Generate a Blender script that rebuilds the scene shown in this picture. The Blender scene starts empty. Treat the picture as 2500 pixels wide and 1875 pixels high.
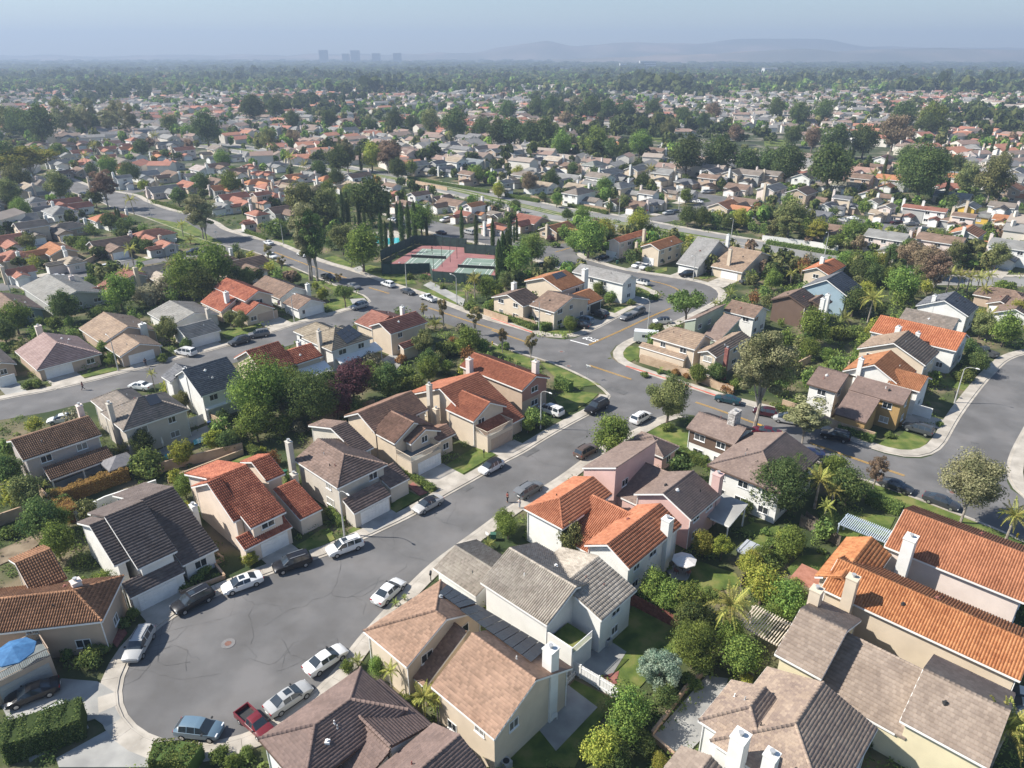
import bpy, math, random
import numpy as np
from mathutils import Vector, noise
R=math.radians
rnd=random.Random(7)
nr=np.random.RandomState(7)
S=bpy.context.scene
C=S.collection
# ---------------- camera, sky, sun, exposure
cam=bpy.data.cameras.new('camera'); cam.sensor_width=36; cam.lens=36*1735/2500; cam.clip_end=30000; cam.clip_start=.5
co=bpy.data.objects.new('camera',cam); C.objects.link(co); co.location=(0,0,58); co.rotation_euler=(R(90-24.877),0,0); S.camera=co
w=bpy.data.worlds.new('World'); S.world=w; w.use_nodes=True
nt=w.node_tree; bg=nt.nodes['Background']; sk=nt.nodes.new('ShaderNodeTexSky'); sk.sky_type='NISHITA'; sk.sun_disc=False
SUN_EL,SUN_AZ=43,-87     # azimuth from +Y clockwise
sk.sun_elevation=R(SUN_EL); sk.sun_rotation=R(SUN_AZ); sk.air_density=1.0; sk.dust_density=.35; sk.ozone_density=3.0; sk.altitude=60
nt.links.new(sk.outputs[0],bg.inputs[0]); bg.inputs[1].default_value=.072
sl=bpy.data.lights.new('sun','SUN'); sl.energy=4.3; sl.angle=R(.55); sl.color=(1,.95,.87)
so=bpy.data.objects.new('sun',sl); C.objects.link(so)
sd=Vector((math.sin(R(SUN_AZ))*math.cos(R(SUN_EL)),math.cos(R(SUN_AZ))*math.cos(R(SUN_EL)),math.sin(R(SUN_EL))))
so.rotation_euler=sd.to_track_quat('Z','Y').to_euler(); so.location=(0,0,120)
S.view_settings.view_transform='Standard'; S.view_settings.look='None'; S.view_settings.exposure=0.96; S.view_settings.gamma=1; S.view_settings.use_curve_mapping=False
S.cycles.volume_bounces=0; S.cycles.max_bounces=6; S.cycles.diffuse_bounces=2; S.cycles.glossy_bounces=2; S.cycles.transparent_max_bounces=6
# ---------------- data
HOUSES=[["h1","white","dbrown",[["g",-45.28,64.7,47.0,1.67,12.0,1,5.2,2.52,0,0,0],["g",-39.52,67.77,-133.0,4.47,15.8,-1,4.9,3.32,0,0,0],["g",-36.28,71.0,-133.0,4.41,21.8,-1,2.7,4.14,0,0,0],["s",-38.68,66.78,-133.0,6.12,2.0,-1,2.6,0.84,0,0,0]]],["h2","blush","redbarrel",[["g",-34.68,73.06,47.0,1.69,11.6,1,5.2,3.13,0,0,0],["g",-28.95,75.66,-133.0,4.84,18.4,-1,4.9,3.13,0,0,0],["g",-31.54,84.36,-133.0,2.77,7.4,-1,5.2,1.55,0,0,0],["s",-28.45,75.66,-133.0,6.58,1.9,-1,2.6,0.8,0,0,0],["s",-25.5,79.6,-133.0,3.38,6.2,-1,2.6,1.86,0,0,0]]],["h3","greige","brownflat",[["g",-23.43,80.63,137.0,10.73,8.4,-1,5.2,1.76,1,0,0],["g",-20.53,91.6,-133.0,2.81,13.0,-1,5.2,1.95,0,0,0],["s",-16.82,82.96,-133.0,6.11,2.4,-1,2.6,1.01,0,0,0],["s",-14.77,87.04,-133.0,3.47,3.5,-1,2.7,1.05,0,0,0]]],["h4","cream","brownflat2",[["g",-13.78,104.0,-133.0,10.8,8.0,-1,5.2,2.0,0,0,0],["g",-17.61,92.98,137.0,5.5,7.8,-1,5.0,2.11,0,0,0],["g",-8.97,99.51,-133.0,3.71,4.2,-1,3.2,0.88,0,0,0],["g",-15.26,93.51,137.0,2.11,6.0,-1,4.6,1.38,0,0,0],["d",-14.99,91.02,137.0,3.49,5.86,-1,2.9,1.23,0,0,0]]],["h5","cream","redflat",[["g",2.1,106.03,-133.0,9.12,21.6,-1,2.7,4.97,0,0,0],["g",-6.12,100.01,137.0,6.55,7.6,-1,5.0,2.05,0,0,0],["d",-3.88,98.7,137.0,3.18,5.86,-1,2.9,1.23,0,0,0]]],["h6","tan","redflat",[["g",1.77,111.12,137.0,15.7,7.4,-1,5.2,1.55,0,0,0]]],["h7","pinkgrey","brownbarrel",[["g",-62.89,95.48,-133.0,10.53,8.2,-1,5.2,1.72,0,0,0],["s",-60.39,93.14,-133.0,8.66,2.5,-1,2.5,1.05,0,0,1]]],["h8","greige","greybrown",[["g",-60.11,96.61,47.0,10.29,9.2,1,5.2,2.48,1,1,0],["g",-70.95,107.39,-43.0,13.52,6.6,1,5.2,1.78,1,1,0]]],["h9","white","slate",[["g",-52.91,108.81,47.0,8.12,11.6,1,5.2,3.13,0,0,0],["g",-60.68,114.62,137.0,3.67,5.8,-1,5.2,1.57,0,0,0],["s",-48.49,113.4,-133.0,5.9,2.4,-1,2.5,1.01,0,0,1]]],["h10","cream","redbarrel",[["g",-36.63,127.31,-133.0,5.74,7.4,-1,5.0,1.55,0,0,0],["g",-45.27,118.42,47.0,6.67,11.2,1,5.0,3.02,0,0,0],["s",-34.63,126.05,-133.0,6.57,2.8,-1,2.6,1.18,0,0,1]]],["h11","white","beigebrown",[["g",-35.36,129.21,47.0,9.83,10.8,1,5.2,2.27,1,1,0],["g",-46.05,140.39,-43.0,13.25,7.0,1,5.2,1.89,1,1,0],["s",-26.84,136.72,-133.0,10.32,2.4,-1,2.6,1.01,0,0,1]]],["h12","cream","redbrown",[["g",-18.41,145.92,-133.0,10.05,7.4,-1,5.2,1.55,0,0,0],["g",-30.17,144.18,137.0,6.44,9.6,-1,4.2,1.63,0,0,0],["s",-19.73,139.64,-133.0,4.0,1.5,-1,2.6,0.63,0,0,0]]],["h13","tan","pinkflat",[["c",-91.83,125.75,137.0,14.27,11.73,-1,2.6,2.46,1,0,0]]],["h14","tan","tanflat",[["g",-86.17,139.14,137.0,13.9,11.4,-1,2.7,2.39,0,0,0],["g",-79.2,132.61,137.0,8.32,8.4,-1,2.6,1.6,0,0,0]]],["h15","white","greyflat",[["g",-76.43,150.15,137.0,13.11,11.2,-1,2.7,1.68,0,0,0],["g",-64.51,147.94,-133.0,7.65,7.8,-1,2.6,1.64,0,0,0]]],["h16","cream","redbarrel",[["g",-62.91,160.32,137.0,15.74,7.2,-1,5.2,1.66,0,0,0],["s",-68.87,159.81,137.0,10.42,4.2,-1,2.7,2.27,0,0,0],["g",-62.09,156.83,137.0,7.14,7.6,-1,2.8,2.05,0,0,0]]],["h17","white","brown",[["g",-57.91,169.66,137.0,14.53,9.2,-1,2.7,2.12,0,0,0],["g",-51.2,161.79,137.0,7.1,7.6,-1,2.6,1.6,0,0,0]]],["h18","grey","greyflat",[["g",-112.39,164.48,137.0,22.08,13.4,-1,2.8,2.01,0,0,0]]],["h19","bluegrey","brown",[["c",-119.02,154.84,137.0,14.7,9.94,-1,2.7,2.09,0,0,0]]],["h20","tan","greybrown",[["c",-101.16,125.58,137.0,13.21,4.79,-1,2.6,1.01,0,0,0]]],["h30","white","beigeflat",[["g",3.57,55.34,137.0,9.63,9.4,-1,5.2,1.97,0,0,0],["g",-9.33,67.24,-43.0,7.22,7.2,1,2.8,1.22,0,0,0],["g",13.57,60.7,-133.0,6.37,10.6,-1,5.2,1.59,0,0,0],["d",6.01,53.56,137.0,3.22,3.39,-1,3.9,0.71,0,0,0]]],["h31","cream","tanshingle",[["g",-15.02,54.62,-43.0,6.86,10.4,1,5.2,2.39,1,0,0],["g",-1.5,42.11,137.0,8.13,10.6,-1,5.2,2.65,0,0,0],["s",-8.37,49.69,137.0,2.41,5.6,-1,2.8,3.02,0,0,0]]],["h32","white","brownshingle",[["g",-14.38,49.9,-133.0,10.57,7.0,1,5.2,1.47,1,1,0],["s",-7.02,44.13,137.0,7.32,4.5,1,4.6,1.35,0,0,0],["g",-6.86,43.72,-133.0,9.0,6.8,1,5.2,1.43,0,0,0],["s",-14.52,36.09,137.0,7.32,6.4,-1,3.0,2.5,0,0,0]]],["h33","pink","brownshingle2",[["s",16.81,92.99,-133.0,10.15,5.6,1,5.4,2.35,0,0,0],["s",17.65,79.36,137.0,4.64,6.9,-1,2.9,2.07,0,0,0],["g",22.52,73.73,47.0,7.53,8.6,1,5.0,1.98,0,0,0],["f",25.51,78.13,-43.0,3.54,4.92,1,2.6,1.03,0,0,0]]],["h34","pink","brownshingle2",[["c",22.86,92.62,47.0,4.51,6.97,1,2.8,1.46,1,1,0]]],["h35","white","orangeflat",[["g",1.52,75.95,47.0,10.29,6.4,-1,5.2,1.34,1,0,0],["s",11.14,68.18,137.0,7.06,6.6,-1,2.9,3.04,0,0,0],["g",13.29,64.1,47.0,11.17,6.4,1,5.2,1.73,0,0,0]]],["h36","white","brownshingle2",[["g",27.21,97.65,-43.0,7.99,7.0,1,5.2,1.47,0,0,0],["g",27.68,86.59,47.0,13.07,10.8,-1,5.2,2.05,1,0,0]]],["h40","cream","orangebarrel",[["g",33.69,60.9,-43.0,18.51,8.0,1,5.2,1.68,0,0,0],["g",40.35,69.87,-133.0,9.62,5.0,1,5.2,1.35,0,0,0]]],["h41","yellow","tanbrown",[["g",25.53,51.61,-43.0,4.53,10.4,1,5.2,2.18,0,0,0],["s",34.68,43.69,137.0,8.3,6.3,-1,3.2,2.65,0,0,0],["g",33.92,43.97,-43.0,6.75,10.2,1,5.2,2.14,0,0,0]]],["h42","white","multislate",[["g",16.29,44.01,47.0,6.04,6.2,-1,5.2,1.43,1,0,0],["g",16.77,41.94,47.0,11.0,10.0,-1,5.2,1.7,1,0,0]]],["h43","white","tanbrown",[["g",14.46,41.97,-133.0,2.73,5.2,1,4.5,1.09,0,0,0]]],["h44","pinkwhite","brickflat",[["g",44.12,68.27,-43.0,14.06,11.2,1,5.2,2.35,0,0,0]]],["h50","tan","brownbarrel2",[["g",-49.68,62.87,-133.0,3.5,8.4,-1,5.0,1.76,0,0,0],["g",-42.67,56.71,-170.0,14.0,7.2,-1,4.5,1.51,1,0,0],["d",-46.66,53.64,-133.0,5.57,3.44,-1,2.9,0.72,0,0,0]]],["h60","white","brownshingle",[["g",52.13,114.09,-43.0,5.29,9.0,1,5.2,1.89,0,0,0],["g",64.95,105.57,137.0,8.83,6.8,-1,5.2,1.43,0,0,0],["s",58.33,103.58,137.0,5.14,5.4,-1,2.9,2.27,0,0,0]]],["h61","white","orangebrown",[["g",66.81,114.75,-43.0,5.27,7.4,1,5.0,1.55,0,0,0],["g",61.15,120.14,47.0,9.0,10.0,-1,5.0,2.7,0,0,0]]],["h62","cream","tanflat",[["g",68.36,130.61,47.0,9.0,12.4,-1,5.2,2.85,0,0,0]]],["h63","white","orangebarrel2",[["g",87.18,129.18,137.0,16.25,10.4,-1,5.2,2.18,0,0,0]]],["h64","white","greybrown",[["g",93.44,141.57,137.0,10.55,7.2,-1,5.0,1.51,0,0,0]]],["h65","white","slate",[["g",93.64,157.11,47.0,9.0,10.8,-1,5.2,2.48,0,0,0]]],["h66","skyblue","slate",[["g",72.56,171.1,47.0,10.0,10.8,-1,5.4,2.92,0,0,0]]],["h67","brown","brown",[["g",61.43,161.5,47.0,8.0,8.4,-1,5.2,1.93,0,0,0],["g",67.91,159.88,47.0,6.0,5.2,-1,5.0,1.09,0,0,0]]],["h68","cream","orangebarrel2",[["g",86.68,195.65,-133.0,12.06,7.0,1,5.2,1.47,0,0,0]]],["h70","cream","brown",[["g",9.69,154.03,137.0,7.67,13.2,-1,4.6,1.98,0,0,0],["g",2.63,158.22,47.0,6.75,10.4,1,4.6,1.77,0,0,0]]],["h71","cream","orangebrown",[["g",12.24,167.76,47.0,9.12,12.4,1,5.4,2.11,0,0,0],["g",22.62,169.31,-133.0,7.9,8.4,-1,2.8,1.76,0,0,0]]],["h72","white","greyshingle",[["g",28.04,173.49,137.0,16.37,7.0,-1,5.4,1.47,0,0,0]]],["h73","pinkwhite","orangebarrel2",[["g",33.15,216.83,47.0,15.62,4.4,1,5.4,0.92,0,0,0]]],["h74","cream","orangebrown",[["g",43.86,208.54,47.0,13.55,6.6,1,5.2,1.39,0,0,0]]],["h75","grey","greyshingle",[["g",53.08,197.66,137.0,7.12,21.8,-1,2.9,5.89,0,0,0]]],["h76","cream","tanflat",[["g",64.2,192.65,137.0,9.7,21.8,-1,2.9,3.71,0,0,0]]],["h77","cream","tanflat",[["g",28.61,136.94,-43.0,10.19,7.4,1,5.2,2.0,1,0,0],["g",39.31,126.09,47.0,14.19,4.0,1,5.2,0.84,0,0,0],["s",34.31,130.55,137.0,10.67,1.2,-1,2.8,0.5,0,0,0]]],["h78","sage","brownshingle2",[["s",46.37,155.79,-133.0,12.96,2.8,1,5.4,1.18,0,0,0],["s",43.73,140.34,137.0,3.94,9.3,-1,2.9,2.79,0,0,0]]],["h79","white","brown",[["g",53.68,148.94,137.0,7.55,7.6,-1,5.0,1.6,0,0,0]]]]
ROADS=[["cul_de_sac_road",[[18.13,119.75],[17.34,117.29],[15.71,114.39],[12.38,111.11],[9.9,108.45],[5.9,104.09],[0.87,97.95],[-1.38,96.16],[-4.99,91.81],[-10.36,86.09],[-13.76,81.95],[-18.29,77.96],[-23.75,73.21],[-25.57,71.93],[-26.16,72.17],[-30.51,69.35],[-34.73,66.04],[-38.74,62.72],[-39.71,60.74],[-40.78,57.46],[-40.7,55.21],[-40.42,53.26],[-39.79,51.59],[-38.75,49.81],[-37.63,48.44],[-36.14,47.28],[-34.39,46.24],[-32.89,45.69],[-30.77,45.22],[-28.73,45.22],[-26.82,45.61],[-25.12,46.24],[-23.8,46.88],[-22.31,47.94],[-20.9,49.46],[-19.25,51.59],[-18.08,53.64],[-17.37,56.83],[-15.91,60.07],[-14.28,63.31],[-12.52,66.68],[-9.98,71.31],[-7.6,74.24],[-3.17,79.83],[-3.18,79.84],[0.11,84.14],[3.05,86.92],[7.27,91.27],[11.72,96.95],[15.79,101.69],[21.73,106.81],[24.99,110.13],[26.91,111.85],[29.36,112.6]]],["main_road",[[-249.37,397.89],[-232.31,381.47],[-209.28,357.34],[-192.12,342.23],[-170.89,328.27],[-159.35,313.95],[-141.56,295.73],[-128.5,285.33],[-113.6,271.03],[-104.31,257.97],[-85.94,242.53],[-80.76,239.14],[-69.61,226.39],[-57.68,213.42],[-47.56,204.86],[-38.61,195.7],[-31.07,187.78],[-24.22,181.95],[-18.52,174.97],[-11.99,167.98],[-6.19,161.89],[0.2,157.36],[4.81,152.67],[8.21,149.66],[11.09,148.78],[14.06,149.44],[22.81,145.0],[21.0,140.9],[21.0,137.96],[22.23,135.11],[23.57,133.39],[29.82,127.42],[38.26,119.51],[41.41,116.75],[46.39,114.13],[50.65,109.88],[55.56,103.87],[57.68,100.42],[59.85,98.36],[62.4,97.23],[64.78,97.07],[73.33,88.28],[73.74,85.92],[75.16,80.29],[69.39,72.05],[67.44,76.28],[65.3,78.68],[61.92,81.95],[57.9,86.42],[54.27,89.49],[51.27,91.45],[48.69,94.81],[46.16,97.75],[38.34,106.12],[32.19,111.85],[29.36,112.6],[18.13,119.75],[18.07,122.3],[16.66,125.23],[13.95,128.6],[10.63,132.98],[6.05,137.89],[3.93,138.28],[-4.53,146.41],[-12.34,155.77],[-15.37,158.98],[-21.51,163.59],[-29.79,170.72],[-36.78,175.45],[-37.72,178.9],[-40.85,182.99],[-45.73,186.48],[-54.92,196.29],[-65.64,208.08],[-75.18,218.3],[-87.23,229.77],[-95.61,234.21],[-107.49,244.26],[-121.96,258.94],[-145.78,281.91],[-165.45,298.56],[-177.01,311.22],[-194.53,328.27],[-205.07,337.46],[-231.29,368.11],[-249.46,391.58]]],["side_road",[[-36.78,175.45],[-37.62,172.58],[-40.57,169.34],[-44.81,164.63],[-48.98,160.63],[-52.15,157.77],[-55.6,152.67],[-59.63,148.56],[-62.03,144.65],[-67.72,140.11],[-73.15,134.8],[-77.01,131.17],[-83.45,125.47],[-88.14,121.72],[-94.97,118.4],[-98.84,114.51],[-91.75,107.46],[-89.38,110.11],[-82.91,113.2],[-76.98,117.85],[-70.3,123.76],[-66.22,127.59],[-61.09,132.62],[-54.81,137.73],[-51.83,142.3],[-47.84,146.37],[-44.46,151.38],[-42.15,153.32],[-37.62,157.68],[-33.15,162.63],[-29.12,167.31],[-27.18,172.64]]],["stop_road",[[14.06,149.44],[16.73,152.28],[22.8,159.8],[29.6,169.34],[35.42,175.45],[38.74,178.4],[40.1,181.43],[39.36,185.09],[35.34,189.99],[29.85,198.07],[23.55,202.96],[18.48,204.86],[13.8,208.73],[9.4,214.8],[-5.79,234.21],[-22.71,247.79],[-32.28,258.94],[-46.47,275.29],[-48.44,291.21],[-29.35,273.14],[-19.58,262.85],[-10.38,251.41],[10.13,233.41],[15.04,236.65],[18.78,238.81],[20.39,226.39],[21.8,227.15],[20.21,224.13],[21.47,219.02],[26.44,213.42],[32.6,205.49],[38.99,201.72],[45.17,198.07],[53.94,192.24],[55.73,188.88],[56.5,185.63],[56.01,181.43],[53.13,176.42],[46.72,168.89],[39.73,161.05],[35.53,156.96],[27.76,150.03],[22.81,145.0]]],["right_road",[[64.78,97.07],[66.89,97.95],[69.46,100.0],[75.09,107.04],[82.38,115.43],[95.28,129.23],[100.18,133.77],[103.75,137.63],[107.33,139.71],[109.33,140.37],[119.35,144.3],[108.61,127.98],[97.71,117.56],[86.64,105.66],[80.69,99.17],[76.75,94.42],[74.09,90.37],[73.33,88.28],[73.74,85.92],[75.16,80.29]]],["left_road",[[-150.06,187.78],[-142.86,191.67],[-135.28,196.64],[-130.75,201.72],[-126.93,206.13],[-122.17,213.42],[-111.68,221.62],[-104.52,223.39],[-95.9,235.02],[-89.07,229.96],[-99.02,216.91],[-107.5,214.22],[-116.11,207.46],[-120.08,201.1],[-124.37,196.11],[-129.85,190.1],[-138.49,184.38],[-146.02,180.3]]],["arterial_road",[[-228.96,555.59],[-179.89,514.79],[-137.7,467.61],[-103.09,430.69],[-52.69,378.87],[-25.24,355.29],[1.64,322.42],[23.85,296.49],[39.24,285.33],[53.47,271.08],[67.87,256.48],[84.81,240.59],[92.25,231.0],[101.03,223.38],[119.8,198.42],[144.11,197.88],[153.57,197.88],[153.57,188.88],[143.83,188.88],[115.26,190.64],[94.19,217.54],[85.71,224.82],[78.31,234.37],[61.59,250.02],[47.07,264.74],[33.38,278.49],[17.53,290.09],[-5.26,316.66],[-31.72,349.05],[-58.95,372.41],[-109.59,424.47],[-144.34,461.55],[-186.13,508.31],[-234.72,548.67]]],["arterial_road",[[-217.2,525.09],[-170.31,485.24],[-126.18,437.82],[-99.25,411.79],[-47.12,365.53],[-21.3,336.86],[1.47,305.7],[18.14,284.39],[31.99,274.25],[39.03,269.07],[54.74,257.26],[65.17,247.37],[82.16,235.05],[77.46,228.57],[60.13,241.15],[49.62,251.1],[34.25,262.67],[27.25,267.81],[12.4,278.81],[-4.93,300.9],[-27.52,331.82],[-52.66,359.77],[-104.65,405.89],[-131.92,432.26],[-175.85,479.46],[-222.38,518.99]]],["cross_street",[[45.78,275.19],[57.99,283.18],[74.6,304.5],[86.64,313.83],[86.69,320.39],[76.98,331.03],[84.48,337.65],[95.85,324.41],[95.18,308.61],[81.92,297.68],[65.11,276.16],[51.32,266.87]]],["far_street",[[133.5,281.01],[138.99,271.47],[145.7,266.73],[147.06,262.32],[198.63,297.02],[206.43,285.4],[153.32,249.8],[138.02,255.03],[128.41,262.29],[121.44,273.91]]],["far_street",[[-186.1,334.15],[-181.87,338.57],[-181.37,354.05],[-172.37,353.69],[-173.15,336.35],[-179.16,328.41]]]]
KERBS=[["near",[[18.13,119.75],[17.34,117.29],[15.71,114.39],[12.38,111.11],[9.9,108.45],[5.9,104.09],[0.87,97.95],[-1.38,96.16],[-4.99,91.81],[-10.36,86.09],[-13.76,81.95],[-18.29,77.96],[-23.75,73.21],[-25.57,71.93],[-26.16,72.17],[-30.51,69.35],[-34.73,66.04],[-38.74,62.72],[-39.71,60.74],[-40.78,57.46],[-40.7,55.21],[-40.42,53.26],[-39.79,51.59],[-38.75,49.81],[-37.63,48.44],[-36.14,47.28],[-34.39,46.24],[-32.89,45.69],[-30.77,45.22],[-28.73,45.22],[-26.82,45.61],[-25.12,46.24],[-23.8,46.88],[-22.31,47.94],[-20.9,49.46],[-19.25,51.59],[-18.08,53.64],[-17.37,56.83],[-15.91,60.07],[-14.28,63.31],[-12.52,66.68],[-9.98,71.31],[-7.6,74.24],[-3.17,79.83],[-3.18,79.84],[0.11,84.14],[3.05,86.92],[7.27,91.27],[11.72,96.95],[15.79,101.69],[21.73,106.81],[24.99,110.13],[26.91,111.85],[29.36,112.6]]],["far",[[-249.37,397.89],[-232.31,381.47],[-209.28,357.34],[-192.12,342.23],[-170.89,328.27],[-159.35,313.95],[-141.56,295.73],[-128.5,285.33],[-113.6,271.03],[-104.31,257.97],[-85.94,242.53],[-80.76,239.14],[-69.61,226.39],[-57.68,213.42],[-47.56,204.86],[-38.61,195.7],[-31.07,187.78],[-24.22,181.95],[-18.52,174.97],[-11.99,167.98],[-6.19,161.89],[0.2,157.36],[4.81,152.67],[8.21,149.66],[11.09,148.78],[14.06,149.44],[16.73,152.28],[22.8,159.8],[29.6,169.34],[35.42,175.45],[38.74,178.4],[40.1,181.43],[39.36,185.09],[35.34,189.99],[29.85,198.07],[23.55,202.96],[18.48,204.86],[13.8,208.73],[9.4,214.8],[-5.79,234.21],[-22.71,247.79],[-32.28,258.94],[-46.47,275.29]]],["far",[[21.8,227.15],[20.21,224.13],[21.47,219.02],[26.44,213.42],[32.6,205.49],[38.99,201.72],[45.17,198.07],[53.94,192.24],[55.73,188.88],[56.5,185.63],[56.01,181.43],[53.13,176.42],[46.72,168.89],[39.73,161.05],[35.53,156.96],[27.76,150.03],[22.81,145.0],[21.0,140.9],[21.0,137.96],[22.23,135.11],[23.57,133.39],[29.82,127.42],[38.26,119.51],[41.41,116.75],[46.39,114.13],[50.65,109.88],[55.56,103.87],[57.68,100.42],[59.85,98.36],[62.4,97.23],[64.78,97.07],[66.89,97.95],[69.46,100.0],[75.09,107.04],[82.38,115.43],[95.28,129.23],[100.18,133.77],[103.75,137.63],[107.33,139.71],[109.33,140.37],[119.35,144.3]]],["kerb",[[69.39,72.05],[67.44,76.28],[65.3,78.68],[61.92,81.95],[57.9,86.42],[54.27,89.49],[51.27,91.45],[48.69,94.81],[46.16,97.75]]],["kerb",[[18.13,119.75],[18.07,122.3],[16.66,125.23],[13.95,128.6],[10.63,132.98],[6.05,137.89],[3.93,138.28],[-4.53,146.41]]],["kerb",[[-36.78,175.45],[-37.72,178.9],[-40.85,182.99],[-45.73,186.48],[-54.92,196.29],[-65.64,208.08],[-75.18,218.3],[-87.23,229.77],[-95.61,234.21],[-107.49,244.26],[-121.96,258.94],[-145.78,281.91],[-165.45,298.56],[-177.01,311.22],[-194.53,328.27],[-205.07,337.46],[-231.29,368.11],[-249.46,391.58]]],["far",[[-36.78,175.45],[-37.62,172.58],[-40.57,169.34],[-44.81,164.63],[-48.98,160.63],[-52.15,157.77],[-55.6,152.67],[-59.63,148.56],[-62.03,144.65],[-67.72,140.11],[-73.15,134.8],[-77.01,131.17],[-83.45,125.47],[-88.14,121.72],[-94.97,118.4],[-98.84,114.51]]],["far",[[75.16,80.29],[73.74,85.92],[73.33,88.28],[74.09,90.37],[76.75,94.42],[80.69,99.17],[86.64,105.66],[97.71,117.56],[108.61,127.98]]]]
RED=[[[-4.96,162.74],[0.2,157.6],[4.69,153.2]],[[23.43,133.64],[30.43,127.36],[38.36,119.64]]]
YELLOW=[[[-39.19,187.78],[-32.83,182.47]],[[-21.12,170.72],[-9.81,160.22],[-0.94,152.28]],[[-4.74,154.59],[0.19,150.03],[3.86,146.41]],[[15.77,134.19],[23.47,127.14]],[[33.74,117.02],[38.2,112.85],[45.05,105.66]],[[42.36,108.68],[46.22,104.98]],[[48.98,101.91],[55.8,95.38],[59.52,91.89]],[[16.86,145.35],[25.46,154.59],[32.27,162.31],[39.88,170.26]],[[45.72,181.95],[45.45,185.09],[43.55,189.99],[38.77,194.53]],[[-76.89,226.39],[-63.14,212.06],[-47.28,196.88]],[[14.07,226.39],[19.07,231.81]]]
STOPLINE=[[13.04,148.2],[16.85,145.21]]
STOP=[[16.22,149.66],[19.13,148.2],[18.09,147.12]]
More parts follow.
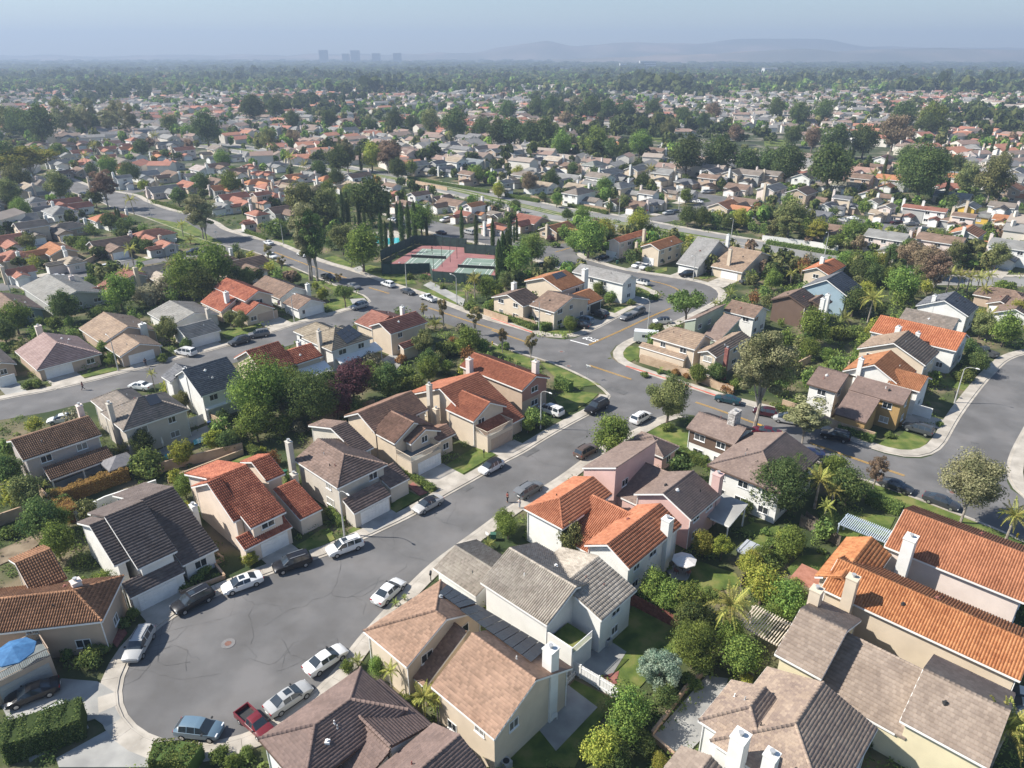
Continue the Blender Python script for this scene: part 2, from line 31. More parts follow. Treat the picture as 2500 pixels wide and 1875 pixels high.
LAWNS=[[[-28.09,74.4],[-23.78,77.68],[-24.74,78.82],[-25.96,78.1]],[[-28.12,74.92],[-24.74,78.82],[-23.29,76.28],[-26.17,73.6]],[[-10.35,94.81],[-6.19,100.42],[-2.47,98.36],[-7.75,92.0]],[[-17.56,83.19],[-15.28,87.93],[-13.16,86.09],[-16.64,81.95]],[[-21.99,78.25],[-21.12,79.11],[-19.99,78.25],[-21.15,77.54]],[[7.75,118.64],[9.89,121.72],[13.31,121.55],[16.28,120.59],[14.92,118.1],[10.18,112.35],[8.53,115.43]],[[11.65,125.53],[13.89,127.98],[17.1,124.64],[13.5,123.63]],[[5.99,136.15],[10.56,131.79],[13.63,127.98],[11.65,125.53],[8.37,130.18]],[[22.74,141.57],[24.09,143.95],[25.67,145.0],[27.84,143.95],[26.67,138.28],[24.24,135.42],[22.83,137.63]],[[20.09,137.63],[20.67,138.28],[20.84,137.63]],[[24.44,168.43],[28.05,173.06],[30.57,169.8],[26.32,164.89]],[[34.84,188.88],[37.97,189.99],[38.68,181.43],[35.73,175.45],[32.52,178.4]],[[8.12,153.82],[11.83,156.17],[15.51,153.82],[12.07,151.53],[8.29,151.53]],[[5.96,135.74],[15.18,125.75],[16.9,124.65],[11.55,123.57],[8.2,129.13]],[[-4.51,145.7],[3.91,137.63],[5.86,136.36],[4.5,132.06],[-4.39,140.9]],[[59.31,102.12],[64.87,104.31],[66.53,105.89],[69.04,102.77],[66.31,100.0],[63.75,99.09],[61.27,100.0],[59.12,101.26]],[[45.94,97.15],[48.79,94.04],[51.34,90.73],[54.41,88.97],[57.65,85.92],[61.75,81.64],[65.03,78.25],[67.26,76.01],[66.03,74.12],[61.18,79.11],[55.26,83.03],[51.41,86.58],[49.1,90.02],[46.28,94.81]],[[22.86,105.66],[26.11,108.92],[30.86,106.12],[29.02,100.0],[26.16,100.42]],[[83.18,125.53],[86.4,128.6],[89.84,126.14],[86.02,121.72],[83.87,124.04]],[[-86.16,129.13],[-82.56,132.66],[-80.3,132.97],[-79.79,131.47],[-84.91,127.7]],[[-66.69,152.28],[-64.54,156.96],[-59.42,159.39],[-57.39,153.05],[-61.57,150.03],[-63.45,148.56]],[[-83.06,221.91],[-78.46,220.46],[-64.92,205.49],[-54.49,194.53],[-49.23,183.51],[-56.5,194.53],[-68.06,204.22],[-80.41,216.19]],[[-54.2,193.38],[-48.53,188.88],[-42.86,183.51],[-38.41,178.4],[-41.2,178.4],[-46.45,182.47]],[[-47.5,173.53],[-45.77,179.4],[-40.3,175.45],[-41.15,170.72],[-44.62,168.89]],[[-83.14,244.26],[-78.07,249.58],[-70.88,231.02],[-76.89,234.21]],[[-59.03,219.02],[-55.96,221.91],[-49.04,212.06],[-48.18,206.13]],[[-46.45,208.08],[-43.01,210.72],[-28.97,199.27],[-26.6,191.11],[-32.87,191.11],[-40.94,199.27]],[[-26.39,186.7],[-22.07,185.63],[-15.57,180.41],[-13.61,174.49],[-15.29,172.58],[-24.04,180.41]],[[-22.62,187.78],[-12.62,183.51],[-12.32,178.4],[-17.23,181.43]],[[-144.38,281.91],[-128.02,271.03],[-99.25,240.83],[-98.4,237.48],[-110.18,240.83],[-124.97,260.88]],[[-117.66,216.89],[-114.4,222.65],[-111.15,220.46],[-114.09,214.8]],[[-127.12,271.03],[-125.3,273.14],[-97.6,237.48],[-113.51,239.14]],[[40.59,202.96],[46.6,208.73],[45.71,204.22],[42.33,201.1]],[[53.68,198.07],[58.73,200.49],[59.78,199.27],[53.79,195.7]],[[55.55,189.43],[63.72,193.96],[63.72,192.81],[56.24,188.33]],[[20.13,70.6],[23.23,72.02],[27.55,69.49],[27.65,67.34],[23.58,66.04],[20.53,66.56]],[[10.69,58.53],[14.13,64.04],[18.42,60.74],[17.58,57.46],[12.88,52.14],[9.94,52.51]],[[-0.11,44.31],[6.38,53.07],[10.15,50.69],[6.89,45.69],[5.6,43.29],[-0.11,43.29]],[[33.81,70.04],[36.69,72.9],[40.59,73.2],[37.62,69.49],[34.51,68.94]],[[29.96,74.4],[34.87,78.83],[37.04,78.17],[34.49,75.31],[32.45,73.79]],[[43.35,79.7],[46.94,82.72],[52.9,81.19],[49.7,77.11],[42.2,75.19]],[[30.24,78.25],[32.86,79.99],[36.27,79.11],[33.75,75.19]],[[57.53,129.86],[64.42,135.46],[64.55,133.77],[58.66,127.36]],[[-65.54,87.25],[-64.62,90.37],[-61.5,91.09],[-60.37,89.67],[-64.22,86.25]],[[-48.22,91.09],[-42.63,97.55],[-40.62,98.36],[-47.4,90.02]],[[57.53,129.71],[63.93,135.11],[64.9,133.88],[58.99,128.56]],[[105.71,576.95],[118.91,613.56],[145.33,623.41],[129.4,552.13],[106.05,544.3]],[[176.75,522.04],[189.03,560.17],[205.9,560.17],[189.24,515.0]],[[199.06,458.93],[211.74,482.35],[212.77,470.37],[205.23,456.16]],[[148.62,221.91],[150.74,220.46],[144.72,209.39],[141.86,209.39]]]
MEDIAN=[[-225.81,537.09],[-178.05,496.95],[-135.04,449.81],[-104.15,418.21],[-52.86,369.14],[-26.45,343.25],[-1.77,311.42],[17.98,287.45],[32.97,276.47],[43.45,266.89],[58.45,253.72],[72.11,240.87]]
PATIOS=[["concrete",[[2.28,47.61],[5.58,52.51],[8.36,49.72],[4.03,44.92]]],["concrete",[[6.58,55.61],[10.53,58.53],[12.22,56.83],[9.66,52.7]]],["concrete",[[13.21,46.48],[19.98,53.64],[22.16,53.26],[18.82,47.28],[16.15,44.77],[14.63,44.61]]],["concrete",[[19.1,70.04],[21.61,72.31],[22.15,69.76],[21.24,68.13],[19.49,68.4]]],["concrete",[[-57.18,98.76],[-53.92,106.12],[-52.44,107.97],[-50.62,106.12],[-54.57,97.55]]],["concrete",[[-49.7,49.81],[-46.02,53.26],[-42.19,52.88],[-39.87,51.59],[-38.73,49.63],[-36.42,47.28],[-38.1,47.28],[-40.12,48.44],[-45.76,45.85]]],["concrete",[[-41.34,44.16],[-37.9,47.44],[-33.72,45.69],[-28.54,44.77],[-28.22,43.29],[-40.57,43.29]]],["brick",[[-50.76,65.79],[-49.63,66.3],[-42.48,59.62],[-42.53,57.46],[-45.21,59.84]]],["concrete",[[-68.81,88.62],[-62.61,96.36],[-61.61,95.19],[-66.13,88.28]]],["brick",[[8.52,53.26],[11.07,54.22],[10.46,51.95]]],["concrete",[[-28.48,134.49],[-25.7,140.24],[-22.32,137.63],[-23.7,130.29],[-26.69,129.71]]],["brick",[[-15.41,88.97],[-14.78,90.02],[-12.35,87.25],[-13.41,86.58]]],["concrete",[[-42.24,177.41],[-38.72,178.4],[-37.06,174.49],[-40.83,173.53]]],["concrete",[[-47.6,206.78],[-45.17,210.72],[-43.71,206.78],[-44.84,201.72]]],["concrete",[[-24.5,189.99],[-22.88,193.38],[-12.26,177.41],[-12.51,171.65],[-14.21,174.49]]],["dirt",[[-66.03,74.12],[-62.81,77.96],[-61.29,76.28],[-62.36,73.08],[-64.02,71.05]]],["pool_deck",[[-51.14,253.25],[-43.38,257.97],[-35.41,249.58],[-34.66,237.48],[-40.84,231.02],[-47.46,237.48]]]]
POOLS=[[[-52.69,102.55],[-51.24,104.31],[-50.55,102.55],[-51.87,101.05]],[[-55.42,97.15],[-55.13,98.36],[-54.01,96.75],[-54.66,96.36]],[[-48.06,247.79],[-43.07,245.14],[-39.49,246.01],[-37.69,239.14],[-43.32,234.21],[-46.15,239.14]],[[-26.99,131.47],[-25.8,134.49],[-24.54,132.66],[-25.88,129.13]]]
COURT=[[-37.11,212.06],[-30.37,235.02],[-16.06,234.21],[-15.3,224.88],[-4.95,221.91],[-4.84,199.27],[-6.25,194.53],[-23.49,199.27]]
COURTS=[[[-33.04,211.39],[-29.18,229.77],[-18.84,226.39],[-23.15,206.13]],[[-18.04,197.47],[-13.89,216.89],[-5.02,216.19],[-5.62,196.29]]]
COURTFENCE=[[-37.72,200.49],[-40.69,216.19],[-32.56,236.65],[-28.48,235.83],[-14.93,231.81],[-15.11,224.88],[-5.14,221.91],[-4.46,188.88],[-22.21,193.38],[-23.92,201.72],[-37.72,200.49]]
GARAGES=[["h1",[[-43.39,63.75],[-40.57,67.15]],5],["h2",[[-32.39,73.2],[-29.78,75.94]],5.5],["h3",[[-21.34,80.23],[-18.09,83.66]],5],["h4",[[-15.47,93.1],[-12.32,96.36]],9],["h5",[[-3.53,99.5],[-0.41,103.21]],9],["h13",[[-91.76,127.42],[-88.61,131.17]],6],["h14",[[-79.14,134.8],[-75.47,138.28]],6],["h15",[[-69.8,143.95],[-66.62,147.84]],5],["h16",[[-60.91,160.22],[-57.52,164.02]],6],["h17",[[-51.14,164.45],[-47.4,167.54]],6],["h71",[[18.68,166.91],[21.34,169.8]],7],["h70",[[12.74,163.59],[15.69,166.2]],7],["h72",[[28.49,178.4],[31.51,180.92]],7],["h73",[[29.64,220.46],[33.15,218.73]],6],["h74",[[39.66,212.06],[42.99,210.45]],6],["h75",[[50.2,203.97],[53.34,200.25]],8],["h76",[[61.84,199.27],[63.55,194.53]],8],["h20",[[-98.17,123.31],[-95.89,125.09]],6],["h50",[[-51.06,51.22],[-48.0,54.42]],9],["h60",[[68.12,111.35],[70.76,113.87]],9],["h61",[[70.78,111.85],[73.45,110.61]],5]]
CHIMNEYS=[["h1",-40.83,76.01,5.6,0.7,0.9,"white"],["h3",-31.59,87.69,8.3,0.7,0.9,"greige"],["h3",-30.6,85.04,4.6,0.8,1.0,"greige"],["h5",-13.76,107.02,8.2,0.7,0.8,"greige"],["h5",-12.57,104.92,4.8,0.8,0.9,"cream"],["h7",-67.93,99.73,8.0,0.8,0.9,"pinkwhite"],["h8",-63.1,99.61,8.4,0.7,0.8,"greige"],["h9",-56.93,113.44,8.2,0.7,0.8,"white"],["h11",-38.3,132.07,8.2,0.7,0.8,"greige"],["h11",-41.54,128.86,7.2,0.7,0.7,"white"],["h31",3.55,48.65,8.8,1.1,1.1,"white"],["h33",27.3,80.26,7.6,1.1,1.1,"pink"],["h35",18.7,70.57,7.4,1.1,1.1,"ivy"],["h36",34.15,96.86,8.4,2.2,1.1,"stone"],["h40",35.52,58.6,8.6,1.1,1.1,"cream"],["h40",31.42,57.49,8.0,1.1,1.1,"cream"],["h44",45.15,65.61,8.4,1.6,1.2,"white"],["h42",18.34,39.81,8.4,1.3,1.2,"white"],["h42",20.37,38.31,8.2,1.0,1.0,"white"],["h6",4.2,116.43,8.4,1.0,1.0,"pinkwhite"],["h6",-7.77,119.33,7.6,1.0,1.0,"pinkwhite"],["h13",-102.28,144.34,4.8,1.2,0.8,"pinkwhite"],["h14",-80.38,145.6,4.8,1.4,1.0,"white"],["h15",-69.89,155.16,5.0,0.9,0.9,"greige"],["h16",-68.13,162.63,6.6,1.0,1.0,"white"],["h17",-52.18,175.09,4.8,1.0,0.8,"white"],["h18",-116.14,181.76,5.0,1.1,0.8,"pinkwhite"],["h61",63.28,118.56,8.0,0.8,0.8,"white"],["h65",96.48,155.53,8.0,0.8,0.8,"white"],["h63",78.08,134.97,8.0,1.3,0.9,"white"],["h63",81.25,133.19,7.4,0.8,0.8,"white"],["h67",70.2,153.36,8.0,1.0,0.9,"white"],["h67",72.06,155.47,8.3,1.0,0.9,"white"],["h68",83.87,188.29,8.3,1.0,1.0,"white"],["h72",18.53,175.57,8.6,1.6,1.0,"white"],["h70",0.5,169.7,6.8,1.2,0.9,"white"],["h73",41.48,222.33,8.2,0.8,0.8,"cream"],["h73",37.97,214.4,6.0,0.7,0.7,"cream"],["h75",65.04,212.49,8.8,0.9,0.9,"white"],["h76",61.69,197.81,8.0,0.9,0.9,"cream"],["h50",-47.19,60.73,6.3,0.9,0.9,"pinkwhite"],["h77",41.3,126.47,6.8,0.7,0.7,"brick"],["h12",-23.94,147.57,8.0,0.8,0.8,"white"]]
PANELS=[["h31",[[-7.77,58.65,6.35],[-5.42,56.33,6.4],[-3.72,58.41,5.17],[-7.16,61.17,5.32]],4,2],["h31",[[-5.36,55.58,6.89],[1.74,48.54,7.04],[3.53,52.39,5.03],[-3.69,57.81,5.5]],8,3],["h8",[[-59.67,103.59,7.59],[-58.21,102.22,6.52],[-56.87,103.65,6.51],[-58.29,104.92,7.54]],1,1],["h11",[[-35.62,134.66,6.84],[-33.09,132.22,5.37],[-30.65,136.37,5.8],[-33.7,138.29,7.29]],3,3],["h71",[[9.94,174.47,7.53],[11.04,172.24,6.74],[13.95,175.78,6.84],[12.66,177.08,7.46]],4,2]]
CARS=[["suv","silver",-39.95,57.33,273.5],["suv","black",-36.93,64.1,227],["sedan","white",-32.27,67.13,213.7],["suv","black",-27.31,70.81,210.8],["suv","white",-21.46,74.02,213.3],["sedan","white",-14.52,65.68,59.1],["sedan","white",-19.47,55.26,47],["sedan","silver",-21.95,50.37,47],["pickup","red",-24.34,47.54,321.5],["hatch","bluegrey",-29.3,46.8,353.7],["sedan","black",-47.41,50.89,212.1],["suv","white",-44.21,47.39,227],["sedan","silverblack",-11.82,83.56,227],["hatch","whiteblack",-3.19,93.58,227],["suv","grey",2.51,87.24,47],["suv","brown",11.85,98.27,47],["van","white",6.94,112.53,137],["bigsuv","black",15.19,113.82,227],["suv","white",22.43,109.82,47],["sedan","teal",39.55,117.09,150.2],["van","silver",47.86,109.2,156.7],["hatch","maroon",44.86,111.89,153.1],["sedan","crimson",42.66,104.78,154.5],["suv","black",53.66,103.33,149.6],["sedan","navy",47.08,97.61,165.6],["sedan","charcoal",56.32,88.34,317],["sedan","charcoal",60.79,84.27,317],["suv","darkgrey",68.47,105.47,137],["sedan","white",-129.66,195.87,225],["sedan","black",-120.2,192.09,135],["suv","white",-121.17,205.1,225],["suv","black",-101.9,224.09,225],["sedan","black",-97.92,229.05,225],["van","white",-69.25,139.68,157.8],["suv","darkgrey",-60.17,146.19,227],["suv","grey",-57.24,150.56,206.1],["sedan","white",-77.95,109.2,204.1],["sedan","white",-70.77,122.67,165.5],["suv","silver",-38.41,170.31,225],["sedan","white",-81.87,236.67,135],["suv","white",-75.35,218.97,315],["pickup","black",-52.04,195.59,315],["sedan","grey",-43.15,187.37,315],["sedan","white",-66.26,221.13,135],["suv","white",-34.17,189.01,135],["sedan","darkgrey",-27.74,182.41,315],["pickup","white",-21.77,176.74,135],["suv","white",-25.4,272.26,225],["sedan","maroon",-25.22,251.48,135],["suv","silver",-15.24,251.94,135],["sedan","white",-45.62,272.79,135],["sedan","black",27.91,216.82,213.6],["sedan","white",37.69,208.32,227],["sedan","white",39.71,206.56,227],["suv","black",50.19,198.55,207.6],["pickup","darkgrey",65.8,191.53,199.5],["suv","whiteblack",36.0,190.69,137],["sedan","darkgrey",16.89,209.63,180.0],["suv","black",21.41,164.04,137],["suv","bluegrey",17.32,159.6,137],["sedan","black",15.92,156.35,154.7],["sedan","grey",27.78,162.54,227],["suv","grey",30.91,166.01,227],["hatch","whiteblack",35.65,159.18,187.4],["camper","white",29.94,146.54,345.9],["sedan","darkgreen",10.37,209.83,164.5],["suv","silver",62.14,285.62,208.4],["sedan","darkgrey",65.63,289.38,227],["sedan","white",79.75,309.62,137],["suv","silver",88.85,333.08,201.0],["suv","grey",91.38,333.39,211.0],["sedan","white",131.7,275.71,137],["hatch","white",140.32,273.33,199.7],["sedan","maroon",144.65,268.27,192.7],["sedan","grey",148.94,265.3,169.7],["sedan","darkgreen",148.94,257.31,137],["sedan","white",141.85,245.36,117.0],["hatch","silver",136.46,238.5,118.5],["sedan","silver",126.49,272.58,114.8],["pickup","darkgrey",100.49,140.01,110.7],["sedan","white",-245.91,400.13,227],["sedan","darkgrey",-194.79,329.12,149.5],["sedan","white",-180.12,319.31,137],["suv","silver",-115.82,287.6,160.3],["sedan","white",50.16,50.43,149.8],["sedan","silver",49.5,49.03,151.8]]
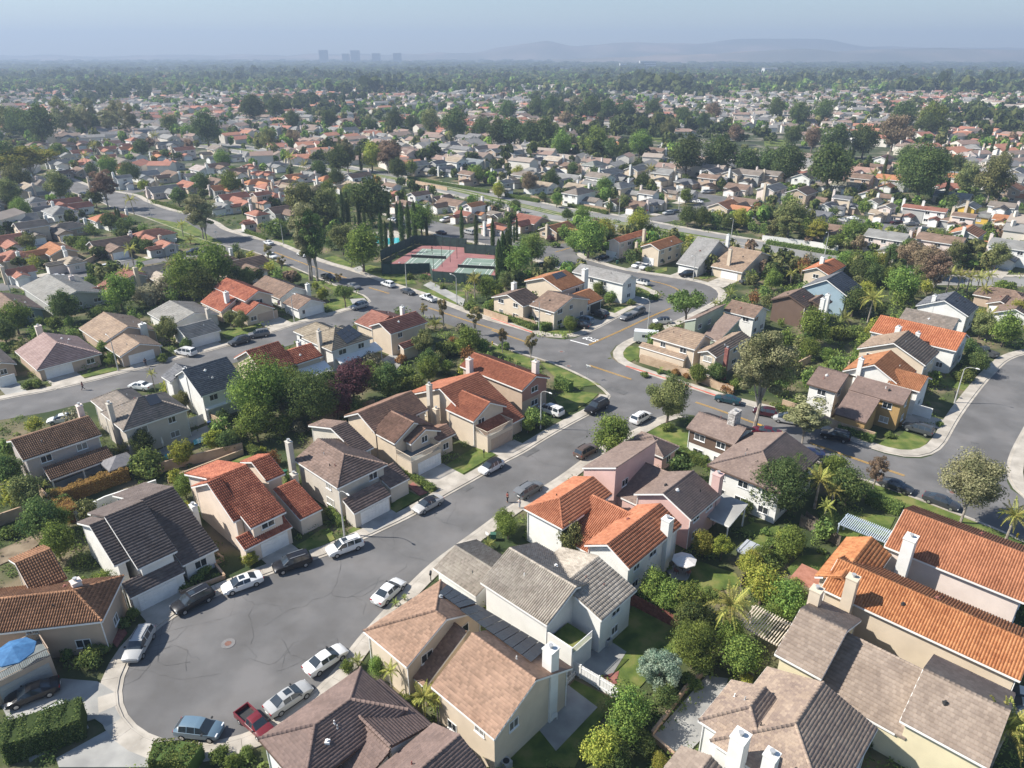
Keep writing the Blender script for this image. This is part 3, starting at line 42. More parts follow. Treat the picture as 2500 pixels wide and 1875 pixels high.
TREES=[["broad","broad",-42.44,109.13,9.48],["broad","broad",-40.04,115.21,6.04],["dark","dark",-33.95,107.46,8.3],["dark","dark",-32.67,114.43,6.01],["broad","purple",-28.87,116.43,6.78],["broad","broad",-16.14,125.79,4.26],["dark","dark",-22.64,118.14,5.7],["shrub","shrub",-26.65,126.68,4.05],["shrub","shrub",-20.47,120.22,2.67],["broad","broad",-13.01,129.8,2.32],["shrub","shrub",-28.99,129.78,4.13],["broad","purple",-30.49,110.76,5.41],["topi","topi",-51.37,95.54,4.02],["topi","topi",-47.92,99.84,3.54],["shrub","shrub",-55.53,92.3,5.28],["dark","dark",-58.53,97.82,3.68],["squat","squat",-61.7,97.51,3.48],["squat","squat",-68.49,88.04,2.84],["olive","olive",-67.44,82.85,4.3],["dark","dark",-61.73,76.64,4.74],["broad","broad",-56.94,72.07,4.21],["dark","dark",-73.6,88.91,4.17],["shrub","shrub",-65.52,85.18,2.77],["broad","broad",-60.24,78.21,2.76],["shrub","shrub",-45.26,101.13,4.21],["broad","broad",-46.74,85.64,3.14],["shrub","shrub",-59.88,89.87,2.12],["topi","topi",-39.82,98.72,1.24],["olive","olive",-58.81,113.42,3.0],["palm","palm",-67.75,121.94,2.2],["broad","broad",-41.88,102.52,5.5],["dark","dark",-45.61,99.25,3.11],["shrub","shrub",-66.59,76.99,2.23],["broad","broad",-47.36,64.86,3.09],["topi","topi",-32.56,71.05,2.03],["broad","broad",-42.56,61.7,1.33],["shrub","shrub",-43.39,60.77,1.49],["shrub","shrub",-44.1,55.29,2.78],["shrub","shrub",-43.63,56.54,1.73],["broad","purple",-39.72,70.2,2.01],["shrub","shrub",-37.72,69.49,1.63],["shrub","shrub",-39.09,66.65,1.41],["shrub","shrub",-38.18,68.31,1.26],["shrub","shrub",-36.0,68.67,1.08],["shrub","shrub",-26.44,44.2,1.74],["shrub","shrub",-24.19,44.25,1.61],["broad","broad",-24.88,43.25,1.32],["shrub","shrub",-47.42,46.39,1.66],["shrub","shrub",-46.97,56.33,1.72],["squat","squat",-13.45,63.73,1.37],["squat","squat",-12.57,64.76,1.04],["squat","squat",-16.12,54.94,2.0],["broad","broad",-16.86,54.01,1.37],["broad","broad",-13.55,53.57,2.11],["palm","palm",-11.89,51.07,2.18],["squat","squat",-10.45,51.6,1.77],["palm","palm",-8.28,47.95,3.33],["palm","palm",-7.06,47.58,1.81],["shrub","shrub",-10.38,50.0,1.88],["squat","squat",-2.99,74.28,2.29],["broad","broad",-0.53,76.54,2.72],["shrub","shrub",-6.97,49.0,1.29],["broad","broad",16.26,64.5,3.59],["broad","broad",17.81,62.82,3.52],["broad","broad",19.96,61.34,3.95],["dark","dark",19.54,58.77,3.84],["broad","broad",18.72,54.75,4.41],["dark","dark",19.4,53.82,2.42],["conif","conif",14.65,52.27,4.58],["dark","dark",14.95,49.66,2.3],["broad","broad",10.98,47.57,3.88],["broad","broad",10.31,45.64,3.25],["broad","yellow",7.92,43.63,3.29],["dark","dark",11.99,44.74,2.02],["palm","palm",23.21,58.33,5.17],["palm","palm",22.71,58.67,2.4],["broad","yellow",28.72,64.16,4.41],["broad","broad",30.44,61.68,4.13],["broad","broad",32.77,64.48,2.57],["broad","yellow",24.17,72.9,2.99],["lolly","lolly",26.34,72.03,2.59],["broad","broad",34.63,72.47,3.53],["broad","yellow",28.76,68.84,2.69],["shrub","shrub",31.43,70.22,2.92],["broad","broad",23.46,53.67,3.91],["broad","broad",23.25,56.98,3.14],["broad","yellow",23.61,52.39,1.19],["olive","olive",7.49,72.78,3.54],["shrub","shrub",17.83,52.57,1.8],["shrub","shrub",18.51,52.18,1.34],["broad","broad",29.03,60.94,2.47],["dark","dark",9.04,42.97,2.61],["broad","yellow",13.07,43.19,1.45],["shrub","shrub",23.32,65.38,1.91],["topi","topi",32.18,46.66,1.52],["palm","palm",42.88,43.2,5.37],["shrub","shrub",49.04,68.05,2.32],["olive","olive",51.96,63.58,2.54],["broad","broad",35.39,73.34,3.19],["shrub","shrub",33.64,72.11,2.05],["dark","dark",29.9,48.33,1.56],["shrub","shrub",30.83,47.99,1.27],["shrub","shrub",32.78,45.75,1.23],["shrub","shrub",39.67,73.48,1.14],["shrub","shrub",33.72,77.39,1.38],["broad","broad",15.53,97.95,5.71],["olive","olive",26.59,107.88,7.02],["shrub","shrub",4.04,107.96,4.21],["broad","broad",2.66,105.46,2.18],["broad","broad",-0.92,78.35,2.59],["cyp","cyp",31.27,84.61,1.1],["cyp","cyp",32.18,83.97,1.09],["cyp","cyp",33.08,83.35,1.08],["dark","bigdark",35.22,83.66,5.41],["shrub","shrub",1.91,76.54,1.02],["broad","broad",36.06,125.08,3.0],["shrub","orange",32.63,129.67,1.55],["shrub","orange",34.57,127.91,1.41],["olive","olive",39.75,125.89,3.01],["broad","broad",42.19,121.74,1.96],["shrub","shrub",26.44,106.43,1.98],["dark","dark",32.29,81.96,1.97],["shrub","shrub",30.59,94.09,1.6],["shrub","shrub",26.21,128.42,1.54],["shrub","shrub",29.58,129.91,1.3],["olive","olive",7.36,72.78,3.91],["dark","bigdark",36.63,82.12,7.09],["broad","broad",40.31,87.39,4.86],["palm","palm",42.57,83.45,4.65],["palm","palm",44.24,82.32,2.86],["palm","palm",41.78,78.73,2.59],["dark","dark",47.32,84.45,4.55],["broad","broad",46.84,88.6,4.35],["dark","dark",42.42,79.0,2.61],["palm","palm",64.37,75.43,4.32],["shrub","shrub",88.41,126.54,3.54],["dark","dark",92.1,129.38,4.11],["shrub","orange",66.33,107.96,1.23],["broad","broad",63.98,108.31,1.34],["broad","broad",51.59,114.91,2.1],["broad","yellow",35.16,73.34,2.96],["dark","dark",50.0,119.86,4.81],["shrub","shrub",73.4,107.87,1.34],["shrub","shrub",33.64,74.72,1.84],["broad","yellow",29.27,70.09,2.55],["broad","broad",31.28,71.31,2.26],["shrub","shrub",62.87,103.61,1.51],["shrub","shrub",87.93,128.42,1.54],["shrub","shrub",62.3,73.58,1.49],["shrub","shrub",63.63,72.81,1.48],["broad","broad",-83.23,177.42,9.76],["broad","broad",-80.59,188.94,9.67],["dark","dark",-78.27,172.7,7.77],["broad","broad",-97.1,168.59,7.6],["shrub","grey",-92.61,173.89,7.24],["shrub","grey",-89.32,178.93,8.03],["palm","palm",-95.77,195.04,4.66],["palm","palm",-102.38,183.15,5.34],["palm","palm",-101.79,188.29,4.19],["palm","palm",-114.2,209.82,4.96],["conif","dark",-133.87,244.36,6.53],["dark","dark",-144.29,255.54,5.52],["cyp","cyp",-145.99,264.13,1.66],["cyp","cyp",-143.91,262.15,1.65],["palm","palm",-115.19,247.89,4.13],["squat","squat",-108.16,236.91,4.77],["olive","olive",-154.43,224.32,5.29],["broad","broad",-185.63,271.39,6.73],["dark","dark",-105.51,159.38,6.42],["broad","broad",-112.56,152.01,6.16],["dark","dark",-110.57,144.89,5.15],["shrub","shrub",-107.67,157.17,3.33],["olive","olive",-75.3,145.68,4.92],["olive","olive",-66.07,157.44,2.78],["olive","olive",-62.68,155.14,3.56],["dark","dark",-69.93,141.87,2.54],["broad","broad",-113.67,185.66,3.2],["dark","dark",-73.2,191.15,3.94],["dark","dark",-76.88,192.28,3.96],["shrub","shrub",-99.55,161.93,4.27],["shrub","shrub",-98.05,165.52,3.48],["shrub","shrub",-97.09,150.99,3.22],["broad","broad",-103.38,156.43,2.21],["shrub","shrub",-147.36,235.86,4.75],["shrub","shrub",-144.63,237.22,3.98],["squat","squat",-154.12,243.27,3.26],["dark","dark",-120.18,225.63,4.18],["dark","dark",-116.44,224.14,4.16],["broad","broad",-86.29,138.73,2.74],["broad","broad",-81.96,134.07,2.42],["shrub","shrub",-108.13,143.41,2.83],["shrub","shrub",-109.13,141.38,2.79],["shrub","shrub",-91.31,123.68,2.27],["shrub","shrub",-92.73,123.35,2.04],["shrub","shrub",-72.79,136.06,2.21],["shrub","shrub",-140.02,192.2,1.65],["olive","olive",-100.26,193.47,2.99],["olive","olive",-54.13,138.43,1.5],["olive","olive",-53.76,222.83,7.48],["broad","broad",-43.53,203.33,10.65],["broad","broad",-31.64,248.56,9.08],["umb","umb",-41.95,170.59,5.03],["topi","topi",-48.98,176.66,3.37],["topi","topi",-53.45,186.82,1.94],["squat","squat",-17.72,155.23,4.66],["olive","olive",-18.49,138.33,4.71],["shrub","grey",-11.61,153.56,2.99],["broad","broad",-9.34,138.54,5.45],["shrub","shrub",-13.67,139.33,4.75],["shrub","shrub",-6.56,142.88,3.33],["dark","dark",-16.39,129.79,4.23],["broad","broad",-13.18,130.23,2.13],["shrub","grey",-28.74,132.71,4.32],["shrub","orange",-22.99,135.82,2.45],["shrub","orange",-12.83,144.52,3.1],["palm","palm",-9.66,177.14,5.19],["broad","broad",-6.66,177.9,4.92],["palm","palm",-11.42,174.91,3.03],["dark","dark",-1.82,186.77,3.86],["shrub","shrub",-20.9,127.92,3.73],["dark","dark",-23.95,125.36,3.66],["shrub","shrub",-18.92,121.68,4.47],["shrub","shrub",-21.8,118.38,3.5],["broad","broad",-16.26,126.12,2.99],["shrub","shrub",-5.51,169.08,3.55],["shrub","shrub",-10.21,168.53,3.24],["shrub","shrub",-29.15,195.88,2.35],["shrub","shrub",-25.17,196.36,2.02],["shrub","shrub",-18.92,186.67,1.61],["dark","dark",-71.31,193.6,3.32],["squat","squat",-64.38,194.77,3.68],["dark","dark",-72.42,188.31,4.21],["shrub","shrub",-82.34,247.46,9.07],["shrub","shrub",-1.71,143.26,2.31],["broad","broad",5.96,211.08,7.49],["broad","broad",1.92,197.08,7.72],["broad","broad",23.74,218.4,9.9],["broad","broad",20.17,227.65,5.74],["broad","yellow",30.64,235.77,7.1],["broad","yellow",43.69,245.86,7.37],["dark","dark",48.21,247.13,3.72],["broad","broad",26.2,264.72,5.7],["dark","dark",21.06,272.26,4.06],["umb","umb",39.91,154.5,8.1],["squat","squat",57.25,178.79,4.03],["squat","squat",51.23,170.98,3.28],["shrub","shrub",33.06,153.26,3.26],["broad","broad",13.2,153.07,3.25],["shrub","shrub",5.41,159.92,3.1],["broad","broad",22.76,178.27,3.71],["broad","broad",24.87,172.67,3.01],["dark","dark",64.78,262.86,6.53],["dark","dark",69.54,260.89,6.49],["dark","dark",74.12,259.73,4.75],["dark","dark",77.82,255.91,4.68],["broad","yellow",83.02,259.58,6.03],["olive","olive",-1.37,185.78,3.84],["broad","broad",35.86,125.27,3.2],["dark","dark",39.61,125.65,3.44],["shrub","orange",32.53,129.53,1.42],["shrub","orange",34.64,128.39,1.41],["shrub","shrub",14.39,232.76,2.74],["broad","broad",18.05,241.23,4.44],["shrub","purple",13.23,240.97,2.83],["shrub","shrub",32.74,136.41,1.23],["shrub","shrub",27.97,140.42,1.77],["shrub","shrub",30.36,172.77,2.11],["shrub","orange",40.85,121.37,2.46],["broad","broad",-3.52,180.06,2.81],["broad","broad",-4.48,167.71,2.64],["shrub","shrub",45.39,212.23,2.53],["shrub","shrub",38.85,214.15,2.18],["shrub","shrub",40.29,203.65,2.09],["broad","yellow",58.76,231.79,3.51],["broad","broad",56.96,235.98,3.17],["olive","olive",94.67,242.76,10.08],["olive","olive",91.0,245.82,4.92],["broad","yellow",102.33,238.41,6.77],["broad","broad",112.32,233.18,7.41],["olive","rust",110.88,224.83,4.54],["palm","palm",119.11,228.23,5.73],["palm","palm",117.57,229.64,3.47],["palm","palm",117.67,217.83,3.31],["broad","broad",97.0,202.9,5.18],["broad","broad",99.55,200.93,5.48],["broad","broad",102.42,199.71,5.45],["broad","yellow",105.83,199.71,5.45],["dark","dark",95.47,190.16,5.54],["dark","dark",98.38,187.96,5.49],["olive","rust",116.16,203.91,6.92],["olive","rust",117.48,197.83,6.74],["olive","rust",119.59,195.49,6.67],["broad","broad",99.2,174.67,7.54],["broad","broad",102.38,186.74,4.82],["olive","olive",111.29,187.96,4.84],["palm","palm",115.13,186.22,4.79],["palm","palm",116.51,183.11,5.03],["palm","palm",119.09,183.07,4.72],["palm","palm",121.01,182.05,4.69],["palm","palm",122.91,181.03,4.67],["palm","palm",126.63,183.07,4.72],["palm","palm",84.33,158.79,6.09],["squat","squat",78.48,158.87,5.03],["squat","squat",76.19,155.89,4.13],["broad","broad",65.61,144.61,6.92],["dark","dark",82.78,164.14,5.73],["broad","yellow",90.2,174.6,4.54],["broad","broad",100.8,173.82,3.93],["broad","broad",69.89,184.62,4.77],["palm","palm",76.55,189.3,3.57],["palm","palm",81.11,193.79,3.64],["palm","palm",92.51,192.68,3.95],["olive","olive",104.69,148.98,4.75],["palm","palm",107.94,152.34,4.56],["broad","broad",106.92,144.42,6.16],["broad","yellow",119.52,159.92,4.49],["broad","broad",136.08,222.84,6.38],["olive","olive",131.62,207.71,5.99],["olive","olive",142.91,205.58,6.28],["dark","dark",123.56,217.83,5.52],["broad","broad",61.89,137.27,3.7],["broad","broad",65.03,135.56,2.69],["shrub","shrub",72.82,148.52,4.75],["shrub","shrub",77.01,150.12,4.0],["broad","broad",92.65,157.43,3.05],["dark","dark",89.47,164.24,3.17],["dark","dark",93.43,132.19,3.83],["dark","dark",96.82,139.81,3.01],["broad","broad",102.69,226.81,4.2],["cyp","cyp",103.11,191.24,2.29],["broad","yellow",109.75,180.88,3.44],["squat","squat",121.94,172.71,4.81],["palm","palm",119.61,173.15,3.9],["shrub","shrub",132.06,183.45,4.75],["broad","broad",126.44,177.69,4.0],["dark","dark",114.1,209.67,5.33],["broad","broad",108.19,233.38,3.53],["shrub","shrub",64.84,134.06,1.7],["dark","bigdark",-250.64,364.39,15.22],["olive","olive",-194.9,311.76,10.15],["olive","olive",-222.76,328.7,10.66],["dark","dark",-141.68,332.6,7.57],["dark","bigdark",-208.28,511.82,18.57],["euc","euc",-334.12,585.45,12.85],["euc","euc",-348.26,622.49,14.59],["euc","euc",-311.4,594.05,14.87],["euc","euc",-284.69,560.05,14.06],["euc","euc",-337.33,567.31,16.87],["dark","dark",-324.77,517.44,22.79],["dark","dark",-359.92,553.03,19.12],["olive","olive",-378.35,565.73,17.76],["olive","olive",-258.53,570.64,13.46],["broad","broad",-238.36,550.8,9.57],["palm","palm",-256.46,456.66,7.26],["palm","palm",-234.62,407.17,7.17],["broad","broad",-206.58,377.29,9.11],["dark","dark",-185.64,356.55,8.65],["lolly","lolly",-165.29,326.35,5.31],["dark","dark",-140.23,303.56,6.46],["dark","dark",-172.35,298.5,6.36],["dark","dark",-230.25,461.75,8.83],["broad","broad",-125.65,326.1,9.01],["dark","dark",-217.01,378.82,6.11],["broad","broad",-273.61,447.53,7.86],["broad","broad",-159.42,407.34,8.49],["broad","broad",-187.42,274.27,6.79],["olive","olive",-206.38,296.36,9.69],["palm","palm",-151.15,285.96,5.63],["palm","palm",-241.35,505.01,7.99],["dark","dark",-331.67,596.0,13.12],["dark","bigdark",-234.62,688.93,23.61],["dark","dark",-232.22,742.56,16.2],["dark","dark",-180.95,624.64,13.72],["dark","dark",-153.91,634.78,13.93],["dark","dark",-89.97,382.03,12.27],["euc","euc",-88.63,397.06,10.15],["cyp","cyp",-82.77,403.58,5.15],["broad","yellow",-75.88,399.32,12.15],["olive","rust",-66.29,399.83,12.79],["dark","dark",-98.49,375.55,7.87],["palm","palm",-118.42,394.02,8.2],["palm","palm",-105.84,374.44,6.63],["olive","rust",-145.23,493.38,10.17],["olive","olive",-156.1,478.42,11.39],["dark","bigdark",-91.11,587.9,15.7],["dark","dark",-82.1,617.41,11.64],["olive","olive",-60.56,561.15,15.88],["dark","dark",-41.73,545.26,18.87],["dark","dark",-111.0,589.37,11.13],["dark","dark",-22.86,543.66,13.72],["broad","broad",-80.47,318.99,6.76],["shrub","grey",-87.73,330.86,6.47],["dark","dark",-83.68,347.2,7.32],["dark","bigdark",-52.54,264.95,14.37],["dark","dark",-63.19,293.01,9.6],["olive","olive",-76.33,262.51,12.1],["olive","olive",-67.8,262.59,10.82],["broad","yellow",-72.18,318.68,5.21],["shrub","orange",-67.46,359.77,5.83],["dark","dark",-57.8,370.9,8.97],["broad","broad",-52.91,383.35,6.79],["broad","broad",-16.52,356.43,7.5],["broad","yellow",-6.1,320.46,4.71],["dark","dark",-52.48,318.77,3.65],["shrub","shrub",-99.88,301.56,5.45],["dark","bigdark",-9.79,504.37,15.94],["dark","bigdark",0.57,502.67,17.46],["dark","bigdark",11.45,491.45,15.55],["dark","bigdark",21.47,489.84,17.04],["dark","dark",16.46,454.13,7.97],["broad","broad",29.87,450.11,12.89],["broad","broad",51.58,459.41,14.59],["broad","broad",78.01,455.52,13.03],["dark","bigdark",89.51,378.36,16.97],["dark","bigdark",107.5,382.23,17.13],["dark","bigdark",119.4,375.78,12.68],["broad","broad",40.54,320.03,7.3],["dark","dark",61.6,342.69,6.68],["dark","dark",32.44,389.24,5.64],["dark","dark",40.21,361.68,6.44],["dark","dark",18.42,347.2,7.32],["olive","rust",7.94,332.17,7.55],["broad","yellow",3.32,358.64,6.96],["broad","broad",18.58,300.05,4.92],["dark","dark",13.2,313.23,3.59],["broad","yellow",-5.97,324.4,5.29],["dark","dark",1.3,289.82,4.3],["broad","broad",32.72,314.16,5.65],["olive","olive",45.23,293.61,4.83],["broad","broad",73.57,306.13,5.52],["palm","palm",68.39,363.41,6.45],["dark","dark",58.18,440.92,10.55],["dark","dark",64.73,437.07,9.08],["dark","dark",-3.73,728.89,15.91],["dark","bigdark",23.69,733.76,17.15],["dark","bigdark",36.98,725.16,18.08],["olive","rust",44.0,627.19,11.81],["dark","bigdark",73.25,703.98,18.66],["dark","bigdark",88.11,699.49,17.47],["dark","bigdark",106.79,707.5,16.56],["dark","bigdark",136.56,737.57,14.95],["olive","olive",117.58,610.34,12.46],["olive","olive",115.48,552.07,12.18],["dark","bigdark",147.84,652.07,13.28],["dark","bigdark",156.68,621.01,12.67],["olive","rust",184.76,697.13,14.15],["olive","rust",156.74,525.22,9.97],["dark","bigdark",134.29,358.69,15.57],["dark","bigdark",130.12,373.45,13.2],["dark","dark",142.91,330.7,17.61],["dark","dark",174.87,311.85,19.66],["broad","broad",198.94,368.74,10.1],["olive","olive",204.54,328.7,10.66],["olive","olive",202.74,307.73,13.99],["olive","olive",249.64,376.05,10.28],["dark","bigdark",197.01,454.83,15.89],["dark","bigdark",215.07,454.83,15.89],["dark","dark",192.71,512.06,12.15],["olive","rust",194.99,484.49,11.52],["dark","bigdark",319.4,616.63,19.31],["broad","broad",317.17,568.18,20.5],["dark","dark",307.33,559.38,14.1],["olive","rust",247.95,486.36,17.67],["olive","rust",270.29,513.21,10.56],["dark","dark",218.1,409.16,10.48],["dark","dark",226.41,391.01,11.29],["dark","dark",232.88,386.36,9.32],["palm","palm",172.3,349.6,6.22],["palm","palm",167.44,327.6,6.38],["broad","broad",139.49,284.17,5.15],["dark","dark",178.77,294.1,5.32],["dark","dark",255.96,733.76,17.15],["dark","dark",246.84,650.1,18.3],["dark","dark",274.43,668.2,17.75],["cyp","cyp",182.41,397.35,3.82],["cyp","cyp",183.1,402.79,3.23],["cyp","cyp",186.18,367.02,2.96],["cyp","cyp",184.51,308.13,2.51],["broad","broad",112.25,292.06,5.76],["cyp","cyp",287.91,446.46,3.2],["cyp","cyp",293.89,441.25,3.17]]
CYP=[[-64.53,273.14,11.5],[-60.34,262.85,13.0],[-56.17,255.12,6.25],[-52.06,251.41,8.75],[-56.18,262.85,11.5],[-42.79,231.02,12.0],[-39.77,221.91,11.0],[-38.57,226.39,10.75],[-41.86,260.88,9.75],[-36.63,235.83,14.75],[-34.88,239.14,13.5],[-33.71,246.01,13.0],[-29.59,246.01,7.75],[-47.62,275.29,10.75],[-17.29,244.26,10.25],[-11.95,235.02,10.25],[-6.36,233.41,9.5],[-2.5,204.22,11.5],[-3.53,192.24,12.25],[-1.18,199.27,13.25],[-3.7,189.99,13.0],[-2.66,199.27,13.0],[-1.78,219.02,9.25],[-0.68,226.39,11.5],[0.69,239.14,6.5],[1.6,242.53,7.75],[-6.43,234.21,9.5],[-26.94,106.12,4.5],[-24.43,103.87,3.5],[-25.27,104.31,1.5],[-23.33,102.55,2.0],[-21.64,98.36,4.25],[-20.81,98.36,3.25],[-22.45,100.0,3.0]]
MID=[[-320.7,503.4,"brown",1],[-301.1,499.9,"brown",1],[-294.2,510.5,"pinkbrown",1],[-274.8,510.5,"pinkbrown",1],[-256.6,507.7,"red",2],[-234.3,506.9,"grey",1],[-267.9,461.2,"red",1],[-259.7,476.6,"red",1],[-247.6,479.8,"orange",1],[-213.4,449.6,"orange",1],[-201.0,453.8,"red",2],[-239.2,435.7,"red",1],[-223.7,441.2,"greybrown",1],[-221.7,420.2,"greybrown",1],[-269.2,446.7,"grey",1],[-255.3,415.3,"grey",1],[-238.6,415.3,"red",1],[-203.4,405.7,"orange",1],[-189.2,410.4,"red",1],[-214.4,396.5,"orange",1],[-225.1,383.5,"brown",1],[-185.9,371.2,"bluegrey",1],[-172.3,350.5,"grey",1],[-171.5,371.2,"brown",1],[-157.5,373.3,"pinkgrey",2],[-160.6,401.0,"brown",1],[-142.6,379.3,"brown",1],[-142.3,396.5,"red",1],[-130.3,375.2,"red",1],[-182.3,460.0,"greybrown",2],[-172.2,441.2,"grey",1],[-160.0,446.7,"grey",1],[-199.4,352.3,"brown",1],[-184.2,346.1,"grey",2],[-156.6,325.6,"grey",1],[-149.7,338.5,"red",1],[-140.9,348.8,"brown",1],[-119.0,307.9,"red",1],[-109.3,294.5,"red",1],[-116.2,289.4,"grey",1],[-104.4,301.4,"red",2],[-190.2,287.9,"grey",2],[-184.1,282.1,"slate",1],[-184.3,297.1,"redbrown",1],[-174.3,286.9,"redbrown",1],[-93.0,261.9,"red",2],[-163.8,242.1,"greybrown",2],[-156.8,250.3,"greybrown",1],[-150.1,266.5,"redorange",1],[-121.7,239.3,"red",1],[-110.6,225.1,"red",1],[-141.4,218.2,"orangebrown",1],[-129.8,205.4,"tan",1],[-128.8,225.9,"brown",1],[-150.4,210.9,"red",1],[-137.9,193.9,"red",1],[-165.8,229.1,"red",1],[-100.6,182.4,"redbrown",2],[-104.8,180.3,"redbrown",1],[-99.5,193.9,"beige",1],[-88.8,206.8,"brown",1],[-77.2,201.5,"brown",1],[-142.3,401.0,"red",1],[-125.8,375.2,"red",1],[-130.2,405.7,"grey",1],[-108.6,363.4,"orange",1],[-102.4,371.2,"grey",1],[-107.8,319.1,"red",2],[-102.0,310.7,"red",1],[-101.0,328.7,"tan",1],[-92.6,313.6,"tan",1],[-89.8,279.7,"brown",1],[-93.1,264.1,"red",1],[-89.2,356.0,"orange",1],[-73.3,349.7,"brown",2],[-73.0,338.5,"tan",1],[-53.3,322.3,"brown",2],[-49.5,316.5,"red",1],[-38.7,301.4,"brown",2],[-43.8,294.5,"brown",1],[-29.8,305.1,"brown",1],[-24.0,294.5,"brown",1],[-14.5,278.0,"orangebrown",2],[-17.9,272.8,"redbrown",1],[-5.7,272.8,"greybrown",1],[-6.6,252.2,"red",1],[6.8,262.3,"redbrown",1],[16.0,248.4,"orangebrown",1],[-4.2,270.9,"greybrown",1],[-186.0,594.9,"grey",2],[-168.7,589.8,"grey",2],[-151.4,580.0,"grey",2],[-137.9,584.9,"grey",2],[-125.8,580.0,"grey",2],[-102.9,539.4,"tan",2],[-92.6,539.4,"grey",2],[-71.5,515.3,"greygreen",2],[-83.0,525.4,"brown",1],[-50.6,493.1,"brown",2],[-38.8,482.7,"slate",2],[-59.3,499.9,"brown",1],[-42.0,464.2,"grey",1],[-53.2,452.4,"brown",1],[-29.0,470.3,"brown",1],[-19.5,460.0,"greybrown",2],[-8.3,447.9,"grey",2],[-71.1,476.6,"bluegrey",1],[-62.6,441.2,"bluegrey",1],[-39.8,395.4,"slate",2],[-34.8,387.7,"slate",1],[-50.0,390.8,"grey",2],[-30.9,404.9,"tan",2],[-20.4,415.3,"bluegrey",1],[-21.1,357.3,"brown",2],[-7.2,383.5,"slate",1],[-139.4,541.1,"grey",1],[-149.2,533.2,"purplebrown",1],[-160.8,517.9,"brown",1],[-118.9,496.4,"tan",1],[-106.3,496.4,"tan",1],[-130.6,489.6,"grey",1],[-188.7,575.5,"grey",1],[-209.4,599.1,"red",1],[1.9,436.3,"grey",2],[12.6,420.2,"slate",1],[24.1,409.9,"beige",2],[32.7,401.0,"brown",1],[43.8,390.8,"greygreen",2],[53.7,379.3,"grey",1],[63.6,373.3,"grey",2],[75.0,361.2,"grey",2],[48.1,322.3,"grey",2],[57.5,304.2,"greybrown",2],[69.4,325.6,"greybrown",1],[59.8,297.1,"slate",1],[77.0,319.5,"grey",1],[28.4,307.1,"greybrown",2],[28.4,359.7,"grey",1],[19.8,375.2,"slate",1],[11.0,383.5,"grey",1],[-7.5,379.3,"slate",1],[-3.4,332.1,"grey",2],[14.2,338.5,"tan",1],[83.6,348.8,"slate",1],[93.9,346.1,"brown",2],[103.6,331.9,"brown",1],[85.5,289.4,"orange",1],[95.4,297.1,"brown",1],[43.3,297.1,"brown",1],[51.2,291.9,"brown",1],[47.9,533.2,"brown",1],[45.0,489.6,"brown",1],[41.5,458.2,"brown",1],[73.4,541.1,"brown",1],[92.0,470.3,"brown",1],[69.0,506.9,"orange",1],[103.2,496.4,"grey",1],[39.3,556.8,"redbrown",2],[113.1,316.0,"grey",2],[122.6,307.1,"brown",2],[134.3,293.2,"slate",2],[127.0,289.4,"slate",1],[136.5,289.4,"slate",1],[116.7,272.8,"slate",1],[143.2,285.4,"tan",2],[144.0,275.6,"tan",2],[141.2,275.1,"tan",1],[153.3,273.2,"redbrown",2],[158.4,268.6,"redbrown",2],[163.1,257.7,"brown",2],[162.0,262.0,"brown",1],[182.9,264.1,"orangebrown",1],[178.4,342.5,"orange",2],[165.1,346.1,"brown",2],[155.6,338.5,"olive",1],[208.4,414.9,"pinkbrown",2],[183.5,383.5,"pinkbrown",1],[198.3,396.5,"brown",1],[244.3,436.3,"greybrown",2],[279.0,483.0,"grey",1],[264.8,430.8,"pinkgrey",2],[288.4,466.2,"grey",2],[311.1,476.6,"grey",1],[217.0,316.0,"orange",2],[283.2,430.4,"greybrown",1],[222.0,379.3,"bluegrey",1],[189.5,310.7,"grey",1],[175.3,275.6,"yellowhouse",2],[267.4,420.2,"purplebrown",1],[250.7,365.1,"grey",2],[237.8,548.0,"white",2],[164.1,404.9,"grey",2],[202.2,335.2,"redbrown",1],[197.4,289.4,"greybrown",1],[156.6,316.5,"brown",1],[112.2,246.5,"brown",1],[120.3,226.2,"grey",2],[134.7,221.3,"brown",2],[148.6,231.3,"orange",2],[152.3,213.6,"grey",2],[124.1,172.1,"brown",1],[120.8,161.0,"brown",1]]
LAMPS=[[-22.24,77.11,-43],[4.87,106.81,-43],[-79.4,131.17,137],[-51.99,160.22,-43],[6.24,154.59,227],[31.44,154.59,137],[81.12,116.75,-43],[51.16,194.53,227],[-134.32,182.99,137],[-102.94,214.8,-43],[-76.89,236.65,227],[-28.86,187.78,227],[-14.12,174.01,137],[-142.13,281.6,47],[-210.23,347.13,47],[75.78,244.26,227],[99.9,223.39,227],[-27.46,408.84,47],[42.42,283.87,227],[68.95,296.97,227]]
SIGNS=[[14.88,127.05,"street"],[-153.16,285.33,"street"],[-101.51,242.53,"street"],[53.07,281.6,"stop"]]
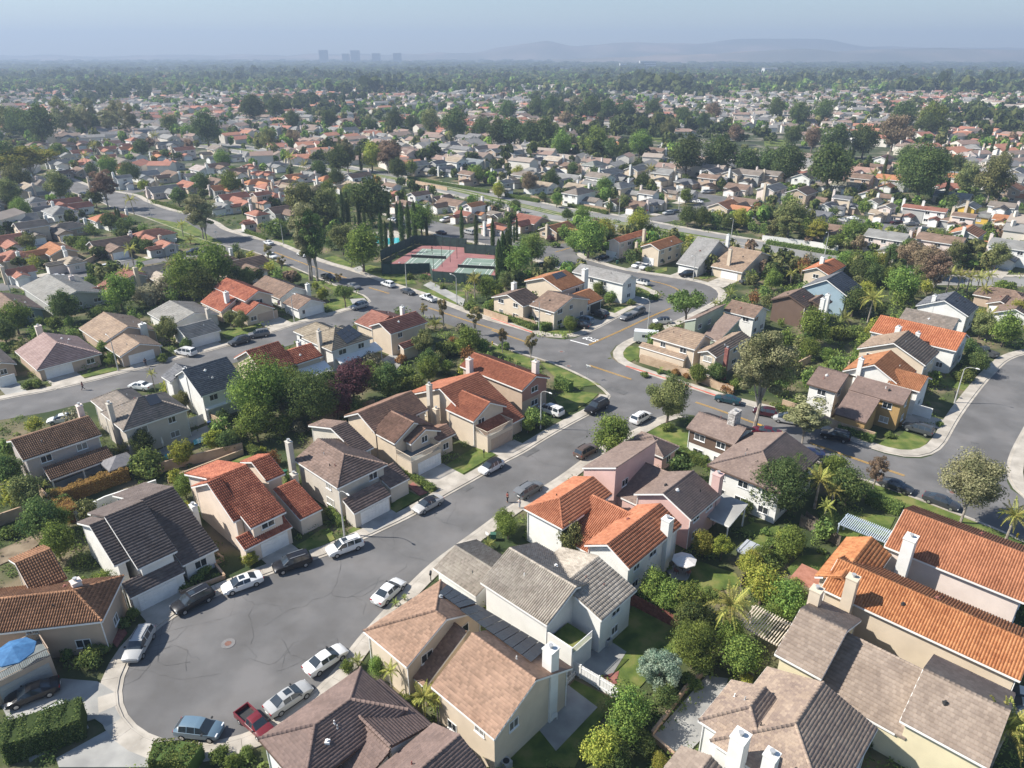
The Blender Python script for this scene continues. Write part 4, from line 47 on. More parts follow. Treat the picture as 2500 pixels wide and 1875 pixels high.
FENCES=[["white_vinyl",1.8,[[5.28,54.81],[10.43,50.6]]],["redwood",1.8,[[13.7,64.04],[18.45,60.07]]],["block_wall",1.6,[[26.76,136.15],[32.48,131.15],[37.23,124.93],[41.38,120.03]]],["block_wall",1.6,[[48.76,114.9],[51.84,111.85],[55.42,106.12],[59.72,102.55]]],["block_wall",1.6,[[-4.15,165.32],[5.46,156.17]]],["block_wall",1.6,[[26.5,135.74],[34.74,128.56],[40.42,120.94]]],["block_wall",1.6,[[-54.55,92.55],[-51.39,94.42],[-43.18,99.17]]],["block_wall",0.9,[[-51.19,89.84],[-42.9,98.36]]],["block_wall",1.7,[[-69.48,79.4],[-66.2,82.41],[-64.21,83.35]]],["block_wall",1.7,[[-71.97,90.02],[-64.94,83.66]]],["block_wall",1.5,[[-55.87,114.39],[-52.1,109.4],[-48.2,106.12]]],["white_wall",1.6,[[-59.59,80.29],[-57.24,83.98],[-52.03,88.28]]],["white_vinyl",1.9,[[-55.29,107.04],[-54.01,107.97],[-53.26,108.92]]],["wood_fence",1.8,[[39.97,80.17],[42.35,74.7]]],["wood_fence",1.8,[[22.07,55.21],[24.41,52.7]]],["retaining_wall",0.7,[[13.07,46.48],[14.87,48.61],[17.24,51.59],[19.72,53.84]]],["retaining_wall",0.6,[[13.15,46.16],[14.7,44.31]]],["wood_fence",1.8,[[39.01,79.4],[42.2,75.19]]],["block_wall",1.6,[[-92.01,255.12],[-79.01,251.41]]],["white_wall",1.7,[[85.94,242.53],[99.08,234.21],[105.95,227.91]]],["block_wall",1.6,[[55.94,130.5],[61.87,135.8]]],["wood_fence",1.8,[[27.4,67.08],[35.21,75.31]]],["wood_fence",1.7,[[-34.64,106.12],[-29.35,112.35],[-24.73,114.9]]],["block_wall",1.6,[[-30.34,145.0],[-25.7,140.24]]],["retaining_wall",0.5,[[-40.16,66.81],[-39.02,65.79],[-34.99,68.67],[-37.2,71.16],[-36.41,72.02],[-37.48,72.9]]],["hedge_wall",1.2,[[-5.1,167.98],[-4.17,166.2]]],["picket",1.0,[[5.58,52.51],[6.58,53.64]]],["block_wall",1.6,[[-54.77,368.11],[-30.39,340.63]]],["block_wall",1.5,[[8.24,319.54],[39.77,290.88]]],["white_wall",1.6,[[52.06,242.53],[64.66,229.46]]],["block_wall",1.6,[[-6.88,165.32],[-0.97,159.39]]],["block_wall",1.5,[[-129.42,210.72],[-129.49,220.46]]],["wood_fence",1.8,[[-127.66,179.4],[-120.99,173.53]]],["block_wall",1.5,[[-97.72,151.53],[-90.61,145.7]]],["block_wall",1.6,[[66.6,129.23],[69.94,135.8]]]]
HEDGES=[[2.6,3.0,[[-46.02,44.77],[-43.19,46.16],[-40.38,47.61]]],[1.8,2.2,[[-32.2,43.57],[-30.19,43.87],[-28.09,43.29]]],[2.2,1.4,[[-64.58,83.98],[-60.21,88.62],[-57.59,91.09]]],[2.2,1.6,[[-64.4,83.98],[-59.59,80.29]]],[2.0,1.5,[[8.54,124.04],[11.09,121.44]]],[1.6,1.5,[[26.19,97.55],[30.25,94.81]]],[1.2,1.0,[[47.24,113.87],[51.2,111.35]]],[1.3,1.4,[[55.61,106.58],[59.52,102.12]]],[1.6,1.6,[[50.82,85.27],[53.92,81.8]]],[1.0,1.0,[[-25.57,82.41],[-23.05,79.11]]],[0.9,0.8,[[-16.04,92.18],[-11.25,87.59]]],[1.2,1.6,[[-4.15,165.32],[5.41,154.59]]],[1.6,2.2,[[6.24,154.59],[10.77,156.96]]],[2.4,2.4,[[99.36,212.06],[111.3,206.78]]],[1.3,1.6,[[85.92,237.48],[103.45,221.91]]],[1.3,1.5,[[-53.38,375.64],[-10.74,334.34]]],[1.3,1.5,[[23.84,303.3],[38.23,286.17]]],[1.4,1.6,[[-2.81,325.31],[11.62,311.22]]],[1.2,1.0,[[-155.01,311.22],[-132.7,290.88]]],[0.9,1.0,[[-238.07,391.58],[-199.27,350.47]]],[1.2,1.2,[[-43.75,100.84],[-40.36,97.55]]],[1.3,1.3,[[37.93,177.41],[35.77,177.41]]],[0.9,1.0,[[69.86,277.46],[74.62,268.94]]],[1.0,1.0,[[-95.85,255.12],[-84.24,242.53]]]]
MISC={"manhole":[[-30.8,58.1],[10.63,141.57],[11.6,133.76],[64.22,87.42]],"hydrant":[[66.73,76.7],[-4.3,145.7]],"mailbox":[[-4.43,97.15],[-9.83,68.13],[82.12,118.64]],"person":[[-0.63,84.88],[1.08,83.35],[-81.59,122.3],[-74.96,133.64],[-25.93,227.15]],"utilbox":[[-2.46,76.28],[32.07,212.06],[88.83,126.14]],"yardsign":[[-3.29,76.7]],"blue_umbrella":[[-52.19,55.21]],"white_umbrella":[[20.99,69.49]],"gazebo":[[-59.31,92.18]],"closed_umbrella":[[-55.91,99.17]],"spa":[[29.96,72.02]],"ac":[[-0.51,43.29],[10.29,57.88]],"chair":[[2.86,48.1],[4.01,48.44]],"pergola_white":[[27.6,57.88]],"pergola_red":[[34.78,65.79]],"pergola_blue":[[45.7,75.46]],"table":[[20.75,70.04],[-26.92,137.63]],"bin":[[-51.82,107.51],[-34.28,91.81]],"flag":[[11.6,161.47],[-75.36,140.24],[-57.36,168.89],[32.37,96.36]]}
TALL=[["euc","euc",41.63,107.51,19.5,9.18],["euc","euc",-57.0,194.53,23.0,7.48],["euc","dark",-54.85,193.96,22.0,7.8],["euc","euc",-56.5,194.53,18.25,5.89],["euc","rust",-166.6,296.97,16.25,10.63],["euc","euc",-106.88,244.26,16.5,9.68],["euc","euc",-104.97,242.53,13.75,7.23],["euc","euc",47.62,101.69,8.75,6.89],["olive","euc",61.16,79.99,10.5,7.23],["euc","rust",52.8,87.76,6.25,2.62],["olive","yellow",-240.85,368.11,17.75,23.01],["euc","dark",-89.56,400.04,17.75,8.3],["euc","dark",-91.58,391.58,12.75,10.04],["euc","rust",-65.63,391.58,15.75,11.9],["euc","euc",-264.88,872.56,20.25,16.23],["euc","euc",-332.56,576.95,19.75,11.77],["euc","euc",-321.57,568.44,23.5,10.69],["euc","euc",-308.81,576.95,22.25,13.56],["euc","olive",93.9,240.83,11.25,10.01],["euc","yellow",100.89,235.83,7.5,6.7],["euc","rust",110.97,180.41,12.5,6.78],["euc","euc",68.81,835.84,19.25,12.97],["young","young",-73.57,210.72,6.5,2.68],["young","young",-66.98,201.72,5.25,2.41],["young","young",-47.55,188.88,4.0,1.95],["young","young",-15.83,154.59,7.75,2.44],["young","young",-8.41,151.53,6.75,3.21],["young","young",-2.08,141.57,5.5,1.77],["young","young",-2.1,140.9,5.75,1.51],["young","young",3.87,135.74,6.5,2.43],["young","young",-21.42,162.74,4.0,2.0]]
COURTLIGHTS=[[-20.97,208.41],[-18.95,213.78],[-22.76,201.16],[-17.17,218.08],[-5.17,202.86]]
BLUEU=[-48.66,52.03]

# ---------------- materials
MATS={}
def mat(name,c1,c2=None,c3=None,rough=.8,scale=3.,bump=0.,attr=None,metal=0.,spec=.3,detail=4,bscale=None,coord='Object',stain=0.):
    if name in MATS: return MATS[name]
    m=bpy.data.materials.new(name); m.use_nodes=True; MATS[name]=m
    t=m.node_tree; N=t.nodes; Lk=t.links; b=N['Principled BSDF']
    b.inputs['Roughness'].default_value=rough; b.inputs['Metallic'].default_value=metal; b.inputs['Specular IOR Level'].default_value=spec
    tc=N.new('ShaderNodeTexCoord') if coord=='Object' else N.new('ShaderNodeNewGeometry')
    out=tc.outputs['Object'] if coord=='Object' else tc.outputs['Position']
    def noi(s,d=detail):
        n=N.new('ShaderNodeTexNoise'); n.inputs['Scale'].default_value=s; n.inputs['Detail'].default_value=d; Lk.new(out,n.inputs['Vector']); return n
    if c2 is None:
        b.inputs['Base Color'].default_value=(*c1,1)
        if bump==0 and stain==0: return m
        col=None
    else:
        rp=N.new('ShaderNodeValToRGB'); e=rp.color_ramp.elements
        if attr:
            a=N.new('ShaderNodeAttribute'); a.attribute_name=attr; n=noi(scale)
            mx=N.new('ShaderNodeMath'); mx.operation='MULTIPLY_ADD'; mx.inputs[1].default_value=.66; Lk.new(n.outputs[0],mx.inputs[0])
            mm=N.new('ShaderNodeMath'); mm.operation='MULTIPLY'; mm.inputs[1].default_value=.34; Lk.new(a.outputs['Fac'],mm.inputs[0]); Lk.new(mm.outputs[0],mx.inputs[2]); Lk.new(mx.outputs[0],rp.inputs[0])
            e[0].position=.25;e[1].position=.75
        else:
            n=noi(scale); Lk.new(n.outputs[0],rp.inputs[0]); e[0].position=.36;e[1].position=.64
        e[0].color=(*c1,1); e[1].color=(*c2,1)
        if c3: q=e.new(.5); q.color=(*c3,1)
        col=rp.outputs[0]
    if stain>0:
        n2=noi(.35,6); r2=N.new('ShaderNodeValToRGB'); r2.color_ramp.elements[0].position=.42; r2.color_ramp.elements[1].position=.66
        Lk.new(n2.outputs[0],r2.inputs[0]); mx=N.new('ShaderNodeMix'); mx.data_type='RGBA'; mx.blend_type='MULTIPLY'
        mp=N.new('ShaderNodeMath'); mp.operation='MULTIPLY'; mp.inputs[1].default_value=stain; Lk.new(r2.outputs[0],mp.inputs[0]); Lk.new(mp.outputs[0],mx.inputs[0])
        if col is None: mx.inputs[6].default_value=(*c1,1)
        else: Lk.new(col,mx.inputs[6])
        mx.inputs[7].default_value=(.55,.5,.45,1); col=mx.outputs[2]
    if col is not None: Lk.new(col,b.inputs['Base Color'])
    if bump:
        n3=noi(bscale or scale*4,5); bp=N.new('ShaderNodeBump'); bp.inputs['Strength'].default_value=bump; bp.inputs['Distance'].default_value=.05
        Lk.new(n3.outputs[0],bp.inputs['Height']); Lk.new(bp.outputs[0],b.inputs['Normal'])
    return m
def leafmat(name,c1,c2,c3=None):
    if name in MATS: return MATS[name]
    m=bpy.data.materials.new(name); m.use_nodes=True; MATS[name]=m
    t=m.node_tree; N=t.nodes; Lk=t.links; N.remove(N['Principled BSDF'])
    a=N.new('ShaderNodeAttribute'); a.attribute_name='tint'; oi=N.new('ShaderNodeObjectInfo')
    rp=N.new('ShaderNodeValToRGB'); e=rp.color_ramp.elements; e[0].color=(*c1,1); e[1].color=(*c2,1); e[0].position=.1;e[1].position=.9
    if c3: q=e.new(.97); q.color=(*c3,1)
    Lk.new(a.outputs['Fac'],rp.inputs[0])
    hs=N.new('ShaderNodeHueSaturation'); hs.inputs['Saturation'].default_value=.92; Lk.new(rp.outputs[0],hs.inputs['Color'])
    mr=N.new('ShaderNodeMapRange'); mr.inputs[3].default_value=1.25; mr.inputs[4].default_value=2.05; Lk.new(oi.outputs['Random'],mr.inputs[0]); Lk.new(mr.outputs[0],hs.inputs['Value'])
    m2=N.new('ShaderNodeMapRange'); m2.inputs[3].default_value=.462; m2.inputs[4].default_value=.502; Lk.new(oi.outputs['Random'],m2.inputs[0]); Lk.new(m2.outputs[0],hs.inputs['Hue'])
    d=N.new('ShaderNodeBsdfDiffuse'); tr=N.new('ShaderNodeBsdfTranslucent'); mx=N.new('ShaderNodeMixShader'); mx.inputs[0].default_value=.32
    Lk.new(hs.outputs[0],d.inputs[0]); Lk.new(hs.outputs[0],tr.inputs[0]); Lk.new(d.outputs[0],mx.inputs[1]); Lk.new(tr.outputs[0],mx.inputs[2])
    Lk.new(mx.outputs[0],N['Material Output'].inputs[0]); return m
LEAF={'broad':((0.035,0.081,0.018),(0.175,0.247,0.042)),'yellow':((0.075,0.125,0.018),(0.320,0.320,0.042)),'bigdark':((0.022,0.050,0.018),(0.098,0.137,0.040)),'dark':((0.022,0.053,0.019),(0.119,0.163,0.042)),
'olive':((0.050,0.077,0.027),(0.203,0.215,0.072)),'euc':((.075,.095,.04),(.29,.29,.14)),'rust':((.085,.075,.04),(.27,.20,.115)),'purple':((0.035,0.020,0.024),(0.147,0.062,0.060)),'conif':((0.069,0.125,0.088),(0.280,0.320,0.228)),
'grey':((0.075,0.081,0.050),(0.238,0.215,0.132)),'shrub':((0.033,0.069,0.020),(0.168,0.227,0.048)),'topi':((0.062,0.100,0.013),(0.266,0.273,0.034)),'orange':((0.125,0.075,0.018),(0.320,0.221,0.054)),'palm':((0.062,0.100,0.022),(0.320,0.320,0.066)),
'squat':((0.056,0.094,0.022),(0.238,0.273,0.072)),'cyp':((0.022,0.050,0.018),(0.084,0.124,0.034)),'young':((0.094,0.106,0.037),(0.294,0.234,0.090)),'umb':((0.037,0.075,0.020),(0.154,0.215,0.054)),'lolly':((0.050,0.088,0.015),(0.266,0.320,0.036))}
def lm(k): return leafmat('leaf_'+k,*LEAF[k])
bark=mat('bark',(.10,.075,.055),(.24,.19,.15),scale=2,bump=.4)
bark_pale=mat('bark_pale',(.22,.18,.14),(.48,.43,.37),scale=1.2,bump=.3)
asphalt=mat('asphalt',(.125,.121,.118),(.18,.173,.168),(.148,.144,.141),stain=.2,scale=.16,rough=.9,bump=.25,bscale=20,coord='W',detail=8)
conc=mat('concrete',(.36,.325,.275),(.50,.455,.39),scale=.5,rough=.85,bump=.2,bscale=12,coord='W',detail=8)
conc2=mat('concrete_grey',(.27,.265,.25),(.40,.39,.36),scale=.35,rough=.85,bump=.2,bscale=12,coord='W',detail=8)
brickpave=mat('brick_paving',(.22,.08,.07),(.33,.14,.11),scale=2,bump=.4,bscale=9,coord='W')
lawn=mat('lawn_grass',(.065,.10,.022),(.19,.19,.06),(.11,.15,.032),scale=.45,rough=1,bump=.8,bscale=9,coord='W',detail=9)
yard=mat('yard_ground',(.035,.055,.018),(.20,.16,.10),(.07,.085,.032),scale=.11,rough=1,bump=.8,bscale=5,coord='W',detail=10)
dirt=mat('dirt',(.16,.12,.08),(.28,.22,.15),scale=.6,rough=1,bump=.6,coord='W')
whitep=mat('white_paint',(.78,.77,.74),(.85,.84,.81),scale=1,rough=.6)
yellowp=mat('yellow_paint',(.60,.32,.04),(.70,.42,.09),scale=2,rough=.7,coord='W')
redp=mat('red_kerb_paint',(.50,.10,.07),(.62,.16,.11),scale=2,rough=.7,coord='W')
glass=mat('window_glass',(.03,.04,.05),rough=.08,spec=.8)
_g=mat('window_pane',(.03,.04,.05),rough=.1,spec=.7); _t=_g.node_tree; _o=_t.nodes.new('ShaderNodeObjectInfo'); _r=_t.nodes.new('ShaderNodeValToRGB'); _e=_r.color_ramp.elements
_e[0].color=(.02,.028,.035,1); _e[1].color=(.42,.40,.36,1); _e[1].position=.95; _q=_e.new(.62); _q.color=(.05,.055,.06,1)
_t.links.new(_o.outputs['Random'],_r.inputs[0]); _t.links.new(_r.outputs[0],_t.nodes['Principled BSDF'].inputs['Base Color'])
dark=mat('dark_metal',(.04,.04,.04),rough=.5)
grey=mat('grey_metal',(.42,.43,.42),(.5,.5,.5),scale=3,rough=.5,metal=.3)
water=mat('pool_water',(.05,.42,.45),(.09,.52,.53),scale=.8,rough=.08,bump=.12,bscale=2,coord='W',spec=.6)
panelm=mat('solar_cell',(.03,.037,.05),rough=.25,spec=.6)
crackm=mat('crack_tar',(.085,.083,.08),rough=.9)
WALL={k:mat('stucco_'+k,c,tuple(min(.9,v*1.1) for v in c),scale=.6,rough=.9,bump=.15,bscale=25,stain=.12) for k,c in dict(white=(.74,.73,.69),blush=(.68,.57,.47),greige=(.55,.50,.43),cream=(.62,.52,.40),tan=(.48,.37,.28),pinkgrey=(.47,.41,.38),pink=(.60,.40,.36),pinkwhite=(.70,.60,.54),grey=(.40,.40,.38),bluegrey=(.22,.27,.29),yellow=(.70,.62,.42),skyblue=(.30,.40,.46),brown=(.15,.10,.075),sage=(.36,.40,.31),gold=(.62,.42,.08),ochre=(.40,.26,.11),rose=(.36,.19,.15),siding=(.13,.085,.06)).items()}
RC={ # c1,c2,c3,type
'dbrown':((.105,.083,.075),(.175,.14,.125),'flat'),'redbarrel':((.22,.062,.036),(.46,.17,.10),'barrel'),'brownflat':((.14,.10,.082),(.27,.19,.155),'flat'),'brownflat2':((.16,.098,.07),(.31,.19,.14),'barrel'),
'redflat':((.26,.095,.055),(.44,.175,.10),'barrel'),'brownbarrel':((.12,.072,.046),(.25,.15,.095),'barrel'),'greybrown':((.16,.14,.12),(.28,.235,.20),'flat'),'slate':((.10,.105,.115),(.20,.20,.21),'flat'),
'beigebrown':((.20,.165,.12),(.33,.28,.21),'flat'),'redbrown':((.19,.075,.055),(.32,.15,.11),'flat'),'pinkflat':((.26,.18,.165),(.37,.27,.245),'flat'),'tanflat':((.24,.175,.13),(.38,.28,.20),'flat'),
'tanbrown':((.23,.18,.145),(.35,.28,.225),'flat'),'greyflat':((.20,.195,.18),(.31,.30,.275),'flat'),'brown':((.15,.105,.08),(.27,.185,.14),'flat'),'beigeflat':((.27,.235,.195),(.46,.41,.345),'barrel'),'tanshingle':((.23,.15,.105),(.42,.27,.19),'shake'),
'brownshingle':((.16,.115,.10),(.24,.17,.145),'shake'),'brownshingle2':((.19,.14,.12),(.28,.21,.175),'shake'),'orangeflat':((.34,.125,.065),(.50,.215,.12),'barrel'),'orangebarrel':((.34,.13,.052),(.54,.25,.11),'barrel'),
'multislate':((.24,.18,.15),(.42,.32,.24),'shake'),'brickflat':((.30,.12,.06),(.47,.21,.11),'barrel'),'brownbarrel2':((.17,.085,.045),(.34,.18,.10),'barrel'),'orangebrown':((.27,.115,.05),(.43,.20,.10),'barrel'),
'orangebarrel2':((.34,.115,.055),(.50,.20,.10),'barrel'),'greyshingle':((.22,.215,.205),(.32,.31,.30),'shake'),'pinkbrown':((.30,.19,.15),(.40,.26,.21),'flat'),'red':((.29,.125,.085),(.42,.20,.14),'flat'),
'orange':((.37,.16,.08),(.50,.24,.13),'flat'),'grey':((.19,.19,.185),(.30,.295,.28),'flat'),'bluegrey':((.17,.19,.20),(.27,.29,.30),'flat'),'greygreen':((.20,.21,.19),(.28,.29,.26),'flat'),'pinkgrey':((.33,.28,.26),(.44,.38,.35),'flat'),
'tan':((.27,.22,.165),(.40,.33,.25),'flat'),'beige':((.36,.31,.25),(.47,.41,.34),'flat'),'purplebrown':((.20,.14,.14),(.28,.20,.19),'flat'),'redorange':((.36,.14,.08),(.47,.21,.12),'flat'),'olive':((.17,.165,.12),(.25,.24,.18),'flat'),'white':((.6,.58,.54),(.7,.68,.64),'flat'),'yellowhouse':((.17,.17,.16),(.25,.25,.23),'flat')}
def roofmat(k): c=RC[k]; return mat('roof_'+k,c[0],c[1],scale=.5,rough=.85,attr='tint',bump=.2,bscale=14,stain=.28)
# ---------------- helpers
def mesh(name,v,f,m=None,tint=None,mi=None,smooth=False):
    me=bpy.data.meshes.new(name); me.from_pydata([tuple(p) for p in v],[],f)
    for x in (m if isinstance(m,(list,tuple)) else [m] if m else []): me.materials.append(x)
    if mi is not None: me.polygons.foreach_set('material_index',mi)
    if tint is not None:
        a=me.attributes.new('tint','FLOAT','FACE'); a.data.foreach_set('value',np.asarray(tint,dtype=np.float32))
    if smooth: me.polygons.foreach_set('use_smooth',[True]*len(me.polygons))
    return me
def qmesh(name,V,Q,m,tint=None,smooth=False):
    """fast quads: V (n,3) Q (k,4)"""
    me=bpy.data.meshes.new(name); V=np.asarray(V,dtype=np.float32); Q=np.asarray(Q,dtype=np.int32); k=len(Q); n=Q.shape[1]
    me.vertices.add(len(V)); me.vertices.foreach_set('co',V.ravel()); me.loops.add(k*n); me.loops.foreach_set('vertex_index',Q.ravel())
    me.polygons.add(k); me.polygons.foreach_set('loop_start',np.arange(0,k*n,n,dtype=np.int32)); me.polygons.foreach_set('loop_total',np.full(k,n,dtype=np.int32))
    for x in (m if isinstance(m,(list,tuple)) else [m]): me.materials.append(x)
    if tint is not None:
        a=me.attributes.new('tint','FLOAT','FACE'); a.data.foreach_set('value',np.asarray(tint,dtype=np.float32))
    if smooth: me.polygons.foreach_set('use_smooth',[True]*k)
    me.update(calc_edges=True); return me
def link(name,me,parent=None,loc=None,rz=None,sc=None,**kw):
    o=bpy.data.objects.new(name,me); C.objects.link(o)
    if parent: o.parent=parent
    if loc is not None: o.location=loc
    if rz is not None: o.rotation_euler=(0,0,rz)
    if sc is not None: o.scale=sc if isinstance(sc,(tuple,list)) else (sc,)*3
    for k,v in kw.items(): o[k]=v
    return o
THINGS=[]
def thing(name,label,cat,loc=(0,0,0),rz=0,group=None,me=None,sc=None):
    o=link(name,me,None,loc,rz,sc); o['label']=label; o['category']=cat
    if group: o['group']=group
    THINGS.append(o); return o
def boxv(x0,x1,y0,y1,z0,z1):
    v=[(x0,y0,z0),(x1,y0,z0),(x1,y1,z0),(x0,y1,z0),(x0,y0,z1),(x1,y0,z1),(x1,y1,z1),(x0,y1,z1)]
    return v,[(0,3,2,1),(4,5,6,7),(0,1,5,4),(1,2,6,5),(2,3,7,6),(3,0,4,7)]
class MB:
    def __init__(s): s.v=[];s.f=[];s.m=[]
    def add(s,v,f,m=0):
        n=len(s.v); s.v+=list(v); s.f+=[tuple(i+n for i in q) for q in f]; s.m+=[m]*len(f); return s
    def box(s,*a,m=0): return s.add(*boxv(*a),m=m)
    def tube(s,p,r,n=6,m=0,cap=True):
        p=[Vector(q) for q in p]; r=r if isinstance(r,(list,tuple)) else [r]*len(p); V=[];F=[]
        for i,q in enumerate(p):
            d=(p[min(i+1,len(p)-1)]-p[max(i-1,0)]).normalized(); a=d.orthogonal().normalized() if abs(d.z)<.99 else Vector((1,0,0)); b=d.cross(a)
            for k in range(n): t=2*math.pi*k/n; V.append(tuple(q+(a*math.cos(t)+b*math.sin(t))*r[i]))
        for i in range(len(p)-1):
            for k in range(n): F.append((i*n+k,i*n+(k+1)%n,(i+1)*n+(k+1)%n,(i+1)*n+k))
        if cap: F.append(tuple(range(n))[::-1]); F.append(tuple((len(p)-1)*n+k for k in range(n)))
        return s.add(V,F,m)
    def cyl(s,x,y,z0,z1,r,n=10,r2=None,m=0): return s.tube([(x,y,z0),(x,y,z1)],[r,r if r2 is None else r2],n,m)
    def mesh(s,name,m,smooth=False,tint=None):
        return mesh(name,s.v,s.f,m,mi=s.m if isinstance(m,(list,tuple)) else None,smooth=smooth,tint=tint)
def inpoly(p,poly):
    x,y=p; c=False; j=len(poly)-1
    for i in range(len(poly)):
        a,b=poly[i],poly[j]
        if (a[1]>y)!=(b[1]>y) and x<(b[0]-a[0])*(y-a[1])/(b[1]-a[1])+a[0]: c=not c
        j=i
    return c
def dist_poly(p,pl):
    best=1e9
    for a,b in zip(pl[:-1],pl[1:]):
        dx,dy=b[0]-a[0],b[1]-a[1]; l=dx*dx+dy*dy or 1e-9; t=max(0,min(1,((p[0]-a[0])*dx+(p[1]-a[1])*dy)/l))
        best=min(best,math.hypot(p[0]-a[0]-t*dx,p[1]-a[1]-t*dy))
    return best
def smooth_line(pl,step=1.5,it=2):
    """Catmull-Rom resample"""
    out=[]
    P=[pl[0]]+list(pl)+[pl[-1]]
    for i in range(1,len(P)-2):
        a,b,c,d=[np.array(q,float) for q in P[i-1:i+3]]; n=max(1,int(np.linalg.norm(c-b)/step))
        for k in range(n):
            t=k/n; q=.5*((2*b)+(-a+c)*t+(2*a-5*b+4*c-d)*t*t+(-a+3*b-3*c+d)*t**3); out.append((float(q[0]),float(q[1])))
    out.append(tuple(pl[-1]))
    for _ in range(it):
        out=[out[0]]+[((a[0]+2*b[0]+c[0])/4,(a[1]+2*b[1]+c[1])/4) for a,b,c in zip(out,out[1:],out[2:])]+[out[-1]]
    return out
def offset(pl,d):
    o=[]
    for i in range(len(pl)):
        a=pl[max(i-1,0)];b=pl[min(i+1,len(pl)-1)]; l=math.dist(a,b) or 1; o.append((pl[i][0]-(b[1]-a[1])/l*d,pl[i][1]+(b[0]-a[0])/l*d))
    return o
from mathutils.geometry import tessellate_polygon
def sheet(name,poly,z,m,thick=0,**kw):
    pts=[Vector((x,y,0)) for x,y in poly]; tri=tessellate_polygon([pts]); n=len(poly)
    v=[(x,y,z) for x,y in poly]; f=[]
    for t in tri:
        a,b,c=[poly[i] for i in t]
        cr=(b[0]-a[0])*(c[1]-a[1])-(b[1]-a[1])*(c[0]-a[0]); f.append(tuple(t) if cr>0 else tuple(t)[::-1])
    if thick:
        v+=[(x,y,z-thick) for x,y in poly]
        f+=[(i,(i+1)%n,n+(i+1)%n,n+i) for i in range(n)]
    return link(name,mesh(name,v,f,m),**kw)
def strip(name,pa,pb,z,m,z0=None,**kw):
    """ribbon between polylines, solid down to z0"""
    n=len(pa); v=[(x,y,z) for x,y in pa]+[(x,y,z) for x,y in pb]; f=[(i,i+1,n+i+1,n+i) for i in range(n-1)]
    if z0 is not None:
        v+=[(x,y,z0) for x,y in pa]+[(x,y,z0) for x,y in pb]
        f+=[(i,2*n+i,2*n+i+1,i+1) for i in range(n-1)]+[(n+i,n+i+1,3*n+i+1,3*n+i) for i in range(n-1)]+[(0,n,3*n,2*n),(n-1,3*n-1,4*n-1,2*n-1)]
    return link(name,mesh(name,v,f,m),**kw)
# ================= SETTING
st=dict(kind='structure')
link('ground',mesh('ground',[(-8900,-150,0),(8900,-150,0),(8900,9300,0),(-8900,9300,0)],[(0,1,2,3)],mat('plain_ground',(.035,.05,.022),(.20,.18,.14),(.06,.075,.035),scale=.06,rough=1,bump=.5,bscale=2,coord='W',detail=10)),**st)
RP={}
for i,(n,pl) in enumerate(ROADS):
    pl=[tuple(p) for p in pl]
    sp=smooth_line(pl,2.5,1) if n=='cul_de_sac_road' else pl
    RP[n+str(i)]=sp; sheet(n,sp,.012+.004*i,asphalt,**st)
roadpolys=list(RP.values())
def onroad(p): return any(inpoly(p,q) for q in roadpolys)
# yard under the near blocks
sheet('yard_soil',[(-330,30),(330,30),(330,420),(-330,420)],.006,yard,**st)
asph2=mat('asphalt_pale',(.20,.195,.185),(.27,.265,.25),scale=.1,rough=.9,coord='W',detail=8)
for o in C.objects:
    if o.name.startswith('arterial_road'): o.data.materials[0]=asph2
for i,(n,pl) in enumerate(ROADS):
    if n=='arterial_road':
        k=len(pl)//2; A=[tuple(p) for p in pl[:k]]; B=[tuple(p) for p in pl[k:]][::-1]
        side=A if i==6 else B; o1=offset(side,.1 if side is A else -.1); o2=offset(side,2.2 if side is A else -2.2)
        strip('pavement',*((o2,o1) if side is A else (o1,o2)),.12,conc,0,**st)
        s2=A if side is B else B
        o1=offset(s2,.1 if s2 is A else -.1); o2=offset(s2,.45 if s2 is A else -.45); strip('kerb',*((o2,o1) if s2 is A else (o1,o2)),.14,conc,0,**st)
pavement_polys=[]
for kind,pl in KERBS:
    s=smooth_line([tuple(p) for p in pl],1.5 if kind=='near' else 2.5,3)
    mid=len(s)//2; t=offset(s,.8)[mid]; sg=-1 if onroad(t) else 1
    # vote
    vote=sum(onroad(offset(s,.8)[k])-onroad(offset(s,-.8)[k]) for k in range(2,len(s)-2,max(1,len(s)//12))); sg=-1 if vote>0 else 1
    k1=offset(s,.16*sg); k2=offset(s,1.75*sg); g=offset(s,-.42*sg)
    A,B=(s,k1)
    order=(lambda a,b:(b,a)) if sg>0 else (lambda a,b:(a,b))
    strip('kerb',*order(s,k1),.15,conc,0,**st); strip('gutter',*order(g,s),.062,conc,**st)
    pavement_polys.append(s)
    if kind=='near':
        root=link('pavement',None,**st)
        for j in range(0,len(s)-1,1):
            a=[k1[j],k1[j+1],k2[j+1],k2[j]]
            c=(sum(p[0] for p in a)/4,sum(p[1] for p in a)/4)
            if onroad(c): continue
            q=[(c[0]+(p[0]-c[0])*.985,c[1]+(p[1]-c[1])*.985) for p in a]
            if sg<0: q=q[::-1]
            z=.14+rnd.uniform(-.004,.004)
            sheet('paving_slab',q,z,conc,thick=.12,parent=root)
    elif kind=='far': strip('pavement',*order(k1,k2),.135,conc,0,**st)
for pl in RED:
    s=smooth_line([tuple(p) for p in pl],2,2); strip('red_kerb',offset(s,.12),offset(s,-.20),.158,redp,.02,**st)
for pl in YELLOW:
    s=smooth_line([tuple(p) for p in pl],2,2)
    strip('yellow_line',offset(s,.22),offset(s,.10),.072,yellowp,**st); strip('yellow_line',offset(s,-.10),offset(s,-.22),.072,yellowp,**st)
a,b=STOPLINE; strip('stop_line',offset([tuple(a),tuple(b)],.2),offset([tuple(a),tuple(b)],-.2),.072,whitep,**st)
tarp=mat('asphalt_patch',(.105,.103,.10),(.135,.132,.13),scale=1,coord='W',rough=.95)
